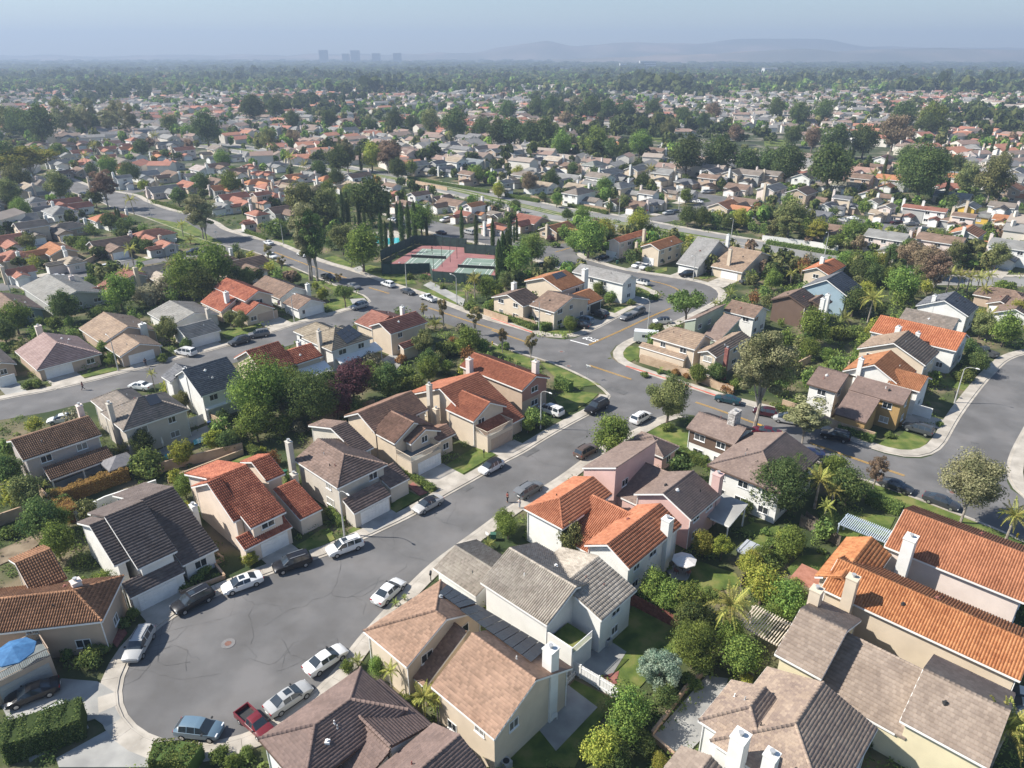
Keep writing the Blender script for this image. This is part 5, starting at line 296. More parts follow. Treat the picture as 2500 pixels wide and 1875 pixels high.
for x,y,l,w_,an in ((3,99,3.2,1.2,47),(-6.5,88.5,1.6,.9,47),(20,122,4,1.6,137),(-30,165,6,1.4,137),(75,100,5,1.2,60),(-20,58,2.2,1.1,20),(30,112,2.5,1,137)):
    u=(math.cos(R(an)),math.sin(R(an))); sheet('road_patch',[(x+u[0]*p*l-u[1]*q*w_,y+u[1]*p*l+u[0]*q*w_) for p,q in((-.5,-.5),(.5,-.5),(.5,.5),(-.5,.5))],.05,tarp,**st)
fc=bpy.data.curves.new('stop','FONT'); fc.body='STOP'; fc.size=1; fc.align_x='CENTER'; fc.align_y='CENTER'; fc.extrude=.002; fc.offset=.02
to=bpy.data.objects.new('tmp',fc); C.objects.link(to); bpy.context.view_layer.update()
me=bpy.data.meshes.new_from_object(to.evaluated_get(bpy.context.evaluated_depsgraph_get())); bpy.data.objects.remove(to)
me.materials.clear(); me.materials.append(whitep)
o=link('stop_marking',me,loc=((STOP[0][0]+STOP[1][0])/2,(STOP[0][1]+STOP[1][1])/2,.075),rz=R(137),sc=(1.45,2.6,1),**st)
for p in LAWNS: sheet('lawn',[tuple(q) for q in p],.10+rnd.uniform(0,.02),lawn,thick=.1,**st)
for c,p in PATIOS: sheet({'concrete':'patio','brick':'brick_path','dirt':'dirt_patch','pool_deck':'pool_deck'}[c],[tuple(q) for q in p],.13+rnd.uniform(0,.012),{'concrete':conc2,'brick':brickpave,'dirt':dirt,'pool_deck':conc}[c],thick=.12,**st)
for p in POOLS: sheet('pool_water',[tuple(q) for q in p],.165,water,**st)
m=[tuple(p) for p in MEDIAN]; strip('median_grass',offset(m,-2.6),offset(m,2.6),.12,lawn,0,**st)
# cracks: wandering tar-filled lines on the cul-de-sac
def crack(p,a,n,w,br=2):
    L=[p]; a0=a
    for i in range(n):
        a+=rnd.gauss(0,.13) if rnd.random()<.78 else rnd.choice((-1,1))*rnd.uniform(.4,.9)*(1 if a<a0 else -1 if a>a0+.5 else 1); L.append((L[-1][0]+math.cos(a)*.6,L[-1][1]+math.sin(a)*.6))
        if br and rnd.random()<.05: crack(L[-1],a+rnd.choice((-1,1))*rnd.uniform(.6,1.2),n//2,w*.8,br-1)
    L=[q for q in L if inpoly(q,roadpolys[0]) or inpoly(q,roadpolys[1])]
    if len(L)>3:
        L=[L[0]]+[q for q,r0 in zip(L[1:],L) if math.dist(q,r0)<1]
        wv=[w*rnd.uniform(.3,1.3) for _ in L]
        o1=[(x+(u[0]-x)*k/.05,y+(u[1]-y)*k/.05) for (x,y),u,k in zip(L,offset(L,.05),wv)]; o2=[(2*x-a_,2*y-b_) for (x,y),(a_,b_) in zip(L,o1)]
        CR_V.append((o2,o1))
CR_V=[]
for k in range(34):
    t=rnd.random()
    if t<.5: p=(rnd.uniform(-50,-20),rnd.uniform(47,72))
    else: s_=rnd.uniform(0,1); p=(-30+45*s_+rnd.uniform(-5,5),68+44*s_+rnd.uniform(-5,5))
    crack(p,rnd.uniform(0,6.28),rnd.randint(10,30),rnd.uniform(.008,.017))
V=[];F=[]
for o2,o1 in CR_V:
    n=len(o1); b0=len(V); V+=[(x,y,.045) for x,y in o1]+[(x,y,.045) for x,y in o2]; F+=[(b0+n+i,b0+n+i+1,b0+i+1,b0+i) for i in range(n-1)]
link('road_cracks',mesh('road_cracks',V,F,crackm),kind='stuff')
# ================= labels
ANCH=[(-36,58,'at the round end of the cul-de-sac'),(-44,66,'left of the cul-de-sac'),(-20,80,'on the near cul-de-sac street'),(-5,95,'along the cul-de-sac street'),(8,60,'below the cul-de-sac street'),(14,112,'near the cul-de-sac corner'),(20,75,'beside the pink house'),(35,50,'in the bottom right corner'),(36,92,'behind the brown corner house'),(15,45,'at the bottom centre'),(-8,40,'at the bottom edge'),(55,75,'in the right backyards'),(62,88,'on the right verge'),(60,108,'by the right-hand road corner'),(72,125,'beside the right-hand road'),(90,150,'at the right edge'),(75,180,'behind the blue house'),
(-60,95,'behind the white house left'),(-45,110,'behind the big leafy tree'),(-80,120,'along the left side street'),(-95,140,'left of the side street'),(-60,165,'at the side street corner'),(-30,135,'above the purple tree'),(-12,125,'in the middle backyards'),(-120,160,'at the left edge'),(-95,185,'behind the left side street'),(-130,230,'beyond the left street'),(-75,215,'beside the main road'),
(-20,205,'by the tennis courts'),(-40,245,'around the swimming pool'),(-10,165,'on the main road bend'),(15,165,'by the STOP marking'),(35,140,'across from the STOP marking'),(20,195,'inside the curving street'),(45,205,'along the curving street'),(30,245,'above the curving street'),(0,260,'behind the tennis courts'),(65,240,'beside the arterial road'),(95,230,'near the white wall right'),(120,250,'in the upper right close'),(150,290,'at the upper right'),
(-110,290,'left of the tall gum trees'),(-170,300,'in the upper left blocks'),(-130,350,'in the red-roofed blocks'),(-60,310,'behind the dark cypress grove'),(-20,330,'below the arterial verge'),(20,300,'below the grass median'),(60,300,'above the grass median'),(110,320,'beyond the arterial road'),(-200,380,'in the far left blocks'),(-70,400,'beyond the upper left road'),(0,390,'in the grey-roofed rows'),(60,380,'in the grey-roofed rows right'),(130,400,'in front of the park'),(200,380,'right of the park'),(-150,480,'far off to the left'),(0,500,'in the far middle rows'),(120,520,'beside the distant park'),(260,480,'far off to the right'),(-300,600,'in the distance at left'),(0,700,'in the distance at centre'),(300,650,'in the distance at right')]
def region(x,y): return min(ANCH,key=lambda a:math.hypot(a[0]-x,a[1]-y)/(40+a[1]))[2]
ORD=['leftmost','second from left','third from left','fourth from left','fifth from left','sixth from left','seventh from left','eighth from left','ninth from left','tenth from left']+['number %d from left'%i for i in range(11,60)]
def finish_labels():
    d={}
    for o in THINGS: d.setdefault(o['label'],[]).append(o)
    for k,L in d.items():
        if len(L)<2: continue
        L.sort(key=lambda o:o.location.x/max(20,o.location.y))
        for i,o in enumerate(L):
            o['label']=(k+', rightmost one') if i==len(L)-1 else k+', '+ORD[i]
# ================= houses
def wing_pts(wg):
    kind,bx,by,ang,L,w,sg,z,rise,hB,hA,op=wg
    U=np.array((math.cos(R(ang)),math.sin(R(ang)),0)); V=np.array((-U[1]*sg,U[0]*sg,0)); B=np.array((bx,by,0.))
    P=lambda u,v,zz: B+U*u+V*v+np.array((0,0,zz))
    h=w/2; sl=rise/(h if kind in 'gc' else w)
    if kind in 'gc':
        b=h if hB else 0; a=h if hA else 0
        if a+b>L*.95: k=L*.95/(a+b); a*=k;b*=k
        zr=z+rise
        F=[[P(0,0,z),P(L,0,z),P(L-a,h,zr),P(b,h,zr)],[P(L,w,z),P(0,w,z),P(b,h,zr),P(L-a,h,zr)]]
        if b: F.append([P(0,w,z),P(0,0,z),P(b,h,zr)])
        if a: F.append([P(L,0,z),P(L,w,z),P(L-a,h,zr)])
        caps=[(P(b,h,zr),P(L-a,h,zr))]+([(P(0,0,z),P(b,h,zr)),(P(0,w,z),P(b,h,zr))] if b else [])+([(P(L,0,z),P(L-a,h,zr)),(P(L,w,z),P(L-a,h,zr))] if a else [])
    else:
        F=[[P(0,0,z),P(L,0,z),P(L,w,z+rise),P(0,w,z+rise)]]; caps=[]
        if kind=='s' and not op: caps=[(P(0,w,z+rise),P(L,w,z+rise))]
    return P,F,caps,sl
def tile_facet(F,typ,lev,V,Q,T):
    F=[np.array(p,float) for p in F]; e=F[1]-F[0]; e/=np.linalg.norm(e)
    n=np.cross(e,F[2]-F[0]); n/=np.linalg.norm(n)
    if n[2]<0: n=-n
    t=np.cross(n,e)
    if t[2]<0: t=-t
    pe=[(np.dot(p-F[0],e),np.dot(p-F[0],t)) for p in F]; tm=max(p[1] for p in pe)
    rl,tw,h={'flat':(.42,.34,.115),'barrel':(.40,.265,.045),'shake':(.28,.30,.035)}[typ]
    if lev==1: rl*=1.15;tw*=1.5;h*=1.2
    if lev==2: rl=.7;h=.11
    k=0
    nrow=int(math.ceil(tm/rl))
    o=F[0]
    for k in range(nrow):
        t0=k*rl; tc=min(t0+rl*.5,tm-.02); xs=[]
        for a,b in zip(pe,pe[1:]+pe[:1]):
            if (a[1]>tc)!=(b[1]>tc): xs.append(a[0]+(b[0]-a[0])*(tc-a[1])/(b[1]-a[1]))
        if len(xs)<2: continue
        x0,x1=min(xs)-.03,max(xs)+.03; t1=min(t0+rl+.02,tm)
        if lev==2: cols=np.array([x0]); ww=x1-x0; gap=0
        else:
            off=(tw/2 if (k%2 and typ!='barrel') else 0); c0=math.floor((x0-off)/tw)*tw+off
            cols=np.arange(c0,x1,tw); cols=cols[(cols+tw>x0+.03)&(cols<x1-.03)]; ww=tw; gap=.012
        m=len(cols)
        if m==0: continue
        if typ=='barrel' and lev<2:
            kx=[0,.22,.45,.68,1] if lev==0 else [0,.38,.76,1]; kz=[.0,.11,.13,.09,.0] if lev==0 else [0,.15,.13,0]
        else: kx=[0,1]; kz=[0,0]
        K=len(kx); jit=nr.uniform(-.008,.012,m) if lev<2 else np.zeros(m)
        P0=[]
        for (ta,za,mul) in ((t0,h,1),(t1,.01,1),(t0,-.005,0)):
            for a_,b_ in zip(kx,kz):
                P0.append(o+np.outer(np.clip(cols+a_*(ww-gap),x0,x1),e)+np.outer(np.full(m,ta),t)+np.outer(za+b_*mul+(jit if mul and ta==t0 else 0),n))
        P0=np.stack(P0,1) # m,3K,3
        base=sum(len(x) for x in V); idx=base+np.arange(m)[:,None]*3*K
        q=[]
        for j in range(K-1): q.append([j,j+1,K+j+1,K+j]); q.append([2*K+j,2*K+j+1,j+1,j])
        q=np.array(q); Q.append((idx[:,:,None]+q[None]).reshape(-1,4)); V.append(P0.reshape(-1,3))
        tt=nr.uniform(0,1,m) if lev<2 else np.array([nr.uniform(.2,.8)]); T.append(np.repeat(tt,len(q)))
def cap_line(p,q,V,Q,T,seg=.4,wd=.15,ht=.12):
    p=np.array(p);q=np.array(q);L=np.linalg.norm(q-p)
    if L<.3: return
    d=(q-p)/L; s=np.cross(d,(0,0,1.)); s/=np.linalg.norm(s); up=np.cross(s,d)
    if up[2]<0: up=-up
    n=max(1,int(L/seg))
    for i in range(n):
        a=p+d*L*i/n; b=p+d*L*(i+1.08)/n; base=sum(len(x) for x in V)
        r=[(-wd,-.03),(-wd*.55,ht*.8),(wd*.55,ht*.8),(wd,-.03)]
        V.append(np.array([a+s*x+up*(z+.045) for x,z in r]+[b+s*x*.92+up*(z+.02) for x,z in r])); Q.append(np.array([[j,j+1,j+5,j+4] for j in range(3)]+[[0,1,2,3]])+base); T.append(np.full(4,rnd.random()))
SHARED={}
def window_meshes(w,h):
    k=(w,h)
    if k not in SHARED:
        a=MB(); t=.07
        for bx in ((-w/2,w/2,-h/2,-h/2+t),(-w/2,w/2,h/2-t,h/2)): a.box(bx[0],bx[1],-.02,.06,bx[2],bx[3])
        for x in (-w/2,w/2-t,-t/2): a.box(x,x+t,-.02,.055,-h/2+t,h/2-t)
        b=MB(); b.box(-w/2+t,w/2-t,-.02,.02,-h/2+t,h/2-t)
        a.box(-w/2-.06,w/2+.06,.0,.13,-h/2-.06,-h/2)
        SHARED[k]=(a.mesh('window_frame',whitep),b.mesh('pane',MATS['window_pane']))
    return SHARED[k]
def inwing(p,wg,z,m=.3):
    kind,bx,by,ang,L,w,sg,zz,rise=wg[:9]
    U=(math.cos(R(ang)),math.sin(R(ang))); V=(-U[1]*sg,U[0]*sg); dx,dy=p[0]-bx,p[1]-by; u=dx*U[0]+dy*U[1]; v=dx*V[0]+dy*V[1]
    return -m<u<L+m and -m<v<w+m and z<zz+.8
FOOT=[]
def roofz(p,wg):
    kind,bx,by,ang,L,w,sg,z,rise=wg[:9]
    U=(math.cos(R(ang)),math.sin(R(ang))); V=(-U[1]*sg,U[0]*sg); dx,dy=p[0]-bx,p[1]-by; u=dx*U[0]+dy*U[1]; v=dx*V[0]+dy*V[1]
    if not(-.1<u<L+.1 and -.1<v<w+.1) or kind in 'df': return None
    return z+(rise/(w/2)*min(v,w-v) if kind in 'gc' else rise*v/w)
wallfix={}
def build_house(wings,wallc,roofc,lev,label,cat='house',group=None,garages=(),chim=(),nwin=99,name='house',fasc=None,keepw=False,key=''):
    cx=sum(w[1] for w in wings)/len(wings); cy=sum(w[2] for w in wings)/len(wings); O=np.array((cx,cy,0))
    root=thing(name,label,cat,(cx,cy,0),group=group)
    rm=roofmat(roofc); typ=RC[roofc][2]; wm=WALL[wallc]; fm=fasc or whitep; nwins=0
    for wi,wg in enumerate(wings):
        kind,bx,by,ang,L,w,sg,z,rise,hB,hA,op=wg
        P,F,caps,sl=wing_pts(wg); FOOT.append([tuple(P(0,0,0)[:2]),tuple(P(L,0,0)[:2]),tuple(P(L,w,0)[:2]),tuple(P(0,w,0)[:2])])
        if kind=='d':  # balcony deck over garage with railing
            h=z; ins=.0; q=[P(0,0,0)-O,P(L,0,0)-O,P(L,w,0)-O,P(0,w,0)-O]; up=np.array((0,0,h)); top=z>3.5
            q2=[p+np.array((0,0,2.85)) for p in q]
            link('balcony_base',mesh('balcony_base',q+q2,[(0,1,5,4),(1,2,6,5),(2,3,7,6),(3,0,4,7),(4,5,6,7)],wm),root)
            link('deck_floor',mesh('deck_floor',[p+np.array((0,0,2.862)) for p in q],[(0,1,2,3)],lawn if top else mat('deck_board',(.13,.16,.17),(.2,.22,.22),scale=1)),root)
            rail=MB(); pts=[P(L,0,2.85)-O,P(0,0,2.85)-O,P(0,w,2.85)-O,P(L,w,2.85)-O]
            if top: # solid parapet on the long side, rail on the end
                pa,pb=pts[0],pts[1]; v=P(0,.15,0)-P(0,0,0)
                rail.add([pa,pb,pb+v,pa+v]+[x+np.array((0,0,1.05)) for x in (pa,pb,pb+v,pa+v)],[(0,1,5,4),(1,2,6,5),(2,3,7,6),(3,0,4,7),(4,5,6,7)])
                link('parapet',rail.mesh('parapet',wm),root); rail=MB(); pts=pts[1:3]
            for a_,b_ in zip(pts,pts[1:]):
                l=np.linalg.norm(b_-a_); d=(b_-a_)/l
                up1=np.array((0,0,1.))
                for zz,r in ((1.0,.05),(.12,.04)): rail.tube([a_+up1*zz,b_+up1*zz],r,4)
                for i in range(int(l/.16)+1): rail.tube([a_+d*i*.16+up1*.1,a_+d*i*.16+up1],.025,4,cap=False)
            link('railing',rail.mesh('railing',wm if not top else whitep),root,kind='stuff'); continue
        # roof slab + tiles
        V=[];Fc=[]
        for f in F:
            b0=len(V); n=len(f); V+=[p-O+np.array((0,0,.0)) for p in f]+[p-O-np.array((0,0,.16)) for p in f]
            Fc+=[tuple(b0+i for i in range(n)),tuple(b0+n+i for i in range(n))[::-1]]+[(b0+i,b0+n+i,b0+n+(i+1)%n,b0+(i+1)%n) for i in range(n)]
        flat=kind=='f' or (op and rise<1.3)
        ro=link('patio_roof' if op or kind=='f' else 'roof',mesh('roof',V,Fc,(conc2 if kind=='f' else rm) if not (op and roofc in('slate','beigebrown','redbarrel')) else whitep,tint=[.5]*len(Fc)),root)
        if kind!='f' and not (op and roofc in('slate','beigebrown','redbarrel')):
            tv=[];tq=[];tt=[]
            for f in F: tile_facet([p-O for p in f],typ,lev,tv,tq,tt)
            if tv: link('roof_tiles',qmesh('roof_tiles',np.concatenate(tv),np.concatenate(tq),rm,np.concatenate(tt)),ro,kind='stuff')
            if lev<2:
                tv=[];tq=[];tt=[]
                for a_,b_ in caps: cap_line(a_-O,b_-O,tv,tq,tt)
                if tv: link('ridge_tiles',qmesh('ridge_tiles',np.concatenate(tv),np.concatenate(tq),rm,np.concatenate(tt)),ro,kind='stuff')
        # fascia
        fb=MB(); edges=[]
        for f in F:
            for i in range(len(f)):
                a_,b_=f[i],f[(i+1)%len(f)]
                if any((np.allclose(a_,c[0]) and np.allclose(b_,c[1])) or (np.allclose(a_,c[1]) and np.allclose(b_,c[0])) for c in caps): continue
                if kind in 'gc' and abs(a_[2]-b_[2])>.1 and ((hB and hA)): continue
                n_=max(1,int(np.linalg.norm(b_-a_)/.8))
                for k_ in range(n_):
                    s0,s1=a_+(b_-a_)*k_/n_,a_+(b_-a_)*(k_+1)/n_; md=(s0+s1)/2; out=md+(md-P(L/2,w/2,md[2]))*.02
                    zs=[roofz(out,w2) for j,w2 in enumerate(wings) if j!=wi]
                    if any(q is not None and md[2]<q+.55 for q in zs): continue
                    edges.append((s0,s1))
        for a_,b_ in edges:
            d=(b_-a_); l=np.linalg.norm(d)
            if l<.2: continue
            d/=l; s=np.cross(d,(0,0,1.)); s/=np.linalg.norm(s); cc=P(L/2,w/2,0); 
            if np.dot(s,a_-cc)<0: s=-s
            q=[a_-O+s*.005,b_-O+s*.005,b_-O+s*.045,a_-O+s*.045]; dn=np.array((0,0,-.24)); u_=np.array((0,0,-.025))
            fb.add([p+dn for p in q]+[p+u_ for p in q],[(0,1,5,4),(1,2,6,5),(2,3,7,6),(3,0,4,7),(4,5,6,7),(0,3,2,1)])
        if fb.v and (lev<2 or wi==0): link('fascia',fb.mesh('fascia',fm),ro)
        # walls
        o=.42 if kind in'gc' else .15
        if op or kind=='f':
            pb=MB()
            for u,v in ((.2,.2),(L-.2,.2))+(((.2,w-.2),(L-.2,w-.2)) if kind=='f' else ())+(((L/2,.2),) if L>6 else ()):
                p=P(u,v,0)-O; pb2=MB().box(p[0]-.08,p[0]+.08,p[1]-.08,p[1]+.08,0,z+sl*v-.16); link('post',pb2.mesh('post',whitep),root)
            continue
        zt=z+sl*o-.17; u0,u1,v0,v1=o,L-o,o,w-o
        if kind in 'gc':
            zm=z+rise-.18
            def endw(u,hip): return [P(u,v0,0),P(u,v1,0),P(u,v1,zt)]+([] if hip else [P(u,w/2,zm)])+[P(u,v0,zt)]
            ws=[endw(u0,hB),endw(u1,hA),[P(u0,v0,0),P(u1,v0,0),P(u1,v0,zt),P(u0,v0,zt)],[P(u0,v1,0),P(u1,v1,0),P(u1,v1,zt),P(u0,v1,zt)]]
        else:
            zb=z+sl*v1-.17
            ws=[[P(u0,v0,0),P(u0,v1,0),P(u0,v1,zb),P(u0,v0,zt)],[P(u1,v0,0),P(u1,v1,0),P(u1,v1,zb),P(u1,v0,zt)],[P(u0,v0,0),P(u1,v0,0),P(u1,v0,zt),P(u0,v0,zt)],[P(u0,v1,0),P(u1,v1,0),P(u1,v1,zb),P(u0,v1,zb)]]
        b=MB()
        for q in ws: b.add([p-O for p in q],[tuple(range(len(q)))])
        link('wall',b.mesh('wall',WALL[WOVER[key,wi]] if (key,wi) in WOVER else wm),root)
        if (key,wi) in BAND:
            si,mk=BAND[key,wi]; q=ws[si]; nn=np.cross(q[1]-q[0],(0,0,1.)); nn/=np.linalg.norm(nn)
            if np.dot(nn,q[0]-P(L/2,w/2,0))<0: nn=-nn
            pp=[q[0]+np.array((0,0,2.7)),q[1]+np.array((0,0,2.7))]+list(q[2:]); k_=len(pp); pp=[p-O for p in pp]
            link('siding',mesh('siding',[p+nn*.016 for p in pp]+pp,[tuple(range(k_))]+[(i,(i+1)%k_,k_+(i+1)%k_,k_+i) for i in range(k_)],WALL[mk]),root)
        if lev<2 and kind=='g':
            for u_,v_ in ((u0,v0),(u1,v0),(u0,v1),(u1,v1)):
                if rnd.random()<.5: continue
                p=P(u_,v_,0); dd=p-P(L/2,w/2,0); dd[2]=0; dd/=np.linalg.norm(dd); q=p+dd*.09
                if any(j!=wi and inwing(q,w2,1.5,.1) for j,w2 in enumerate(wings)): continue
                q=q-O; link('downspout',MB().box(-.04,.04,-.04,.04,.1,zt-.02).mesh('downspout',whitep),root,tuple(q),R(ang))
        # windows
        ctr=P(L/2,w/2,0)
        for si,q in enumerate(ws):
            a_,b_=q[0],q[1]; l=np.linalg.norm(b_-a_)
            if l<2.2: continue
            d=(b_-a_)/l; s=np.array((d[1],-d[0],0)); 
            if np.dot(s,a_-ctr)<0: s=-s
            if np.dot(s[:2],-ctr[:2]/np.linalg.norm(ctr[:2]))<.05: continue
            blank=lev<2 and s[0]<-.5 and s[1]<-.5 and not keepw
            H=min(q[-1][2],q[2][2]); n=max(1,int(l/(3.3 if lev<2 else 3.8)))
            for zz,hh in ([(1.5,1.1)] if H<4.3 else [(1.5,1.1),(4.15,1.1)]):
                if H<2.2 : continue
                if kind=='s' and H<3.2: continue
                for i in range(n):
                    if rnd.random()<(.9 if blank else .12) or nwins>=nwin: continue
                    c=a_+d*l*(i+.5)/n; pt=c+s*.5
                    if any(j!=wi and inwing(pt,w2,zz,.5) for j,w2 in enumerate(wings)): continue
                    if any(zz<3 and dist_poly(pt,[g[0],g[1]])<1.7 for g in garages): continue
                    if any(math.hypot(pt[0]-x[0],pt[1]-x[1])<1.3 for x in chim): continue
                    ww=rnd.choice((1.5,1.8,1.2)); fme,pme=window_meshes(ww,hh)
                    rz=math.atan2(s[1],s[0])-math.pi/2
                    p=c-O+s*.0; wo=link('window',fme,root,(p[0],p[1],zz),rz); nwins+=1
                    link('pane',pme,wo)
    for g in garages:
        a_,b_=np.array(g[0]),np.array(g[1]); mid=(a_+b_)/2; l=np.linalg.norm(b_-a_)
        th=math.degrees(math.atan2(*(b_-a_)[::-1])); th=min((47,137,227,317,-43,-133),key=lambda t:abs((th-t+180)%360-180)); d=np.array((math.cos(R(th)),math.sin(R(th))))
        s=np.array((d[1],-d[0])); 
        hc=np.array((cx,cy))
        if np.dot(s,mid)>0: s=-s
        # snap on the wall of the nearest wing
        best=None
        for wg in wings:
            P,_,_,_=wing_pts(wg); o=.42 if wg[0] in 'gc' else (.15 if wg[0]!='d' else 0); L_,w_=wg[4],wg[5]
            cs=[P(o,o,0)[:2],P(L_-o,o,0)[:2],P(L_-o,w_-o,0)[:2],P(o,w_-o,0)[:2]]
            for i in range(4):
                p,q=cs[i],cs[(i+1)%4]; e=(q-p); le=np.linalg.norm(e); e=e/le
                if abs(np.dot(e,d))<.97: continue
                dist=np.dot(mid-p,s); t=np.dot(mid-p,e)
                if -1<t<le+1 and abs(dist)<2.2 and np.dot(p+e*le/2-(cs[0]+cs[2])/2,s)>0 and (best is None or dist<best): best=dist
        if best is not None: mid=mid-s*best
        w2=min(max(l,2.6),5.2)/2; gb=MB(); gb.box(-w2,w2,-.03,.05,0,2.15)
        for i in range(4):
            for j in range(8):
                x0=-w2+2*w2*j/8; gb.box(x0+.05,x0+2*w2/8-.05,.05,.075,i*.53+.05,i*.53+.48)
        gm=gb.mesh('garage_door',g[3] if len(g)>3 else whitep)
        link('garage_door',gm,root,(mid[0]-cx,mid[1]-cy,.02),math.atan2(s[1],s[0])-math.pi/2)
        if g[2]>0:
            gd=1.5
            while gd<14 and not onroad(tuple(mid+s*(gd+.4))): gd+=.25
            gd=min(gd,max(g[2],gd if gd<13 else g[2]))
            q=[mid-d*w2*1.12+s*.02,mid+d*w2*1.12+s*.02,mid+d*w2*1.12+s*gd,mid-d*w2*1.12+s*gd]
            sheet('driveway',[tuple(x) for x in q],.128+rnd.uniform(0,.02),g[4] if len(g)>4 else (conc if rnd.random()<.5 else conc2),thick=.12,kind='structure'); FOOT.append([tuple(x) for x in q])
    for x,y,zt,wx,wy,mk in chim:
        cm={'stone':mat('stone',(.25,.23,.21),(.6,.57,.53),scale=4,bump=1,bscale=5),'brick':brickpave,'ivy':WALL['white']}.get(mk) or WALL[mk]
        b=MB().box(-wx/2,wx/2,-wy/2,wy/2,0,zt).box(-wx/2-.06,wx/2+.06,-wy/2-.06,wy/2+.06,zt,zt+.12)
        ob=link('chimney',b.mesh('chimney',cm),root,(x-cx,y-cy,0),R(47))
        b=MB().cyl(0,0,zt+.12,zt+.42,.16,8).cyl(0,0,zt+.42,zt+.5,.24,8); link('chimney_cap',b.mesh('chimney_cap',grey),ob)
    # roof vents
    if lev<2:
        for wg in wings:
            kind,bx,by,ang,L,w,sg,z,rise,hB,hA,op=wg
            if kind not in 'gc' or L<5: continue
            P,F,caps,sl=wing_pts(wg)
            for i in range(rnd.randint(1,3)):
                u=rnd.uniform(.3,.7)*L; v=rnd.choice((rnd.uniform(.2,.42),rnd.uniform(.58,.8)))*w; zz=z+sl*min(v,w-v); p=P(u,v,zz)-O
                if any(w2 is not wg and inwing((p[0]+cx,p[1]+cy),w2,zz) for w2 in wings): continue
                k=rnd.random(); col=rnd.choice((whitep,grey,brickpave,dark))
                if k<.6: b=MB().cyl(0,0,-.1,.38,.06,6).cyl(0,0,-.1,.1,.16,6,.06)
                else: b=MB().box(-.2,.2,-.2,.2,-.1,.18).cyl(0,0,.18,.35,.12,8)
                link('roof_vent',b.mesh('roof_vent',col),root,tuple(p))
    return root
WOVER={('h60',1):'ochre',('h60',2):'ochre',('h5',1):'cream'}
BAND={('h36',0):(2,'siding'),('h6',0):(0,'rose')}
HL=dict(h1='white two-storey house with dark brown roof left of the cul-de-sac',h2='pale two-storey house with red barrel tiles beside the brown-roofed white house',h3='greige house with tall stepped chimney and hipped brown roof behind the street lamp',h4='cream house with wooden balcony above its white garage door',h5='cream house with long red roof slope and railed balcony over garage',h6='tan and pink gabled house on the inner corner with white chimney',h7='pinkish house with long brown patio roof at the left edge',h8='grey-brown hipped house behind the backyard pool with dark roof panel',h9='white house with slate grey roof beside the big leafy tree',h10='cream house with red barrel tiles right behind the big leafy tree',h11='white hipped house with nine solar panels and white patio cover',h12='cream house with dark red roof beside the main road',h13='single-storey house with pinkish dutch roof left of the side street',h14='tan single-storey house with gabled garage behind leaning lamp',h15='white house with pale grey roof and separate striped garage roof',h16='cream two-storey house with bright red tiles on the side street',h17='white house with brown roof and garage at the side street corner',h18='grey single-storey house with skylight strip in the left block',h19='blue-grey house with brown roof cut by the left edge',h20='tan house with grey roof at the left edge by the side street',h30='white house with pale barrel tile roof and green balcony floor',h31='cream house with tan shingle roof carrying a long solar array',h32='white house with dark brown shingle roof at the bottom edge',h33='pink house with staggered brown shed roofs and patio awning',h34='low brown hipped roof wing behind the pink house',h35='white house with orange tile roofs and ivy-covered chimney',h36='brown and white corner house with stone chimney',h40='cream house with bright orange barrel tile roof at bottom right',h41='yellow house with stepped grey-brown roofs at bottom right',h42='white house with multicoloured slate roof and two white chimneys',h43='small grey-brown gable roof at the bottom beside two white chimneys',h44='pinkish white house with brick-orange roof and square skylight',h50='tan house with brown barrel tiles and railed deck at left edge',h60='dark timbered house with staggered brown roofs on the right-hand corner',h61='white gabled house with orange-brown roof behind the timbered corner house',h62='cream gabled house with tan roof between two white houses',h63='long white house with bright orange roof in the right block',h64='white house with flat grey-brown roof behind the long orange roof',h65='white gabled house with slate roof near the tall palms',h66='light blue gabled house with slate grey roof',h67='dark brown timber house with twin chimneys beside the blue house',h68='cream house with long orange roof beside the tall hedge',h70='cream single-storey corner house with wide brown roof by the STOP marking',h71='cream house with solar panel on orange-brown roof inside the bend',h72='white two-storey house with purplish grey roof and big white chimney',h73='pinkish balcony house with orange roof beside the round trees',h74='cream balcony house with rusty orange roof facing the bend',h75='large grey house with long grey shingle roof and two dormers',h76='tan-roofed cream house right of the big grey roof',h77='cream corner house with tan tile roofs behind the block wall',h78='sage green house with shed roofs behind the cream corner house',h79='white house with brown roof beside the sage green house')
for k,wl,rf,ws in HOUSES:
    y=ws[0][2]; lev=0 if y<118 else 1
    gs=[(tuple(g[1][0]),tuple(g[1][1]),g[2],{'h5':WALL['tan'],'h16':WALL['tan'],'h71':dark,'h50':WALL['grey']}.get(k,whitep)) for g in GARAGES if g[0]==k]
    build_house([tuple(w) for w in ws],wl,rf,lev,HL[k],garages=gs,chim=[c[1:] for c in CHIMNEYS if c[0]==k],keepw=k in('h36','h77','h60','h70','h16'),key=k,fasc=mat('brown_trim',(.12,.08,.06)) if k in('h60','h67','h36','h32') else None)
hroots={k[0]:o for k,o in zip(HOUSES,[t for t in THINGS if t.name.startswith('house')])}
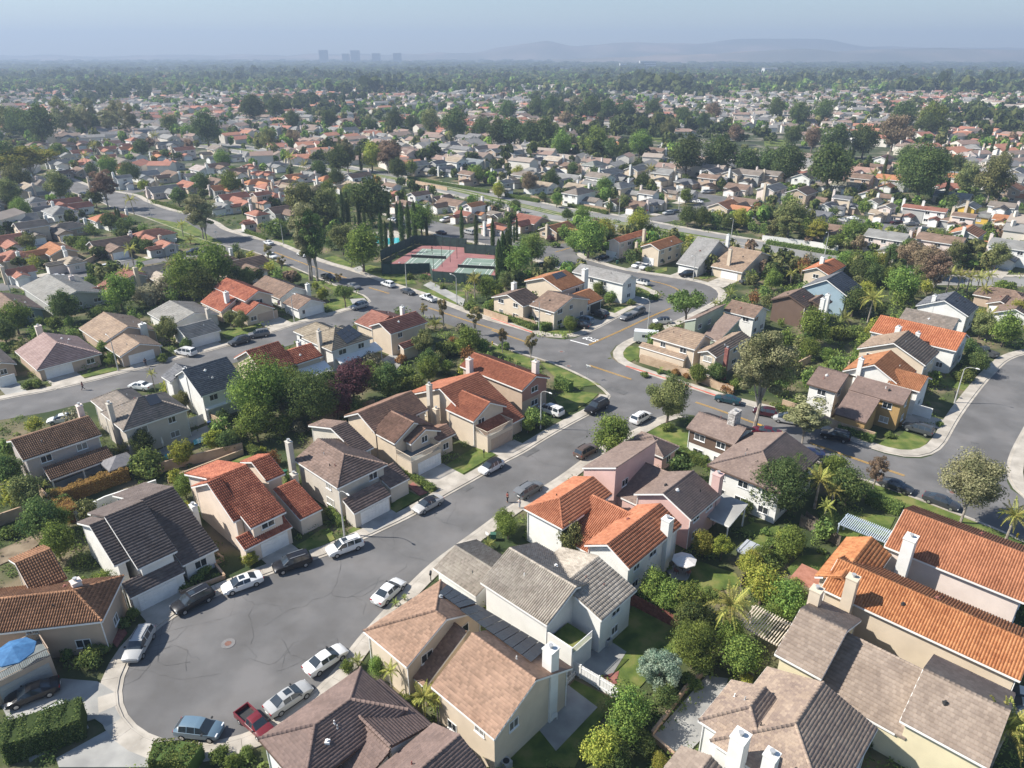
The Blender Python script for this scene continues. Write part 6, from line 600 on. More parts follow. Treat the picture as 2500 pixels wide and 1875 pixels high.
# solar panels
for h,q,nx,ny in PANELS:
    root=hroots[h]; O=Vector(root.location); a,b,c,d=[Vector(p)-O for p in q]; nn=(b-a).cross(d-a).normalized(); nn=nn if nn.z>0 else -nn
    for i in range(nx):
        for j in range(ny):
            f=lambda s,t:(a*(1-s)*(1-t)+b*s*(1-t)+c*s*t+d*(1-s)*t)+nn*.22
            s0,s1,t0,t1=(i+.03)/nx,(i+.97)/nx,(j+.025)/ny,(j+.975)/ny; v=[f(s0,t0),f(s1,t0),f(s1,t1),f(s0,t1)]
            link('solar_panel',mesh('solar_panel',v+[p-nn*.05 for p in v],[(0,1,2,3),(0,4,5,1),(1,5,6,2),(2,6,7,3),(3,7,4,0)],panelm),root)
# mid houses
mr=random.Random(11)
MW={'grey':'grey','slate':'white','bluegrey':'grey','yellowhouse':'gold','red':'cream','orange':'cream','brown':'tan','tan':'cream'}
CW={'red':'red','orange':'orange','grey':'grey','slate':'dark slate','bluegrey':'blue-grey','brown':'brown','tan':'tan','pinkbrown':'pinkish brown','greybrown':'grey-brown','greygreen':'grey-green','pinkgrey':'pinkish grey','redbrown':'red-brown','orangebrown':'orange-brown','purplebrown':'purplish brown','redorange':'red-orange','beige':'beige','olive':'olive','white':'white','yellowhouse':'grey','orangebarrel2':'orange'}
WNAME={'white':'white','cream':'cream','tan':'tan','grey':'grey','pinkwhite':'pinkish','gold':'yellow','greige':'beige'}
def mid_house(x,y,c,n,near,lev=2):
    ang=47 if mr.random()<.5 else 137
    if c=='white': ang=47
    k=max(.62,min(1.0,near/12.5)); f=mr.choice((1,-1)); L=mr.uniform(11,14)*k; w=mr.uniform(8,9.5)*k; z=2.8 if n==1 else 5.2
    if c=='white': L,w=26,16
    U=np.array((math.cos(R(ang)),math.sin(R(ang)))); V=np.array((-U[1],U[0]))
    b=np.array((x,y))-U*L/2-V*w/2
    hip=mr.random()<.25
    W=[('g',b[0],b[1],ang,L,w,1,z,w/2*.42,int(hip),int(hip),0)]
    # garage wing toward the camera side
    a2=ang+90; U2=V; g=mr.uniform(.1,.5); side=-1 if np.dot(V,(x,y))>0 else 1
    gl=mr.uniform(5.5,7)*k; gw=6*k; base=np.array((x,y))+U*(L*(g-.4))+V*side*(w/2-1.5)
    gdir=V*side; a3=math.degrees(math.atan2(gdir[1],gdir[0])); pr=np.array((-gdir[1],gdir[0]))
    b2=base-pr*gw/2
    W.append(('g',b2[0],b2[1],a3,gl+1.5,gw,1,2.6,gw/2*.42,0,0,0))
    e=base+gdir*(gl+1.5-.42); ga=(tuple(e-pr*2.3*k),tuple(e+pr*2.3*k),0 if lev==2 and y>330 else 5)
    wl=mr.choice(('white','cream','grey','tan','pinkwhite','white')) if c not in('yellowhouse','white') else ('gold' if c=='yellowhouse' else 'white')
    if c in('brown','orangebrown','redbrown') and mr.random()<.3: wl='tan'
    cp=np.array((x,y))+U*(L/2+.2)*mr.choice((1,-1))
    lab=f"{'two-storey' if n==2 else 'low'} {WNAME[wl]} house with {CW.get(c,c)} roof {region(x,y)}"
    return build_house(W,wl,c,lev,lab,group='houses of the neighbourhood',garages=[ga],chim=[(cp[0],cp[1],(4.9 if n==1 else 7.8),.9,.9,mr.choice(('white','pinkwhite','cream')))],nwin=5,name='house')
HP=[(w[1],w[2]) for h in HOUSES for w in h[3]]
allmid=[(m[0],m[1]) for m in MID]
for i,(x,y,c,n) in enumerate(MID):
    near=min([math.dist((x,y),q) for j,q in enumerate(allmid) if j!=i])
    near=min(near,2*min(dist_poly((x,y),q+[q[0]]) for q in roadpolys))
    mid_house(x,y,c,n,near,2 if y>200 else 1)
# ================= vegetation
def crown(n_cl,n_leaf,size,shape,seed,leaf=.035,flat=1.,spread=1.,inner=True,clr=None):
    """unit crown centred on origin, radius .5; returns V,Q,T"""
    g=np.random.RandomState(seed); P=[]
    cs=[]
    while len(cs)<n_cl:
        p=g.normal(size=3); p/=np.linalg.norm(p); r=g.uniform(.2,1)**.6
        if shape=='dome': p[2]=abs(p[2])*1.1-.35
        p=p*r*.38*spread
        cs.append(p*np.array((1,1,flat)))
    cs=np.array(cs); rad=(clr or .17)*g.uniform(.65,1.35,n_cl)
    ci=g.randint(0,n_cl,n_leaf); d=g.normal(size=(n_leaf,3)); d/=np.linalg.norm(d,axis=1)[:,None]; d[:,2]=d[:,2]*.9+.12
    pos=cs[ci]+d*rad[ci][:,None]*g.uniform(.55,1.05,n_leaf)[:,None]
    nrm=d+g.normal(size=(n_leaf,3))*.45; nrm/=np.linalg.norm(nrm,axis=1)[:,None]
    a=np.cross(nrm,g.normal(size=(n_leaf,3))); a/=np.linalg.norm(a,axis=1)[:,None]; b=np.cross(nrm,a)
    s=leaf*g.uniform(.6,1.4,n_leaf)[:,None]
    V=np.stack([pos-a*s,pos-b*s*.6,pos+a*s,pos+b*s*.6],1).reshape(-1,3); Q=np.arange(n_leaf*4).reshape(-1,4)
    T=np.clip(g.uniform(0,1,n_leaf)*.6+ (ci%7)/7*.4,0,1)
    return V,Q,T,cs
SC={'broad':dict(n_cl=60,flat=.95,clr=.2),'olive':dict(n_cl=40,flat=1.0,clr=.17),'dark':dict(n_cl=60,flat=1.0,clr=.19),'euc':dict(n_cl=34,flat=1.55,clr=.13),'shrub':dict(n_cl=22,flat=.75,clr=.2,shape='dome'),'topi':dict(n_cl=70,flat=.95,clr=.12),
 'umb':dict(n_cl=40,flat=.4,clr=.13),'lolly':dict(n_cl=30,flat=.7,clr=.16),'young':dict(n_cl=14,flat=1.3,clr=.13),'conif':dict(n_cl=60,flat=.9,clr=.11)}
CM={}
def crown_mesh(kind,col,lev,var):
    k=(kind,col,lev,var)
    if k in CM: return CM[k]
    p=dict(SC[kind]); shape=p.pop('shape','ball'); n={0:22000,1:7000,2:2400}[lev]
    if kind in('shrub','young'): n=int(n*.45)
    lf={0:.0145,1:.024,2:.04}[lev]*(1.5 if kind in('shrub','young') else 1)
    V,Q,T,cs=crown(p['n_cl'],n,1,shape,hash((kind,var))%9999 if False else (sum(map(ord,kind))*7+var*131),leaf=lf,flat=p['flat'],clr=p.get('clr'))
    CM[k]=(qmesh('crown',V,Q,lm(col),T),cs); return CM[k]
TM={}
def trunk_mesh(kind,cs,H,D,pale):
    """trunk with limbs to a few clump centres, real size; crown centre at z=zc"""
    zc={'broad':.62,'olive':.68,'dark':.6,'euc':.95,'umb':.75,'lolly':.8,'young':1.1,'conif':.5}[kind]*D; zc=min(zc,26)
    r=max(.07,D*.028); b=MB(); fork=zc*.55
    b.tube([(0,0,-.1),(r*.4,0,fork*.5),(0,r*.3,fork)],[r*1.25,r*.95,r*.8],7)
    idx=list(range(0,len(cs),max(1,len(cs)//7)))
    for i in idx:
        c=np.array(cs[i])*D+np.array((0,0,zc)); m=(np.array((0,0,fork))+c)/2+np.array((0,0,.05*D))*.4
        b.tube([(0,0,fork-.1),tuple(m),tuple(c)],[r*.55,r*.35,r*.12],5,cap=False)
    return b.mesh('trunk',bark_pale if pale else bark),zc
KN={'broad':('leafy_tree','tree','leafy green tree'),'olive':('open_tree','tree','olive-green open-crowned tree'),'dark':('dense_tree','tree','dense dark green tree'),'euc':('eucalyptus_tree','tree','tall pale-trunked gum tree'),'umb':('umbrella_tree','tree','flat-topped spreading tree'),'lolly':('clipped_tree','tree','clipped round-topped tree'),'young':('young_tree','tree','slender young street tree'),'conif':('conifer_tree','tree','blue-green conifer'),'shrub':('shrub','shrub','green leafy shrub'),'topi':('clipped_shrub','shrub','clipped rounded bush')}
KC={'yellow':'yellow-green','purple':'purple-leaved','rust':'rusty brown','orange':'orange-tinged','grey':'greyish'}
def put_tree(kind,col,x,y,D,i):
    D*=1.18; d=math.hypot(x,y,58); lev=0 if (D*711/d>45) else (1 if D*711/d>16 else 2)
    cm,cs=crown_mesh(kind,col,lev,i%3); nm,cat,txt=KN[kind]
    lab=(KC[col]+' '+txt.replace('olive-green ','').replace('green ','').replace('leafy ','') if col in KC else txt)+' '+region(x,y)
    if D>14: lab='big '+lab
    rz=rnd.uniform(0,6.28); g=('shrubs and bushes' if cat=='shrub' else 'trees between the houses')
    if kind in('shrub','topi'):
        o=thing(nm,lab,cat,(x,y,D*{'shrub':.25,'topi':.45}[kind]),rz,g,cm,(D,D,D*(1.05 if kind=='topi' else 1))); return o
    root=thing(nm,lab,cat,(x,y,0),rz,g)
    tm,zc=trunk_mesh(kind,cs,0,D,kind in('euc','young') or (kind=='olive' and i%2))
    link('trunk',tm,root); link('crown',cm,root,(0,0,zc),None,D); return root
def frond_mesh(L,droop,w,seed,m):
    g=random.Random(seed); b=MB(); T=[]; n=16; prev=None
    for i in range(n+1):
        t=i/n; x=L*(t-.12*t*t*droop); z=L*(.45*t-droop*.75*t*t)
        p=Vector((x,0,z))
        if prev:
            b.add([prev+Vector((0,-.025,0)),prev+Vector((0,.025,0)),p+Vector((0,.02,0)),p+Vector((0,-.02,0))],[(0,1,2,3)]); T.append(.7)
            if i>1:
                for s in(-1,1):
                    for h in (0,.5):
                        q=prev.lerp(p,h); ll=w*math.sin(math.pi*min(1,t*.88+.1))*g.uniform(.85,1.1)
                        e=q+Vector((ll*.45,s*ll*.85,-ll*.3+g.uniform(-.05,.05))); mm=q.lerp(e,.5)+Vector((0,0,.05)); 
                        dx=L*.016
                        b.add([q,mm+Vector((dx,0,0)),e,mm-Vector((dx,0,0))],[(0,1,2,3)]); T.append(g.random())
        prev=p
    return b.mesh('frond',m,tint=T)
FR={}
def palm(x,y,D,i,squat=False,label=None,big=False):
    d=math.hypot(x,y,58); col='squat' if squat else 'palm'; 
    near=D*711/d>22
    L=D*.55; key=(col,squat)
    if key not in FR: FR[key]=[frond_mesh(1,dr,.2,s,lm(col)) for s,dr in enumerate((.15,.55,1.0,1.35))]
    root=thing('palm_tree',('squat spiky palm ' if squat else 'tall feathery palm ')+region(x,y),'palm',(x,y,0),rnd.uniform(0,6.28),'palms')
    H=(D*.18+.3) if squat else min(D*1.0,15)
    if not squat and not big: H=max(H,3.5)
    b=MB(); lx=rnd.uniform(-.06,.06)*H; 
    b.tube([(lx,0,-.1),(lx*.6,0,H*.5),(0,0,H)],[.22 if D>3 else .12,.15 if D>3 else .08,.13 if D>3 else .07],7); link('trunk',b.mesh('trunk',bark_pale if not squat else bark),root)
    n=20 if near else 14; 
    M=[]
    for k in range(n):
        a=k*2.399; lv=k/n; fm=FR[key][min(3,int(lv*4))]; el=(.95-lv*1.25) if not squat else (1.0-lv*.9)
        if near and D>2.2:
            o=link('frond',fm,root,(0,0,H)); o.rotation_euler=(0,-el*.75,a); o.scale=(L*rnd.uniform(.85,1.1),)*3
        else: M.append((fm,a,el))
    if M:
        V=[];Q=[];T=[];c=0
        for fm,a,el in M:
            from mathutils import Euler
            E=Euler((0,-el*.75,a)).to_matrix(); vs=np.array([tuple(E@(v.co*L)) for v in fm.vertices]); V.append(vs); q=np.array([tuple(p.vertices) for p in fm.polygons]); Q.append(q+c); c+=len(vs); T+=[v.value for v in fm.attributes['tint'].data]
        link('crown',qmesh('crown',np.concatenate(V),np.concatenate(Q),lm(col),T),root,(0,0,H))
    return root
CYM={}
def cypress(x,y,H,i):
    d=math.hypot(x,y); v=i%3
    if v not in CYM:
        g=np.random.RandomState(50+v); n=3200; z=g.uniform(.02,1,n); a=g.uniform(0,6.28,n); r=.062*np.minimum(1,(1-z)*3.2)**.7*np.minimum(1,z*8+.5)*(1+.18*np.sin(a*3+z*23+v)); r*=g.uniform(.8,1.08,n)
        pos=np.stack([r*np.cos(a),r*np.sin(a),z],1); nn=np.stack([np.cos(a),np.sin(a),np.full(n,.35)],1)+g.normal(size=(n,3))*.35; nn/=np.linalg.norm(nn,axis=1)[:,None]
        up=np.tile((0,0,1.),(n,1))+g.normal(size=(n,3))*.15; b=np.cross(nn,up); b/=np.linalg.norm(b,axis=1)[:,None]; s=g.uniform(.008,.018,n)[:,None]
        V=np.stack([pos-b*s*.5,pos-up*s,pos+b*s*.5,pos+up*s],1).reshape(-1,3); CYM[v]=(qmesh('crown',V,np.arange(n*4).reshape(-1,4),lm('cyp'),g.uniform(0,1,n)),MB().tube([(0,0,0),(0,0,.5),(0,0,.93)],[.012,.035,.003],7).mesh('core',lm('cyp')),MB().cyl(0,0,0,.1,.014,6).mesh('trunk',bark))
    root=thing('cypress_tree','slim dark cypress '+region(x,y),'tree',(x,y,0),rnd.uniform(0,6.28),'slim Italian cypresses',sc=(H*1.05,H*1.05,H))
    link('crown',CYM[v][0],root); link('trunk',CYM[v][2],root); link('inner_crown',CYM[v][1],root); return root
for i,(g,c,x,y,D) in enumerate(TREES):
    if y>900 or g=='young': continue
    if g in('palm','squat'): palm(x,y,D,i,g=='squat')
    elif g=='cyp': cypress(x,y,min(13,D*4.5),i)
    else: put_tree(g,c,x,y,min(D,22),i)
for i,(g,c,x,y,H,D) in enumerate(TALL):
    lev=0 if D*711/math.hypot(x,y,58)>40 else 1; D*=1.3
    cm,cs=crown_mesh('olive' if g=='olive' else 'euc' if g=='euc' else 'young',c,lev,i%3); fr_=.74 if g=='euc' else .66 if g=='olive' else .6
    sz=H*fr_/{'euc':1.42,'olive':1.02,'young':1.1}[g]; zc=H*(1-fr_/2)
    lab=('tall airy '+(KC[c]+' ' if c in KC else '')+'gum tree ' if g!='young' else 'slender young street tree ')+region(x,y)
    root=thing('eucalyptus_tree' if g!='young' else 'young_tree',lab,'tree',(x,y,0),rnd.uniform(0,6.28),'trees between the houses')
    mb=MB(); r_=max(.05,H*.015); mb.tube([(0,0,-.1),(r_,0,H*.22),(0,r_,H*.4)],[r_*1.2,r_*.9,r_*.7],7)
    for k in range(0,len(cs),max(1,len(cs)//10)):
        q=np.array(cs[k])*np.array((D,D,sz))+np.array((0,0,zc)); mb.tube([(0,0,H*.2),tuple((np.array((0,0,H*.42))+q)/2+np.array((0,0,H*.03))),tuple(q)],[r_*.6,r_*.4,r_*.12],5,cap=False)
    link('trunk',mb.mesh('trunk',bark_pale),root); link('crown',cm,root,(0,0,zc),None,(D,D,sz))
for i,(x,y,h) in enumerate(CYP): cypress(x,y,h,i)
def hedge(h,wd,pl,label,col='shrub'):
    s=smooth_line([tuple(p) for p in pl],.8,1) if len(pl)>2 else [tuple(np.array(pl[0])+(np.array(pl[-1])-np.array(pl[0]))*k/max(1,int(math.dist(pl[0],pl[-1])/.8))) for k in range(int(math.dist(pl[0],pl[-1])/.8)+1)]
    c=np.mean(s,0); a=offset(s,wd/2); b=offset(s,-wd/2); n=len(s); g=np.random.RandomState(int(abs(c[0]*7+c[1]*3)))
    d=math.hypot(*c,58); L=sum(math.dist(p,q) for p,q in zip(s,s[1:])); lf=.09 if d<130 else .16; N=int(min(26000,L*(wd+2*h)/(lf*lf)*1.0))
    k=g.uniform(0,n-1.001,N); i=k.astype(int); f=(k-i)[:,None]; A=np.array(a);B=np.array(b)
    pa=A[i]*(1-f)+A[i+1]*f; pb=B[i]*(1-f)+B[i+1]*f
    t=g.uniform(0,1,N)*(wd+2*h); side=np.where(t<h,0,np.where(t<h+wd,1,2)); v=np.where(side==0,0,np.where(side==1,(t-h)/wd,1)); z=np.where(side==0,t,np.where(side==1,h,t-h-wd))
    bulge=.07*np.sin(k*1.9+v*3)+.05*np.sin(k*4.7); z=z*(1+bulge); pos=pa*(1-v[:,None])+pb*v[:,None]; pos=np.concatenate([pos,z[:,None]],1)-np.array((c[0],c[1],0))
    pos+=g.normal(size=(N,3))*.06; nn=g.normal(size=(N,3)); nn[:,2]+=.8; nn/=np.linalg.norm(nn,axis=1)[:,None]; x=np.cross(nn,g.normal(size=(N,3))); x/=np.linalg.norm(x,axis=1)[:,None]; y=np.cross(nn,x); sz=lf*g.uniform(.6,1.3,N)[:,None]
    V=np.stack([pos-x*sz,pos-y*sz*.6,pos+x*sz,pos+y*sz*.6],1).reshape(-1,3)
    o=thing('hedge',label,'hedge',(c[0],c[1],0),me=qmesh('hedge',V,np.arange(N*4).reshape(-1,4),lm(col),g.uniform(0,1,N)))
    q=lambda P,z:[(p[0]-c[0],p[1]-c[1],z) for p in P]; a2=offset(s,wd/2-.12); b2=offset(s,-wd/2+.12)
    vv=q(a2,0)+q(a2,h-.12)+q(b2,h-.12)+q(b2,0); F=[]
    for r_ in range(3):
        for j in range(n-1): F.append((r_*n+j,r_*n+j+1,(r_+1)*n+j+1,(r_+1)*n+j))
    F+=[(0,n,2*n,3*n),(n-1,2*n-1,3*n-1,4*n-1)]
    link('hedge_core',mesh('hedge_core',vv,F,lm(col),tint=[.25]*len(F)),o)
for i,(h,wd,pl) in enumerate(HEDGES):
    c=np.mean(pl,0); hedge(h,wd,pl,('tall ' if h>2 else 'low ' if h<1.25 else '')+'clipped hedge '+region(c[0],c[1]),'orange' if i in(2,3) else 'dark' if i==0 else 'shrub')
# ================= walls and fences
FMAT={'white_vinyl':whitep,'redwood':mat('redwood',(.17,.06,.045),(.25,.10,.07),scale=3,coord='W'),'block_wall':mat('block',(.42,.30,.20),(.52,.39,.27),scale=1,coord='W',bump=.3,bscale=8,stain=.2),'white_wall':WALL['white'],'wood_fence':mat('old_wood',(.12,.095,.075),(.22,.18,.14),scale=2,coord='W'),
'retaining_wall':mat('retaining',(.40,.27,.18),(.50,.36,.25),scale=1,coord='W'),'hedge_wall':lm('shrub'),'picket':whitep}
FN={'white_vinyl':('white panel fence','fence'),'redwood':('reddish plank fence','fence'),'block_wall':('tan block wall','wall'),'white_wall':('white rendered wall','wall'),'wood_fence':('weathered wooden fence','fence'),'retaining_wall':('low retaining wall','wall'),'hedge_wall':('green wall','wall'),'picket':('little white picket gate','fence')}
for k,h,pl in FENCES:
    if k=='hedge_wall': continue
    c=np.mean(pl,0); t,cat=FN[k]; root=thing('garden_'+cat,t+' '+region(c[0],c[1]),cat,(c[0],c[1],0))
    ox,oy=c
    for a,b in zip(pl,pl[1:]):
        l=math.dist(a,b); n=max(1,round(l/(2.4 if cat=='fence' else 4.5))); an=math.atan2(b[1]-a[1],b[0]-a[0])
        near=math.hypot(*a)<150
        for i in range(n):
            x=a[0]+(b[0]-a[0])*(i+.5)/n-ox; y=a[1]+(b[1]-a[1])*(i+.5)/n-oy; w2=l/n/2
            m=MB()
            if cat=='wall': m.box(-w2+.004,w2-.004,-.1,.1,0,h).box(-w2+.004,w2-.004,-.13,.13,h,h+.06); 
            elif k=='picket':
                for j in range(int(w2*2/.22)): m.box(-w2+j*.22,-w2+j*.22+.1,-.02,.02,0,h)
                m.box(-w2,w2,-.03,.0,.3,.4)
            else:
                q=int(2*w2/.16)
                for j in range(q): m.box(-w2+2*w2*j/q+.008,-w2+2*w2*(j+1)/q-.008,-.015+(j%2)*.012,.02+(j%2)*.012,.05,h-.03*(j%3==0))
                m.box(-w2,w2,-.05,-.016,h*.25,h*.25+.08).box(-w2,w2,-.05,-.016,h*.8,h*.8+.08)
            link('panel' if cat=='fence' else 'wall_section',m.mesh('panel',FMAT[k]),root,(x,y,0),an)
            if cat=='fence' and k!='picket': link('post',MB().box(-.06,.06,-.06,.06,0,h+.08).mesh('post',FMAT[k]),root,(a[0]+(b[0]-a[0])*i/n-ox,a[1]+(b[1]-a[1])*i/n-oy,0),an)
# ================= tennis courts
cg=mat('court_green',(.18,.245,.20),(.22,.285,.235),scale=.3,coord='W'); cr_=mat('court_red',(.27,.12,.115),(.33,.155,.145),scale=.3,coord='W')
sheet('tennis_ground',[tuple(p) for p in COURT],.10,cr_,thick=.1,kind='structure')
net=mat('net',(.03,.03,.03))
for pl in COURTS:
    c=np.mean(pl,0); e=np.array(pl[1])-np.array(pl[0]); an=math.atan2(e[1],e[0]); th=R(min((47,-133,137,-43),key=lambda t:abs((math.degrees(an)-t+180)%360-180)))
    # long axis = 137 or 47 : pick the longer edge
    L1=math.dist(pl[0],pl[1]); L2=math.dist(pl[1],pl[2])
    th=R(80)
    u=np.array((math.cos(th),math.sin(th))); v=np.array((-u[1],u[0])); Hh,Wd=10.9,5.0
    P=lambda a,b:tuple(c+u*a+v*b)
    sheet('tennis_court',[P(-Hh-.6,-Wd-.6),P(Hh+.6,-Wd-.6),P(Hh+.6,Wd+.6),P(-Hh-.6,Wd+.6)],.104,cg,kind='structure')
    def line(a0,b0,a1,b1,w=.06): sheet('court_line',[P(a0-w,b0-w),P(a1+w,b0-w),P(a1+w,b1+w),P(a0-w,b1+w)],.110,whitep,kind='structure')
    for b in(-Wd,Wd,-Wd*.75,Wd*.75): line(-Hh,b,Hh,b)
    for a in(-Hh,Hh,): line(a,-Wd,a,Wd)
    for a in(-6.4,6.4): line(a,-Wd*.75+.1,a,Wd*.75-.1)
    line(-6.3,0,6.3,0)
    r=thing('tennis_net','tennis net across the '+('left' if c[0]<-15 else 'right')+' green court','net',(c[0],c[1],.1),th)
    link('mesh_net',MB().box(-.01,.01,-5.6,5.6,.05,.95).mesh('net',net),r); link('tape',MB().box(-.03,.03,-5.6,5.6,.95,1.05).mesh('tape',whitep),r)
    for s in(-5.6,5.6): link('post',MB().cyl(0,s,0,1.1,.06).mesh('post',dark),r)
r=thing('court_fence','tall dark windscreen fence around both tennis courts','fence',(COURTFENCE[0][0],COURTFENCE[0][1],0)); ox,oy=COURTFENCE[0]
gs=mat('windscreen',(.04,.07,.062),(.06,.095,.08),scale=1)
for a,b in zip(COURTFENCE,COURTFENCE[1:]):
    n=max(1,round(math.dist(a,b)/3)); an=math.atan2(b[1]-a[1],b[0]-a[0]); w2=math.dist(a,b)/n/2
    for i in range(n):
        x=a[0]+(b[0]-a[0])*(i+.5)/n-ox;y=a[1]+(b[1]-a[1])*(i+.5)/n-oy
        link('screen_panel',MB().box(-w2+.03,w2-.03,-.01,.01,.15,3.1).mesh('screen',gs),r,(x,y,0),an); link('post',MB().cyl(-w2,0,0,3.4,.05,5).box(-w2,w2,-.02,.02,3.15,3.2).mesh('post',dark),r,(x,y,0),an)
for x,y in COURTLIGHTS:
    r=thing('court_light','dark floodlight post with bent arm '+region(x,y),'floodlight',(x,y,.1),R(170)); link('pole',MB().tube([(0,0,0),(0,0,6.2)],[.08,.06],6).mesh('pole',dark),r); link('arm',MB().tube([(0,0,6.2),(.6,0,6.45),(1.6,0,6.4)],.04,5).mesh('arm',dark),r); link('lamp_head',MB().box(1.4,2.0,-.2,.2,6.28,6.42).mesh('head',dark),r)
# ================= street lamps, signs, small things
lampg=mat('lamp_pole',(.42,.42,.40),(.52,.51,.48),scale=2,rough=.6)
for x,y,a in LAMPS:
    r=thing('street_lamp','grey street lamp with curved arm '+region(x,y),'street lamp',(x,y,0),R(a),'street lamps')
    link('pole',MB().tube([(0,0,0),(0,0,3.5),(0,0,6.8)],[.14,.10,.07],8).mesh('pole',lampg),r)
    link('arm',MB().tube([(0,0,6.75),(.25,0,7.15),(.8,0,7.4),(1.7,0,7.45)],[.05,.045,.04,.035],6).mesh('arm',lampg),r)
    link('lamp_head',MB().tube([(1.65,0,7.45),(1.9,0,7.46),(2.3,0,7.42)],[.05,.13,.07],8).mesh('head',whitep),r)
for x,y,k in SIGNS:
    r=thing('street_sign','street name sign on thin pole '+region(x,y) if k=='street' else 'stop sign on pole '+region(x,y),'sign',(x,y,0)); link('pole',MB().cyl(0,0,0,3.1,.035,6).mesh('pole',grey),r)
    if k=='street':
        for an in(47,137): link('sign_blade',MB().box(-.55,.55,-.01,.01,2.75+.2*(an>90),2.93+.2*(an>90)).mesh('blade',mat('sign_white',(.75,.75,.72))),r,(0,0,0),R(an))
    else: link('sign_plate',MB().tube([(0,-.01,2.5),(0,.01,2.5)],.38,8).mesh('p',mat('stop_red',(.5,.03,.03))),r)
M_=MISC
for x,y in M_['manhole']:
    r=thing('manhole_cover','round iron manhole cover '+region(x,y),'manhole cover',(x,y,.045)); link('cover',MB().cyl(0,0,0,.012,.36,16).mesh('c',mat('rust_iron',(.16,.08,.06),(.24,.13,.10),scale=6)),r); link('collar',MB().cyl(0,0,-.02,.004,.75,18).mesh('c',mat('iron_collar',(.17,.165,.16),(.21,.2,.195),scale=2)),r)
for x,y in M_['hydrant']:
    r=thing('fire_hydrant','yellow fire hydrant '+region(x,y),'hydrant',(x,y,.1)); ym=mat('hydrant_yellow',(.75,.5,.03)); link('barrel',MB().cyl(0,0,0,.6,.11,10).cyl(0,0,.6,.72,.13,10,.04).mesh('b',ym),r); link('nozzle',MB().tube([(-.2,0,.45),(.2,0,.45)],.06,8).mesh('n',ym),r)
for x,y in M_['mailbox']:
    r=thing('mailbox','dark kerbside mailbox on post '+region(x,y),'mailbox',(x,y,.1)); link('post',MB().box(-.05,.05,-.05,.05,0,1.05).mesh('p',dark),r); b=MB().box(-.13,.13,-.28,.28,1.05,1.25); b.tube([(0,-.28,1.25),(0,.28,1.25)],.13,10); link('box',b.mesh('b',dark),r)
for x,y in M_['utilbox']:
    r=thing('utility_box','green metal utility cabinet '+region(x,y),'utility box',(x,y,.1)); gm=mat('util_green',(.05,.13,.09)); link('cabinet',MB().box(-.35,.35,-.3,.3,0,.9).mesh('b',gm),r); link('lid',MB().box(-.38,.38,-.33,.33,.9,.97).mesh('b',gm),r)
x,y=M_['yardsign'][0]; r=thing('yard_sign','small white yard sign by the agave and green cabinet','sign',(x,y,.1),R(-43)); link('board',MB().box(-.3,.3,-.01,.01,.35,.8).mesh('b',whitep),r)
for s in(-.25,.25): link('stake',MB().box(s-.015,s+.015,-.008,.008,0,.5).mesh('b',grey),r)
def umbrella(x,y,m,rad,lab,z0=.1,closed=False,table=True):
    r=thing('parasol',lab,'parasol',(x,y,z0)); link('pole',MB().cyl(0,0,0,2.6,.03,6).mesh('p',grey),r)
    if closed: link('canopy',MB().tube([(0,0,1.1),(0,0,1.6),(0,0,2.7)],[.12,.2,.02],8).mesh('c',m),r); return
    n=8; v=[(0,0,2.65)]+[(rad*math.cos(k*math.pi/4),rad*math.sin(k*math.pi/4),2.1) for k in range(8)]+[(0,0,2.61)]+[(rad*math.cos(k*math.pi/4),rad*math.sin(k*math.pi/4),1.96) for k in range(8)]
    link('canopy',mesh('c',v,[(0,1+k,1+(k+1)%8) for k in range(8)]+[(1+k,10+k,10+(k+1)%8,1+(k+1)%8) for k in range(8)]+[(9,10+(k+1)%8,10+k) for k in range(8)],m),r)
    for k in range(8): link('rib',MB().tube([(0,0,2.58),(rad*.97*math.cos(k*math.pi/4),rad*.97*math.sin(k*math.pi/4),2.03)],.015,4).mesh('rib',grey),r)
    if table:
        t=thing('patio_table','round patio table under the '+lab,'table',(x+.05,y+.5,z0)); link('top',MB().cyl(0,0,.7,.75,.6,14).mesh('t',dark),t); link('leg',MB().cyl(0,0,0,.7,.05,6).mesh('t',dark),t)
        for k in range(4):
            a=k*1.57+.6; c=thing('patio_chair','dark chair at the table under the '+lab,'chair',(x+math.cos(a)*1.0,y+.5+math.sin(a)*1.0,z0),a-math.pi/2); link('seat',MB().box(-.22,.22,-.22,.22,.42,.47).mesh('s',brickpave),c); link('backrest',MB().box(-.22,.22,.2,.25,.47,.95).mesh('s',brickpave),c)
            for p in((-.2,-.2),(.2,-.2),(-.2,.2),(.2,.2)): link('leg',MB().box(p[0]-.02,p[0]+.02,p[1]-.02,p[1]+.02,0,.42).mesh('l',dark),c)
x,y=BLUEU; umbrella(x,y,mat('blue_cloth',(.04,.13,.28),(.06,.18,.36),scale=2),1.9,'large blue parasol on the deck at left',2.95,table=False)
x,y=M_['white_umbrella'][0]; umbrella(x,y,mat('white_cloth',(.68,.64,.60),(.76,.72,.68),scale=2),1.5,'white parasol on the round patio')
x,y=M_['closed_umbrella'][0]; umbrella(x,y,mat('white_cloth',(.68,.64,.60),(.76,.72,.68),scale=2),1.5,'closed white parasol beside the pool',closed=True)
x,y=M_['gazebo'][0]; r=thing('gazebo','square gazebo with dark pyramid canopy beside the patio roof','gazebo',(x,y,0),R(47))
link('canopy',mesh('c',[(0,0,3.5)]+[(a,b,2.4) for a,b in((-2,-2),(2,-2),(2,2),(-2,2))]+[(a,b,2.15) for a,b in((-2,-2),(2,-2),(2,2),(-2,2))],[(0,1,2),(0,2,3),(0,3,4),(0,4,1),(1,5,6,2),(2,6,7,3),(3,7,8,4),(4,8,5,1)],mat('grey_cloth',(.17,.165,.17),(.23,.22,.22),scale=2)),r)
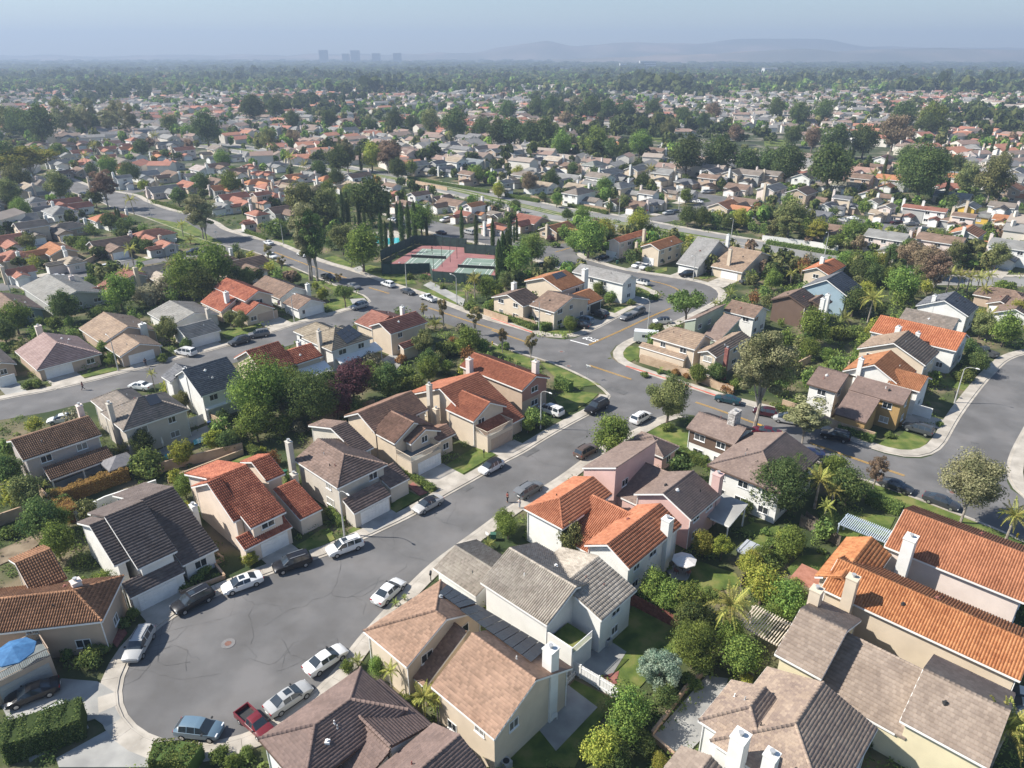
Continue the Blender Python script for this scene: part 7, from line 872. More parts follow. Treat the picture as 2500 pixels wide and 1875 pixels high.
for a,b in((-1.9,-1.9),(1.9,-1.9),(1.9,1.9),(-1.9,1.9)): link('post',MB().box(a-.05,a+.05,b-.05,b+.05,0,2.4).mesh('p',dark),r)
x,y=M_['spa'][0]; r=thing('hot_tub','grey hot tub enclosure with ribbed grey cover on the lawn','hot tub',(x,y,0),R(47)); link('cabinet',MB().box(-1.3,1.3,-1.2,1.2,0,1.7).mesh('b',mat('spa_side',(.2,.2,.19))),r)
b=MB(); b.tube([(-1.45,-1.2,1.72),(-1.45,1.2,1.72)],.1,6).box(-1.5,1.5,-1.3,1.3,1.7,1.86); link('cover',b.mesh('c',mat('spa_cover',(.36,.38,.40),(.42,.44,.45),scale=1)),r)
for k in range(3): link('strap',MB().box(-1.5,1.5,-.9+k*.9-.03,-.9+k*.9+.03,1.865,1.89).mesh('s',dark),r)
for x,y in M_['ac']:
    r=thing('air_conditioner','grey air-conditioning unit '+region(x,y),'air conditioner',(x,y,.1),R(47)); link('casing',MB().box(-.4,.4,-.4,.4,0,.85).mesh('b',grey),r); link('fan_grille',MB().cyl(0,0,.85,.88,.3,14).mesh('g',dark),r)
for i,(x,y) in enumerate(M_['chair']):
    r=thing('garden_chair','white slatted garden chair '+('nearer the house wall' if i==0 else 'further out on the patio'),'chair',(x,y,.13),R(200)); 
    link('seat',MB().box(-.28,.28,-.28,.25,.35,.4).mesh('s',whitep),r)
    for k in range(5): link('slat',MB().box(-.26+k*.11,-.18+k*.11,.24,.28,.38,.95+.04*(2-abs(2-k))).mesh('s',whitep),r)
    for p in((-.27,-.25),(.24,-.25),(-.27,.2),(.24,.2)): link('leg',MB().box(p[0],p[0]+.04,p[1],p[1]+.04,0,.6).mesh('l',whitep),r)
    for s in(-.3,.26): link('armrest',MB().box(s,s+.08,-.28,.25,.58,.62).mesh('a',whitep),r)
def pergola(x,y,L,w,m,lab,an,h=2.5,gap=.28,n=None):
    r=thing('pergola',lab,'pergola',(x,y,0),R(an)); s=MB(); k=int(w/gap)
    for i in range(k): s.box(-L/2,L/2,-w/2+i*gap,-w/2+i*gap+.09,h,h+.12)
    link('slats',s.mesh('slats',m),r,kind='stuff')
    for a in(-L/2+.3,L/2-.3):
        link('beam',MB().box(a-.06,a+.06,-w/2,w/2,h-.18,h-.002).mesh('b',m),r)
        for b in(-w/2+.15,w/2-.15): link('post',MB().box(a-.07,a+.07,b-.07,b+.07,0,h-.18).mesh('p',m),r)
x,y=M_['pergola_white'][0]; pergola(x,y,4.2,6,mat('pale_wood',(.55,.48,.38),(.68,.6,.5),scale=2),'pale slatted pergola behind the feathery palms',47)
x,y=M_['pergola_red'][0]; pergola(x,y,3.4,3.6,mat('red_wood',(.40,.18,.12),(.5,.24,.17),scale=2),'reddish slatted pergola beside the orange roof',137,gap=.2)
x,y=M_['pergola_blue'][0]; pergola(x,y,3.2,6,mat('blue_wood',(.42,.50,.58),(.55,.62,.68),scale=2),'pale blue slatted pergola behind the orange roof',47,gap=.24)
flagm=mat('flag_red_white',(.55,.06,.07),(.75,.72,.70),scale=7,detail=0); 
for x,y in M_['flag']:
    r=thing('flag','small striped flag hanging on a pole '+region(x,y),'flag',(x,y,0),R(200)); link('pole',MB().tube([(0,0,1.6),(.9,0,2.9)],.02,5).mesh('p',whitep),r)
    rb=mat('flag_red',(.5,.03,.05)); bl=mat('flag_blue',(.03,.05,.22)); f=MB()
    for k in range(7): f.box(.35,.95,-.01+.02*(k%2),.012+.02*(k%2),1.5+k*.14,1.5+(k+1)*.14,m=k%2)
    link('cloth',f.mesh('c',[rb,whitep]),r); link('canton',MB().box(.35,.62,-.02,.04,2.0,2.48).mesh('c',bl),r)
for i,(x,y) in enumerate(M_['bin']):
    r=thing('wheelie_bin','dark wheelie bin '+region(x,y),'bin',(x,y,.05),R(47)); bm=mat('bin_green' if i else 'bin_blue',(.02,.12,.07) if i else (.03,.06,.15)); link('body',MB().tube([(0,0,.05),(0,0,.95)],[.24,.33],4).mesh('b',bm),r); link('lid',MB().box(-.3,.3,-.3,.3,.95,1.02).mesh('l',bm),r)
# ================= people
SKIN=mat('skin',(.42,.24,.16)); 
def person(x,y,face,lab,top,legs,pose='stand',z=0):
    r=thing('person',lab,'person',(x,y,z),R(face))
    if pose=='walk': J=dict(pel=(0,0,.93),ch=(0.02,0,1.3),nk=(.03,0,1.48),hd=(.05,0,1.62),l1=(.1,.1,.5),l2=(.28,.1,.08),l3=(.42,.1,.04),r1=(.05,-.1,.5),r2=(-.3,-.1,.12),r3=(-.18,-.1,.04),ls=(.02,.2,1.4),le=(-.12,.26,1.14),lh=(-.02,.26,.92),rs=(.02,-.2,1.4),re=(.1,-.26,1.15),rh=(.3,-.24,1.05))
    else: J=dict(pel=(0,0,.93),ch=(0,0,1.3),nk=(0,0,1.48),hd=(.03,0,1.62),l1=(.02,.1,.5),l2=(0,.12,.08),l3=(.16,.13,.04),r1=(.02,-.1,.5),r2=(0,-.12,.08),r3=(.16,-.13,.04),ls=(0,.2,1.4),le=(.03,.26,1.14),lh=(.25,.12,1.12),rs=(0,-.2,1.4),re=(.03,-.26,1.14),rh=(.25,-.12,1.12))
    def skin(nm,ch,rad,m,sub=1):
        vs=[];ed=[];rr=[];ix={}
        for c in ch:
            for a,b in zip(c,c[1:]):
                for q in(a,b):
                    if q not in ix: ix[q]=len(vs); vs.append(J[q]); rr.append(rad[q])
                ed.append((ix[a],ix[b]))
        me=bpy.data.meshes.new(nm); me.from_pydata(vs,ed,[]); me.materials.append(m); o=link(nm,me,r); sk=o.modifiers.new('s','SKIN')
        sv=me.skin_vertices if len(me.skin_vertices) else None
        if sv is None:
            me.attributes.new  # layer is made by the modifier-less API below
        import bmesh
        bm=bmesh.new(); bm.from_mesh(me); ly=bm.verts.layers.skin.verify()
        for v in bm.verts: v[ly].radius=(rad[[k for k,i in ix.items() if i==v.index][0]],)*2; v[ly].use_root=(v.index==0)
        bm.to_mesh(me); bm.free(); sb=o.modifiers.new('b','SUBSURF'); sb.levels=sub; sb.render_levels=sub
        return o
    rad=dict(pel=.13,ch=.15,nk=.055,hd=.1,l1=.065,l2=.045,l3=.035,r1=.065,r2=.045,r3=.035,ls=.065,le=.045,lh=.035,rs=.065,re=.045,rh=.035,hip1=.085,hip2=.085)
    J['hip1']=(0,.09,.86);J['hip2']=(0,-.09,.86)
    skin('body',[('pel','ch','nk','hd'),('ch','ls','le','lh'),('ch','rs','re','rh'),('pel','hip1','l1','l2','l3'),('pel','hip2','r1','r2','r3')],rad,SKIN)
    r2={k:v+.018 for k,v in rad.items()}; J['ch2']=(J['ch'][0],0,1.38); r2['ch2']=.14; J['le2']=tuple((a*.3+b*.7) for a,b in zip(J['ls'],J['le'])); r2['le2']=.062; J['re2']=tuple((a*.3+b*.7) for a,b in zip(J['rs'],J['re'])); r2['re2']=.062
    skin('shirt',[('pel','ch','ch2'),('ch','ls','le2'),('ch','rs','re2')],r2,top); skin('trousers',[('pel','hip1','l1','l2'),('pel','hip2','r1','r2')],r2,legs)
    hb=MB(); hx=J['hd']
    for i in range(6): pass
    hb.tube([(hx[0]-.05,0,hx[2]-.06),(hx[0]-.04,0,hx[2]+.04),(hx[0]-.02,0,hx[2]+.1),(hx[0],0,hx[2]+.13)],[.095,.115,.095,.03],8); link('hair',hb.mesh('hair',dark,smooth=True),r)
    return r
pc=[('person in dark red top and black trousers standing on the road','red',(.18,.03,.03),(.02,.02,.025),200,'stand'),('person in white top and pale trousers on the kerb by the open boot','w',(.65,.65,.68),(.4,.43,.5),150,'stand'),('person in maroon clothes walking across the left side street','m',(.16,.04,.05),(.05,.02,.03),200,'walk'),('person in black walking on the garage driveway','b',(.02,.02,.025),(.03,.03,.04),300,'walk'),('tennis player in dark red shirt at the back of the left court','t',(.25,.03,.03),(.04,.04,.05),270,'stand')]
for (x,y),(lab,k,t,l,f,po) in zip(M_['person'],pc): person(x,y,f,lab,mat('cloth_'+k,t),mat('cloth_leg_'+k,l),po,.13 if k in 'wb' else .1 if k=='t' else .05)
# ================= cars
CARD={ # stations: x, half width, z bottom, z belt, z top, top half width, span type to the next (b body, r rear glass, c cabin, w windscreen)
'sedan':(4.75,[(-2.38,.66,.5,.72,.76,.55,'b'),(-2.3,.84,.30,.92,.97,.68,'b'),(-1.85,.90,.20,1.0,1.06,.70,'b'),(-1.6,.91,.20,1.0,1.10,.70,'r'),(-.85,.91,.2,.98,1.40,.60,'c'),(-.1,.91,.2,.96,1.45,.61,'p'),(-.02,.91,.2,.96,1.45,.61,'c'),(.42,.91,.2,.95,1.40,.60,'w'),(1.2,.90,.2,.93,1.0,.68,'b'),(1.9,.88,.22,.82,.88,.64,'b'),(2.28,.80,.28,.66,.72,.56,'b'),(2.38,.62,.42,.56,.6,.45,'b')],(-1.38,1.42)),
'hatch':(4.4,[(-2.15,.75,.4,.95,1.0,.6,'b'),(-2.08,.86,.26,1.0,1.08,.64,'r'),(-1.55,.91,.2,1.0,1.52,.60,'c'),(-.8,.91,.2,.99,1.58,.62,'p'),(-.72,.91,.2,.99,1.58,.62,'c'),(0,.91,.2,.97,1.57,.62,'p'),(.08,.91,.2,.97,1.57,.62,'c'),(.5,.91,.2,.96,1.48,.61,'w'),(1.3,.90,.2,.94,1.02,.68,'b'),(1.85,.87,.24,.84,.90,.62,'b'),(2.15,.72,.34,.66,.7,.5,'b')],(-1.3,1.4)),
'suv':(4.75,[(-2.34,.78,.45,.98,1.02,.62,'b'),(-2.28,.88,.32,1.08,1.14,.68,'r'),(-2.0,.94,.28,1.10,1.62,.66,'c'),(-1.1,.95,.26,1.08,1.70,.68,'p'),(-1.0,.95,.26,1.08,1.70,.68,'c'),(-.15,.95,.26,1.06,1.71,.69,'p'),(-.06,.95,.26,1.06,1.71,.69,'c'),(.5,.95,.26,1.05,1.60,.67,'w'),(1.2,.94,.26,1.02,1.12,.72,'b'),(1.95,.91,.3,.95,1.02,.68,'b'),(2.3,.82,.36,.80,.86,.6,'b'),(2.38,.66,.46,.64,.68,.5,'b')],(-1.38,1.42)),
'van':(5.0,[(-2.45,.80,.42,1.0,1.04,.66,'b'),(-2.4,.92,.30,1.08,1.14,.74,'r'),(-2.15,.97,.26,1.1,1.68,.72,'c'),(-1.1,.98,.22,1.06,1.74,.74,'p'),(-1.0,.98,.22,1.06,1.74,.74,'c'),(.0,.98,.22,1.04,1.73,.73,'p'),(.1,.98,.22,1.04,1.73,.73,'c'),(.85,.97,.22,1.0,1.55,.70,'w'),(1.7,.95,.24,.96,1.08,.74,'b'),(2.2,.88,.3,.82,.9,.64,'b'),(2.45,.68,.42,.6,.64,.5,'b')],(-1.5,1.5)),
'pickup':(5.4,[(-.55,.92,.34,1.08,1.12,.80,'r'),(-.35,.93,.34,1.08,1.72,.64,'c'),(.25,.93,.34,1.06,1.76,.66,'p'),(.33,.93,.34,1.06,1.76,.66,'c'),(.75,.93,.34,1.05,1.62,.65,'w'),(1.45,.92,.34,1.03,1.14,.76,'b'),(2.3,.90,.36,.98,1.05,.72,'b'),(2.62,.84,.4,.85,.9,.64,'b'),(2.68,.7,.48,.6,.64,.5,'b')],(-1.7,1.75))}
CARD['bigsuv']=(5.5,[(x*1.15,w*1.06,a*1.15,b*1.12,t*1.12,tw*1.12,s) for x,w,a,b,t,tw,s in CARD['suv'][1]],(-1.6,1.65))
PC={'white':(.72,.72,.71),'silver':(.42,.42,.41),'black':(.015,.015,.018),'grey':(.16,.165,.17),'darkgrey':(.06,.065,.07),'charcoal':(.045,.048,.055),'red':(.17,.025,.032),'bluegrey':(.13,.20,.26),'brown':(.11,.08,.065),'teal':(.015,.05,.065),'maroon':(.05,.01,.015),'crimson':(.09,.008,.02),'navy':(.02,.03,.08),'darkgreen':(.02,.05,.04),'silverblack':(.42,.41,.39),'whiteblack':(.70,.70,.69)}
def paint(c):
    n='car_paint_'+c
    if n in MATS: return MATS[n]
    m=mat(n,PC[c],rough=.3,spec=.5 if sum(PC[c])>.3 else .25); m.node_tree.nodes['Principled BSDF'].inputs['Coat Weight'].default_value=.35; m.node_tree.nodes['Principled BSDF'].inputs['Coat Roughness'].default_value=.08; return m
tyre=mat('tyre',(.02,.02,.02),rough=.9); rimm=mat('rim',(.5,.5,.5),rough=.35,metal=.7); hl=mat('headlight',(.75,.78,.8),rough=.1); tl=mat('taillight',(.35,.01,.015),rough=.2)
shade=mat('sunshade',(.55,.57,.55),rough=.3)
CMESH={}
def car_meshes(t,c):
    if (t,c) in CMESH: return CMESH[t,c]
    L,stn,wx=CARD[t]; V=[];n=len(stn); fb=[];fw=[];fs=[];fr=[]
    for x,w,zb,zl,zt,tw,s in stn:
        ring=[(w*.86,zb),(w,zb+.18),(w,(zb+zl)/2),(w*.97,zl),(w*.93,zl+.015),(tw,zt-.03),(tw*.86,zt),(0,zt+.02)]
        V+=[(x,y,z) for y,z in ring]+[(x,-y,z) for y,z in ring[:-1][::-1]]
    K=15
    for i in range(n-1):
        s=stn[i][6]
        for j in range(K-1):
            q=(i*K+j,i*K+j+1,(i+1)*K+j+1,(i+1)*K+j); side=j in(4,9); top=j in(5,6,7,8)
            if side and s in 'c': fw.append(q)
            elif s in 'rw' and j in(5,6,7,8): fs.append(q)
            elif s in 'rw' and side: fw.append(q) if s=='w' and t!='pickup' else fb.append(q)
            elif top and s in 'cp' and c.endswith('black') and t!='camper': fr.append(q)
            else: fb.append(q)
        fb.append((i*K,(i+1)*K,(i+1)*K+K-1,i*K+K-1))
    fb.append(tuple(range(K))[::-1]); fb.append(tuple((n-1)*K+k for k in range(K)))
    if t=='pickup':
        b=MB(); b.v=V;b.f=fb;b.m=[0]*len(fb); 
        for bx in((-2.68,-.56,-.93,-.80,.4,1.12),(-2.68,-.56,.80,.93,.4,1.12),(-2.72,-2.6,-.9,.9,.4,1.12),(-2.66,-.56,-.8,.8,.4,.62)): b.box(*bx)
        V,fb=b.v,b.f
    body=mesh('body',V,fb,paint(c),smooth=False); body.polygons.foreach_set('use_smooth',[True]*len(body.polygons)); body.set_sharp_from_angle(angle=R(32))
    def sub(nm,fl):
        ix=sorted({i for q in fl for i in q}); mp={i:k for k,i in enumerate(ix)}; return (nm,mesh(nm,[V0[i] for i in ix],[tuple(mp[i] for i in q) for q in fl],glass))
    V0=V; win=[sub('side_window',[q]) for q in fw]; win+=[sub(nm,[q for q in fs if (V0[q[0]][0]>0)==fr_]) for nm,fr_ in (('windscreen',True),('rear_window',False)) if [q for q in fs if (V0[q[0]][0]>0)==fr_]]; scr=None
    rf=None
    if fr:
        rf=sub('roof_panel',fr)[1]; rf.materials[0]=paint('black')
    CMESH[t,c]=(body,win,scr,rf,stn,wx); return CMESH[t,c]
WH=MB().tube([(0,-.11,0),(0,-.1,0),(0,.1,0),(0,.11,0)],[.30,.335,.335,.30],16).mesh('tyre',tyre); RM=MB()
for s in(-1,1):
    RM.tube([(0,s*.10,0),(0,s*.118,0)],[.21,.20],14)
RMm=RM.mesh('rim',rimm)
HLm=MB().box(-.06,.05,-.2,.2,-.06,.06).mesh('headlight',hl); TLm=MB().box(-.04,.05,-.17,.17,-.08,.08).mesh('taillight',tl)
MRm=MB().box(-.08,.06,-.1,.1,-.06,.07).mesh('mirror',dark); PLm=MB().box(-.02,.02,-.22,.22,-.06,.06).mesh('plate',whitep)
CN={'sedan':'sedan','suv':'SUV','hatch':'hatchback','van':'minivan','pickup':'pickup truck','bigsuv':'large SUV','camper':'camper van'}
CCN={'bluegrey':'blue-grey','darkgrey':'dark grey','charcoal':'charcoal','teal':'dark teal','silverblack':'silver black-roofed','whiteblack':'white black-roofed','darkgreen':'dark green','navy':'navy blue'}
def car(t,c,x,y,an,i):
    lab=f"{CCN.get(c,c)} {CN[t]} parked {region(x,y)}"
    z=.055 if onroad((x,y)) else .15
    near=math.hypot(x,y)<190
    if c=='red': scl=.86
    else: scl=1
    if t=='camper':
        r=thing('camper_van','tall white camper van parked beside the street corner house','van',(x,y,z),R(an)); b=MB(); b.box(-3,2.2,-1,1,.45,2.75).box(2.2,2.9,-.95,.95,.45,1.35); b.add([(2.2,-.98,1.35),(2.2,.98,1.35),(2.2,.9,2.6),(2.2,-.9,2.6),(2.85,-.93,1.35),(2.85,.93,1.35)],[(4,5,2,3),(0,4,3),(1,2,5)])
        link('body',b.mesh('body',paint('white')),r)
        for s in(-1.012,1.0): link('window',MB().box(-1.2,.2,s,s+.012,1.5,2.1).mesh('w',glass),r); link('window',MB().box(1.2,2.0,s,s+.012,1.4,2.1).mesh('w',glass),r)
        link('windscreen',mesh('ws',[(2.84,-.85,1.4),(2.84,.85,1.4),(2.25,.8,2.5),(2.25,-.8,2.5)],[(0,1,2,3)],glass),r)
        wx=(-1.8,1.9); hw=.9
    else:
        bd,wn,sc,rf,stn,wx=car_meshes(t,c); nm={'sedan':'parked_car','hatch':'parked_car','suv':'parked_suv','bigsuv':'parked_suv','van':'minivan','pickup':'pickup_truck'}[t]
        r=thing(nm,lab,{'suv':'car','bigsuv':'car','sedan':'car','hatch':'car','van':'van','pickup':'pickup'}[t],(x,y,z),R(an),'parked cars'); link('body',bd,r); [link(nm_,me_,r) for nm_,me_ in wn]
        r.scale=(scl,)*3
        if rf: link('roof_panel',rf,r)
        hw=stn[len(stn)//2][1]-.07; fx=stn[-1][0]; bx=stn[0][0]; zz=stn[-2][4]-.12
        if t=='pickup': bx=-2.72; link('bed_liner',MB().box(-2.58,-.58,-.79,.79,.625,.64).mesh('l',dark),r)
        if near:
            for s in(-1,1):
                link('headlight',HLm,r,(fx-.12,s*(hw-.22),zz)); link('taillight',TLm,r,(bx+.05,s*(hw-.18),(.92 if t!='sedan' else .82)))
                link('mirror',MRm,r,(.85 if t!='pickup' else 1.2,s*(hw+.14),1.02 if t=='sedan' else 1.12))
            link('licence_plate',PLm,r,(bx-.01,0,.62))
            if t in('suv','bigsuv','van'):
                for s in(-.55,.55): link('roof_rail',MB().box(-1.6,.3,s-.02,s+.02,stn[4][4]+.0,stn[4][4]+.06).mesh('rail',dark if c!='black' else grey),r)
            if i in(4,7,1,2): link('sunroof',MB().box(-.35,.3,-.36,.36,stn[5][4]+.015,stn[5][4]+.03).mesh('s',glass),r)
    for a in wx:
        for s in(-1,1):
            w_=link('wheel',WH,r,(a,s*(hw-.01),.335)); link('rim',RMm,w_)
    if i==14: # open tailgate
        r['label']='grey SUV with its tailgate open by two people'; g=MB().box(-.9,0,-.7,.7,-.04,.04); o=link('tailgate',g.mesh('tg',paint('grey')),r,(-1.95,0,1.68)); o.rotation_euler=(0,R(-18),0)
for i,(t,c,x,y,an) in enumerate(CARS): car(t,c,x,y,an,i)
# ================= undergrowth in the gardens (nobody could count it)
g=np.random.RandomState(3); V=[];T=[];cnt=0
foot=FOOT+[[tuple(q) for q in p] for p in LAWNS]+[[tuple(q) for q in p] for _,p in PATIOS]+[[tuple(q) for q in p] for p in POOLS]+[[tuple(q) for q in COURT]]
fb=[(min(q[0] for q in p)-.4,max(q[0] for q in p)+.4,min(q[1] for q in p)-.4,max(q[1] for q in p)+.4,p) for p in foot]
carp=[(c[2],c[3]) for c in CARS]
def free(p,pad=True):
    if any(a<p[0]<b and c<p[1]<d and inpoly(p,q) for a,b,c,d,q in fb): return False
    if onroad(p): return False
    return True
pave=[smooth_line([tuple(q) for q in pl],4,1) for _,pl in KERBS]
tries=0; G_=[]
while cnt<4200 and tries<50000:
    tries+=1; y=g.uniform(36,330)**1.0; hx=y*.78+20; x=g.uniform(-hx,hx); p=(x,y)
    if g.uniform()<(y-60)/500: continue
    if noise.noise(Vector((x*.06,y*.06,0)))<-.38: continue
    if not free(p) or any(dist_poly(p,q)<2.4 for q in pave if math.dist(p,q[len(q)//2])<90): continue
    if any(math.dist(p,q)<3 for q in carp): continue
    r=g.uniform(.4,1.6)*(1+.5*(y>150)); n=int(60 if y<130 else 22); lf=.12 if y<130 else .25; d=g.normal(size=(n,3)); d/=np.linalg.norm(d,axis=1)[:,None]; d[:,2]=np.abs(d[:,2])
    pos=d*r*g.uniform(.6,1.05,n)[:,None]*np.array((1,1,.85))+np.array((x,y,0)); nn=d+g.normal(size=(n,3))*.5; nn/=np.linalg.norm(nn,axis=1)[:,None]; a=np.cross(nn,g.normal(size=(n,3))); a/=np.linalg.norm(a,axis=1)[:,None]; b=np.cross(nn,a); s=lf*g.uniform(.6,1.5,n)[:,None]
    V.append(np.stack([pos-a*s,pos-b*s*.6,pos+a*s,pos+b*s*.6],1).reshape(-1,3)); T.append(np.clip(g.uniform(0,1)*.6+g.uniform(0,.4,n),0,1)); cnt+=1
V=np.concatenate(V); o=link('undergrowth',qmesh('undergrowth',V,np.arange(len(V)).reshape(-1,4),lm('shrub'),np.concatenate(T)),kind='stuff')
# ================= distance: roofs and trees past the counted ones
g=np.random.RandomState(9)
def park(x,y): return (60<x<250 and 425<y<560) or (-330<x<-150 and 420<y<520)
hv=[];hq=[];hm=[];ht=[];tp=[]
midp=np.array(allmid+HP)
for k in range(30000):
    y=120+2700*g.uniform()**1.15; x=g.uniform(-1,1)*(y*.80+60)
    if y<390 and (abs(x)<y*.55 or y<210): pass
    # street-like rows
    nx=noise.noise(Vector((x*.0035,y*.0035,3))); a=.82+nx*1.6; u=x*math.cos(a)+y*math.sin(a); v=-x*math.sin(a)+y*math.cos(a)
    vr=math.floor(v/34.)*34+ (10 if (v/34.)%1<.5 else 24); ur=math.floor(u/15.5)*15.5+7
    x2=ur*math.cos(a)-vr*math.sin(a)+g.normal()*.8; y2=ur*math.sin(a)+vr*math.cos(a)+g.normal()*.8
    tp.append((x2,y2,a))
seen=set(); far=[]
for x,y,a in tp:
    key=(round(x/11),round(y/11))
    if key in seen or park(x,y) or y<120 or abs(x)>y*.83+50: continue
    seen.add(key)
    if y<430 and (np.hypot(midp[:,0]-x,midp[:,1]-y).min()<17 or onroad((x,y)) or not free((x,y)) or any(dist_poly((x,y),q)<9 for q in roadpolys)): continue
    if y<430 and ((abs(x)<y*.62 and y<330) or y<200): continue
    dens=noise.noise(Vector((x*.0045,y*.0045,8)))
    if y>430 and (dens<-.22 and g.uniform()<.8 or g.uniform()<.1): continue
    if y>600 and g.uniform()<min(.95,.12+((y-600)/1100)**1.3*.8): continue
    far.append((x,y,a))
print('far houses',len(far))
cols=[(.38,.17,.12),(.42,.20,.13),(.30,.21,.17),(.25,.19,.155),(.26,.25,.235),(.21,.205,.20),(.36,.30,.25)]
fr=[mat('far_roof_%d'%i,c,tuple(v*.85 for v in c),scale=.3,coord='W') for i,c in enumerate(cols)]
fw=mat('far_wall',(.60,.55,.47),(.72,.68,.62),scale=.05,coord='W')
nfar=0; far.sort(key=lambda p:p[1])
for x,y,a in far:
    if nfar<58 and 260<y<520 and abs(x)<y*.75:
        redz=noise.noise(Vector((x*.006,y*.006,1)))+(-.1 if x<-40 else .25); c=mr.choice(('red','orange','redbrown','brown','pinkbrown')) if redz<.1 else mr.choice(('grey','greybrown','slate','brown','tan'))
        mid_house(x,y,c,2 if g.uniform()<.4 else 1,13); nfar+=1; continue
    L=g.uniform(5.5,8.5);w=g.uniform(3.8,5.2);z=2.9 if g.uniform()<.6 else 5.4; r=z+w*.42; a+=0 if g.uniform()<.5 else math.pi/2
    u=np.array((math.cos(a),math.sin(a)));v=np.array((-u[1],u[0])); c=np.array((x,y)); P=lambda p,q,zz:(*(c+u*p+v*q),zz)
    b=len(hv)
    hv+=[P(-L,-w,z),P(L,-w,z),P(L,0,r),P(-L,0,r),P(L,w,z),P(-L,w,z),P(-L+.4,-w+.4,0),P(L-.4,-w+.4,0),P(L-.4,w-.4,0),P(-L+.4,w-.4,0),P(-L+.4,-w+.4,z+.1),P(L-.4,-w+.4,z+.1),P(L-.4,w-.4,z+.1),P(-L+.4,w-.4,z+.1),P(L-.4,0,r-.2),P(-L+.4,0,r-.2)]
    redz=noise.noise(Vector((x*.005,y*.005,1)))+(-.12 if x<0 and y<900 else .12)
    mi=(g.choice([0,1,2,3]) if redz<.0 else g.choice([2,3,4,5,6,4]))
    hq+=[(b,b+1,b+2,b+3),(b+3,b+2,b+4,b+5),(b+6,b+7,b+11,b+10),(b+8,b+9,b+13,b+12),(b+7,b+8,b+12,b+14,b+11),(b+9,b+6,b+10,b+15,b+13)]; hm+=[mi,mi,7,7,7,7]
    # chimney
    if y<1200 and g.uniform()<.6:
        b=len(hv); s=.5; q=c+u*L*.7+v*w*.3; hv+=[(q[0]+i*s,q[1]+j*s,zz) for zz in(0,r+1.2) for i,j in((-1,-1),(1,-1),(1,1),(-1,1))]; hq+=[(b,b+1,b+5,b+4),(b+1,b+2,b+6,b+5),(b+2,b+3,b+7,b+6),(b+3,b,b+4,b+7),(b+4,b+5,b+6,b+7)]; hm+=[7]*5
link('distant_houses',mesh('distant_houses',hv,hq,fr+[fw],mi=hm),kind='stuff')
# distant trees: leaf-clump crowns
tb=[]
for v in range(5):
    q=g.normal(size=(9,3)); q/=np.linalg.norm(q,axis=1)[:,None]; cs=q*.27*np.array((1,1,.9)); n=300; ci=g.randint(0,9,n); d=g.normal(size=(n,3)); d/=np.linalg.norm(d,axis=1)[:,None]; pos=cs[ci]+d*.23; nn=d+g.normal(size=(n,3))*.3; nn/=np.linalg.norm(nn,axis=1)[:,None]; a=np.cross(nn,g.normal(size=(n,3))); a/=np.linalg.norm(a,axis=1)[:,None]; b=np.cross(nn,a); s=.07*g.uniform(.6,1.4,n)[:,None]; s[:150]*=1.2; s[:75]*=1.25; s[:50]*=1.2
    tb.append((np.stack([pos-a*s,pos-b*s,pos+a*s,pos+b*s],1).reshape(-1,3),g.uniform(0,1,n)))
TB={}
farxy=np.array([(p[0],p[1]) for p in far]); cell={}
for p in list(far)+[(q[0],q[1],0) for q in allmid+HP]: cell.setdefault((int(p[0]//10),int(p[1]//10)),[]).append(p)
def nearhouse(x,y,r):
    i,j=int(x//10),int(y//10)
    return any((p[0]-x)**2+(p[1]-y)**2<r*r for a in(-1,0,1) for b in(-1,0,1) for p in cell.get((i+a,j+b),()))
treexy=[(t[2],t[3]) for t in TREES]+[(c[0],c[1]) for c in CYP]
n=0
for k in range(45000):
    if n>=12000: break
    y=190+2600*g.uniform()**1.45; x=g.uniform(-1,1)*(y*.8+40)
    big=noise.noise(Vector((x*.006,y*.006,20)))
    D=g.uniform(4,8)*(1+max(0,big)*1.4)*(1 if y<1200 else 1.6)
    if y<430:
        if onroad((x,y)) or not free((x,y)) or any(dist_poly((x,y),q)<(7 if y<300 or j>5 else 3) for j,q in enumerate(roadpolys)) or (y<300 and math.hypot(x+18,y-228)<38): continue
        D=g.uniform(2.6,5.4)
        if x<-50 and g.uniform()<.7: continue
    if park(x,y) and g.uniform()<.72: continue
    if nearhouse(x,y,5.5 if y<900 else 4): continue
    nn=D*g.uniform(.6,1.3)
    kd='bigdark' if big>.15 else g.choice(['broad','olive','dark','dark','olive','rust','broad','bigdark'],p=[.2,.2,.2,.1,.1,.05,.1,.05]); vb,tt=tb[k%5]; a=g.uniform(0,6.28); m=np.array(((math.cos(a),-math.sin(a),0),(math.sin(a),math.cos(a),0),(0,0,1)))
    sub=1 if y<1000 else .5; use=240 if y<430 else 110 if y<650 else 62 if y<1000 else 34
    vq=vb[:use*4].reshape(-1,4,3); vc=vq.mean(1,keepdims=True); vq=(vc+(vq-vc)*{240:1,110:1.15,62:1.4,34:1.8}[use]).reshape(-1,3)
    P=vq@m.T*np.array((D,D,nn))*(1 if sub==1 else np.array((1,1,1)))+np.array((x,y,nn*.55+D*.1)); TB.setdefault(kd,[]).append((P.astype(np.float32),tt[:use]))
    n+=1
for kd,L in list(TB.items()):
    pass
gt=[];GB={}
k=0
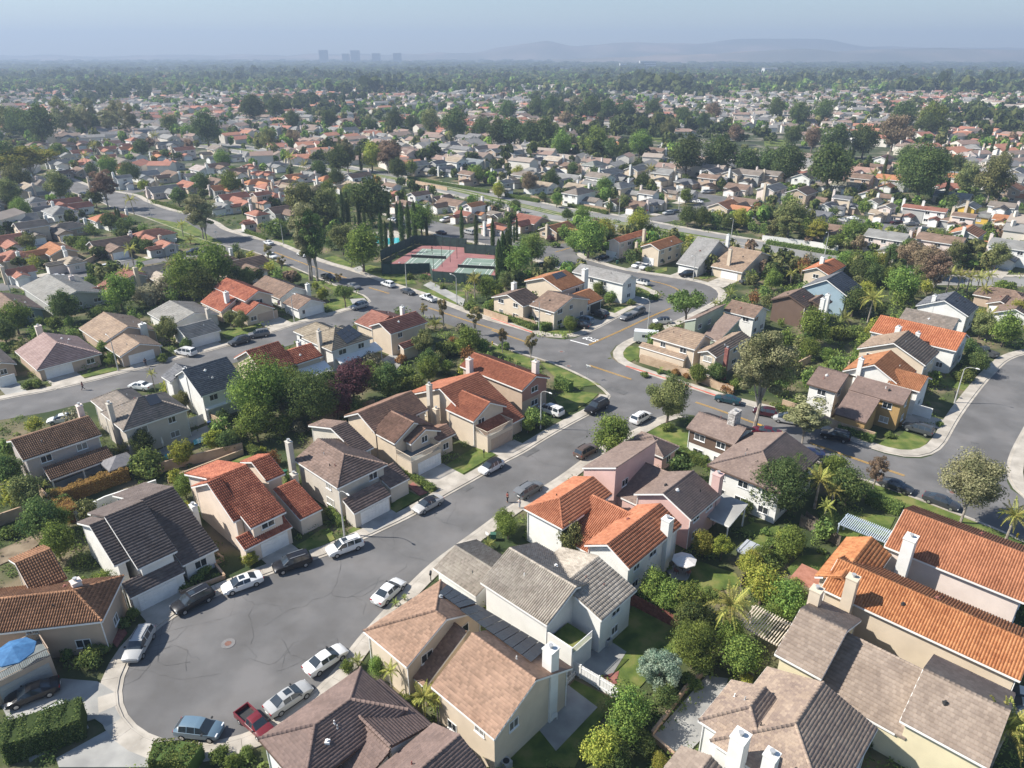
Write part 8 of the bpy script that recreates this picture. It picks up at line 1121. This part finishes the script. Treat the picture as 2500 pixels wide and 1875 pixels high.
while k<26000 and len(gt)<420:
    k+=1; y=g.uniform(75,310); x=g.uniform(-1,1)*(y*.76+15); p=(x,y)
    if not free(p) or min(dist_poly(p,q) for q in roadpolys)<5 or any(math.dist(p,q)<2.6 for q in treexy) or any(math.dist(p,q)<2.6 for q in gt) or nearhouse(x,y,2.5): continue
    if not all(free((x+dx,y+dy)) for dx,dy in((1.6,0),(-1.6,0),(0,1.6),(0,-1.6))) or math.hypot(x+18,y-228)<36: continue
    if x<-70 and y>150 and g.uniform()<.6: continue
    gt.append(p); D=g.uniform(2.2,4.6)*(1 if y<160 else 1.2); kd=g.choice(['broad','olive','dark','shrub','yellow','grey','orange'],p=[.25,.15,.2,.2,.1,.05,.05])
    cm,_=crown_mesh('broad',  'broad',2,len(gt)%3); n_=len(cm.vertices); co=np.empty(n_*3,np.float32); cm.vertices.foreach_get('co',co); tn=np.empty(n_//4,np.float32); cm.attributes['tint'].data.foreach_get('value',tn)
    m4=900 if y<150 else 450; st_=(len(gt)*37)%(n_//4-m4); P=co.reshape(-1,4,3)[st_:st_+m4]; cc_=P.mean(1,keepdims=True); P=(cc_+(P-cc_)*1.35).reshape(-1,3)*np.array((D,D,D*g.uniform(.8,1.15)))+np.array((x,y,D*.5)); GB.setdefault(kd,[]).append((P,tn[st_:st_+m4]))
for kd,L in GB.items():
    V=np.concatenate([p for p,_ in L]); link('garden_trees',qmesh('garden_trees',V,np.arange(len(V)).reshape(-1,4),lm(kd),np.concatenate([t for _,t in L])),kind='stuff')
for kd,L in TB.items():
    V=np.concatenate([p for p,_ in L]); link('distant_trees',qmesh('distant_trees',V,np.arange(len(V)).reshape(-1,4),lm(kd),np.concatenate([t for _,t in L])),kind='stuff')
# woods toward the horizon: low leafy ridges of clumps
V=[];T=[]
for k in range(9500):
    y=1500+6900*g.uniform()**2.0; x=g.uniform(-1,1)*(y*.8+100); D=g.uniform(14,30)*(y/2600)**.5
    if noise.noise(Vector((x*.002,y*.002,5)))<-.42: continue
    vb,tt=tb[k%5]; vq=vb[:88].reshape(-1,4,3); vc=vq.mean(1,keepdims=True); P=(vc+(vq-vc)*1.7).reshape(-1,3)*np.array((D*1.6,D*1.3,D*.55))*1.1+np.array((x,y,D*.2)); V.append(P); T.append(tt[:22])
V=np.concatenate(V); link('distant_woods',qmesh('distant_woods',V,np.arange(len(V)).reshape(-1,4),lm('bigdark'),np.concatenate(T)),kind='stuff')
# distant pale commercial buildings and towers
wb=mat('far_white',(.62,.62,.60)); 
for i,(u,v,w_,h,dp,lab) in enumerate([(600,4300,30,0,0,'')][:0]): pass
FB=[(-1256,5200,52,84,40,'leftmost and tallest hazy tower on the horizon'),(-1130,5300,45,62,40,'low pale block right of the tallest horizon tower'),(-1065,5300,55,82,45,'second tall hazy tower on the horizon'),(-905,5200,50,64,40,'fourth hazy office block along the horizon'),(-765,5200,50,66,40,'rightmost of the hazy horizon office blocks'),(681,3900,80,28,40,'long white warehouse below the hills'),(515,3600,30,20,30,'small white building left of the long warehouse'),(834,2500,42,17,30,'white commercial building far right of centre')]
for x,y,w_,h,dp,lab in FB:
    r=thing('distant_building',lab,'building',(x,y,0)); b=MB().box(-w_/2,w_/2,0,dp,0,h); link('wall',b.mesh('b',mat('tower_grey',(.34,.36,.38)) if h>30 else wb),r)
    ww=MB(); 
    for k in range(int(h/8) if y<4500 else 0): ww.box(-w_/2+2,w_/2-2,-.4,-.02,3+k*8,6+k*8)
    if y<4500: link('window_band',ww.mesh('w',glass),r,kind='stuff')
    link('roof',MB().box(-w_/2-.5,w_/2+.5,-.5,dp+.5,h,h+1.5).mesh('r',fw),r)
# hills
hm_=mat('hill',(.10,.10,.07),(.30,.22,.17),(.16,.14,.10),scale=.0016,coord='W',rough=1,detail=6)
def hills(y0,pts,dep,seed):
    V=[];n=150;m=10
    for j in range(m):
        for i in range(n):
            t=i/(n-1); x=pts[0][0]+(pts[-1][0]-pts[0][0])*t
            h=np.interp(x,[p[0] for p in pts],[p[1] for p in pts])+ (noise.fractal(Vector((x*.0012,j*.5,seed)),1,2,4))*14
            f=math.sin(math.pi*.5*min(1,j/(m*.6))) ; V.append((x,y0+dep*j/m+60*noise.noise(Vector((x*.002,j,seed))),max(-5,h*f+ (noise.noise(Vector((x*.003,j*.7,seed+4)))*22*f))))
    F=[(j*n+i,j*n+i+1,(j+1)*n+i+1,(j+1)*n+i) for j in range(m-1) for i in range(n-1)]
    link('hills',mesh('hills',V,F,hm_,smooth=True),kind='structure')
hills(6600,[(-5600,42),(-3500,40),(-1500,52),(-300,70),(100,150),(330,175),(600,120),(1100,160),(1800,150),(2300,190),(2900,185),(3400,120),(5600,105)],1500,2)
hills(5200,[(300,20),(900,38),(1500,55),(2000,80),(2600,70),(3200,95),(4600,70)],700,7)
# ================= haze
hz=bpy.data.materials.new('haze'); hz.use_nodes=True; N=hz.node_tree.nodes; N.clear(); ou=N.new('ShaderNodeOutputMaterial'); pv=N.new('ShaderNodeVolumePrincipled'); pv.inputs['Color'].default_value=(.54,.67,.87,1); pv.inputs['Density'].default_value=.00026; pv.inputs['Anisotropy'].default_value=.1
hz.node_tree.links.new(pv.outputs[0],ou.inputs['Volume'])
v,f=boxv(-9000,9000,-160,9400,-1,300); link('haze',mesh('haze',v,f,hz),kind='stuff')
finish_labels()
print('objects',len(bpy.data.objects),'tris',sum(sum(max(1,p.loop_total-2) for p in m.polygons) for m in bpy.data.meshes if len(m.polygons)<4000)+sum(len(m.polygons)*2 for m in bpy.data.meshes if len(m.polygons)>=4000))
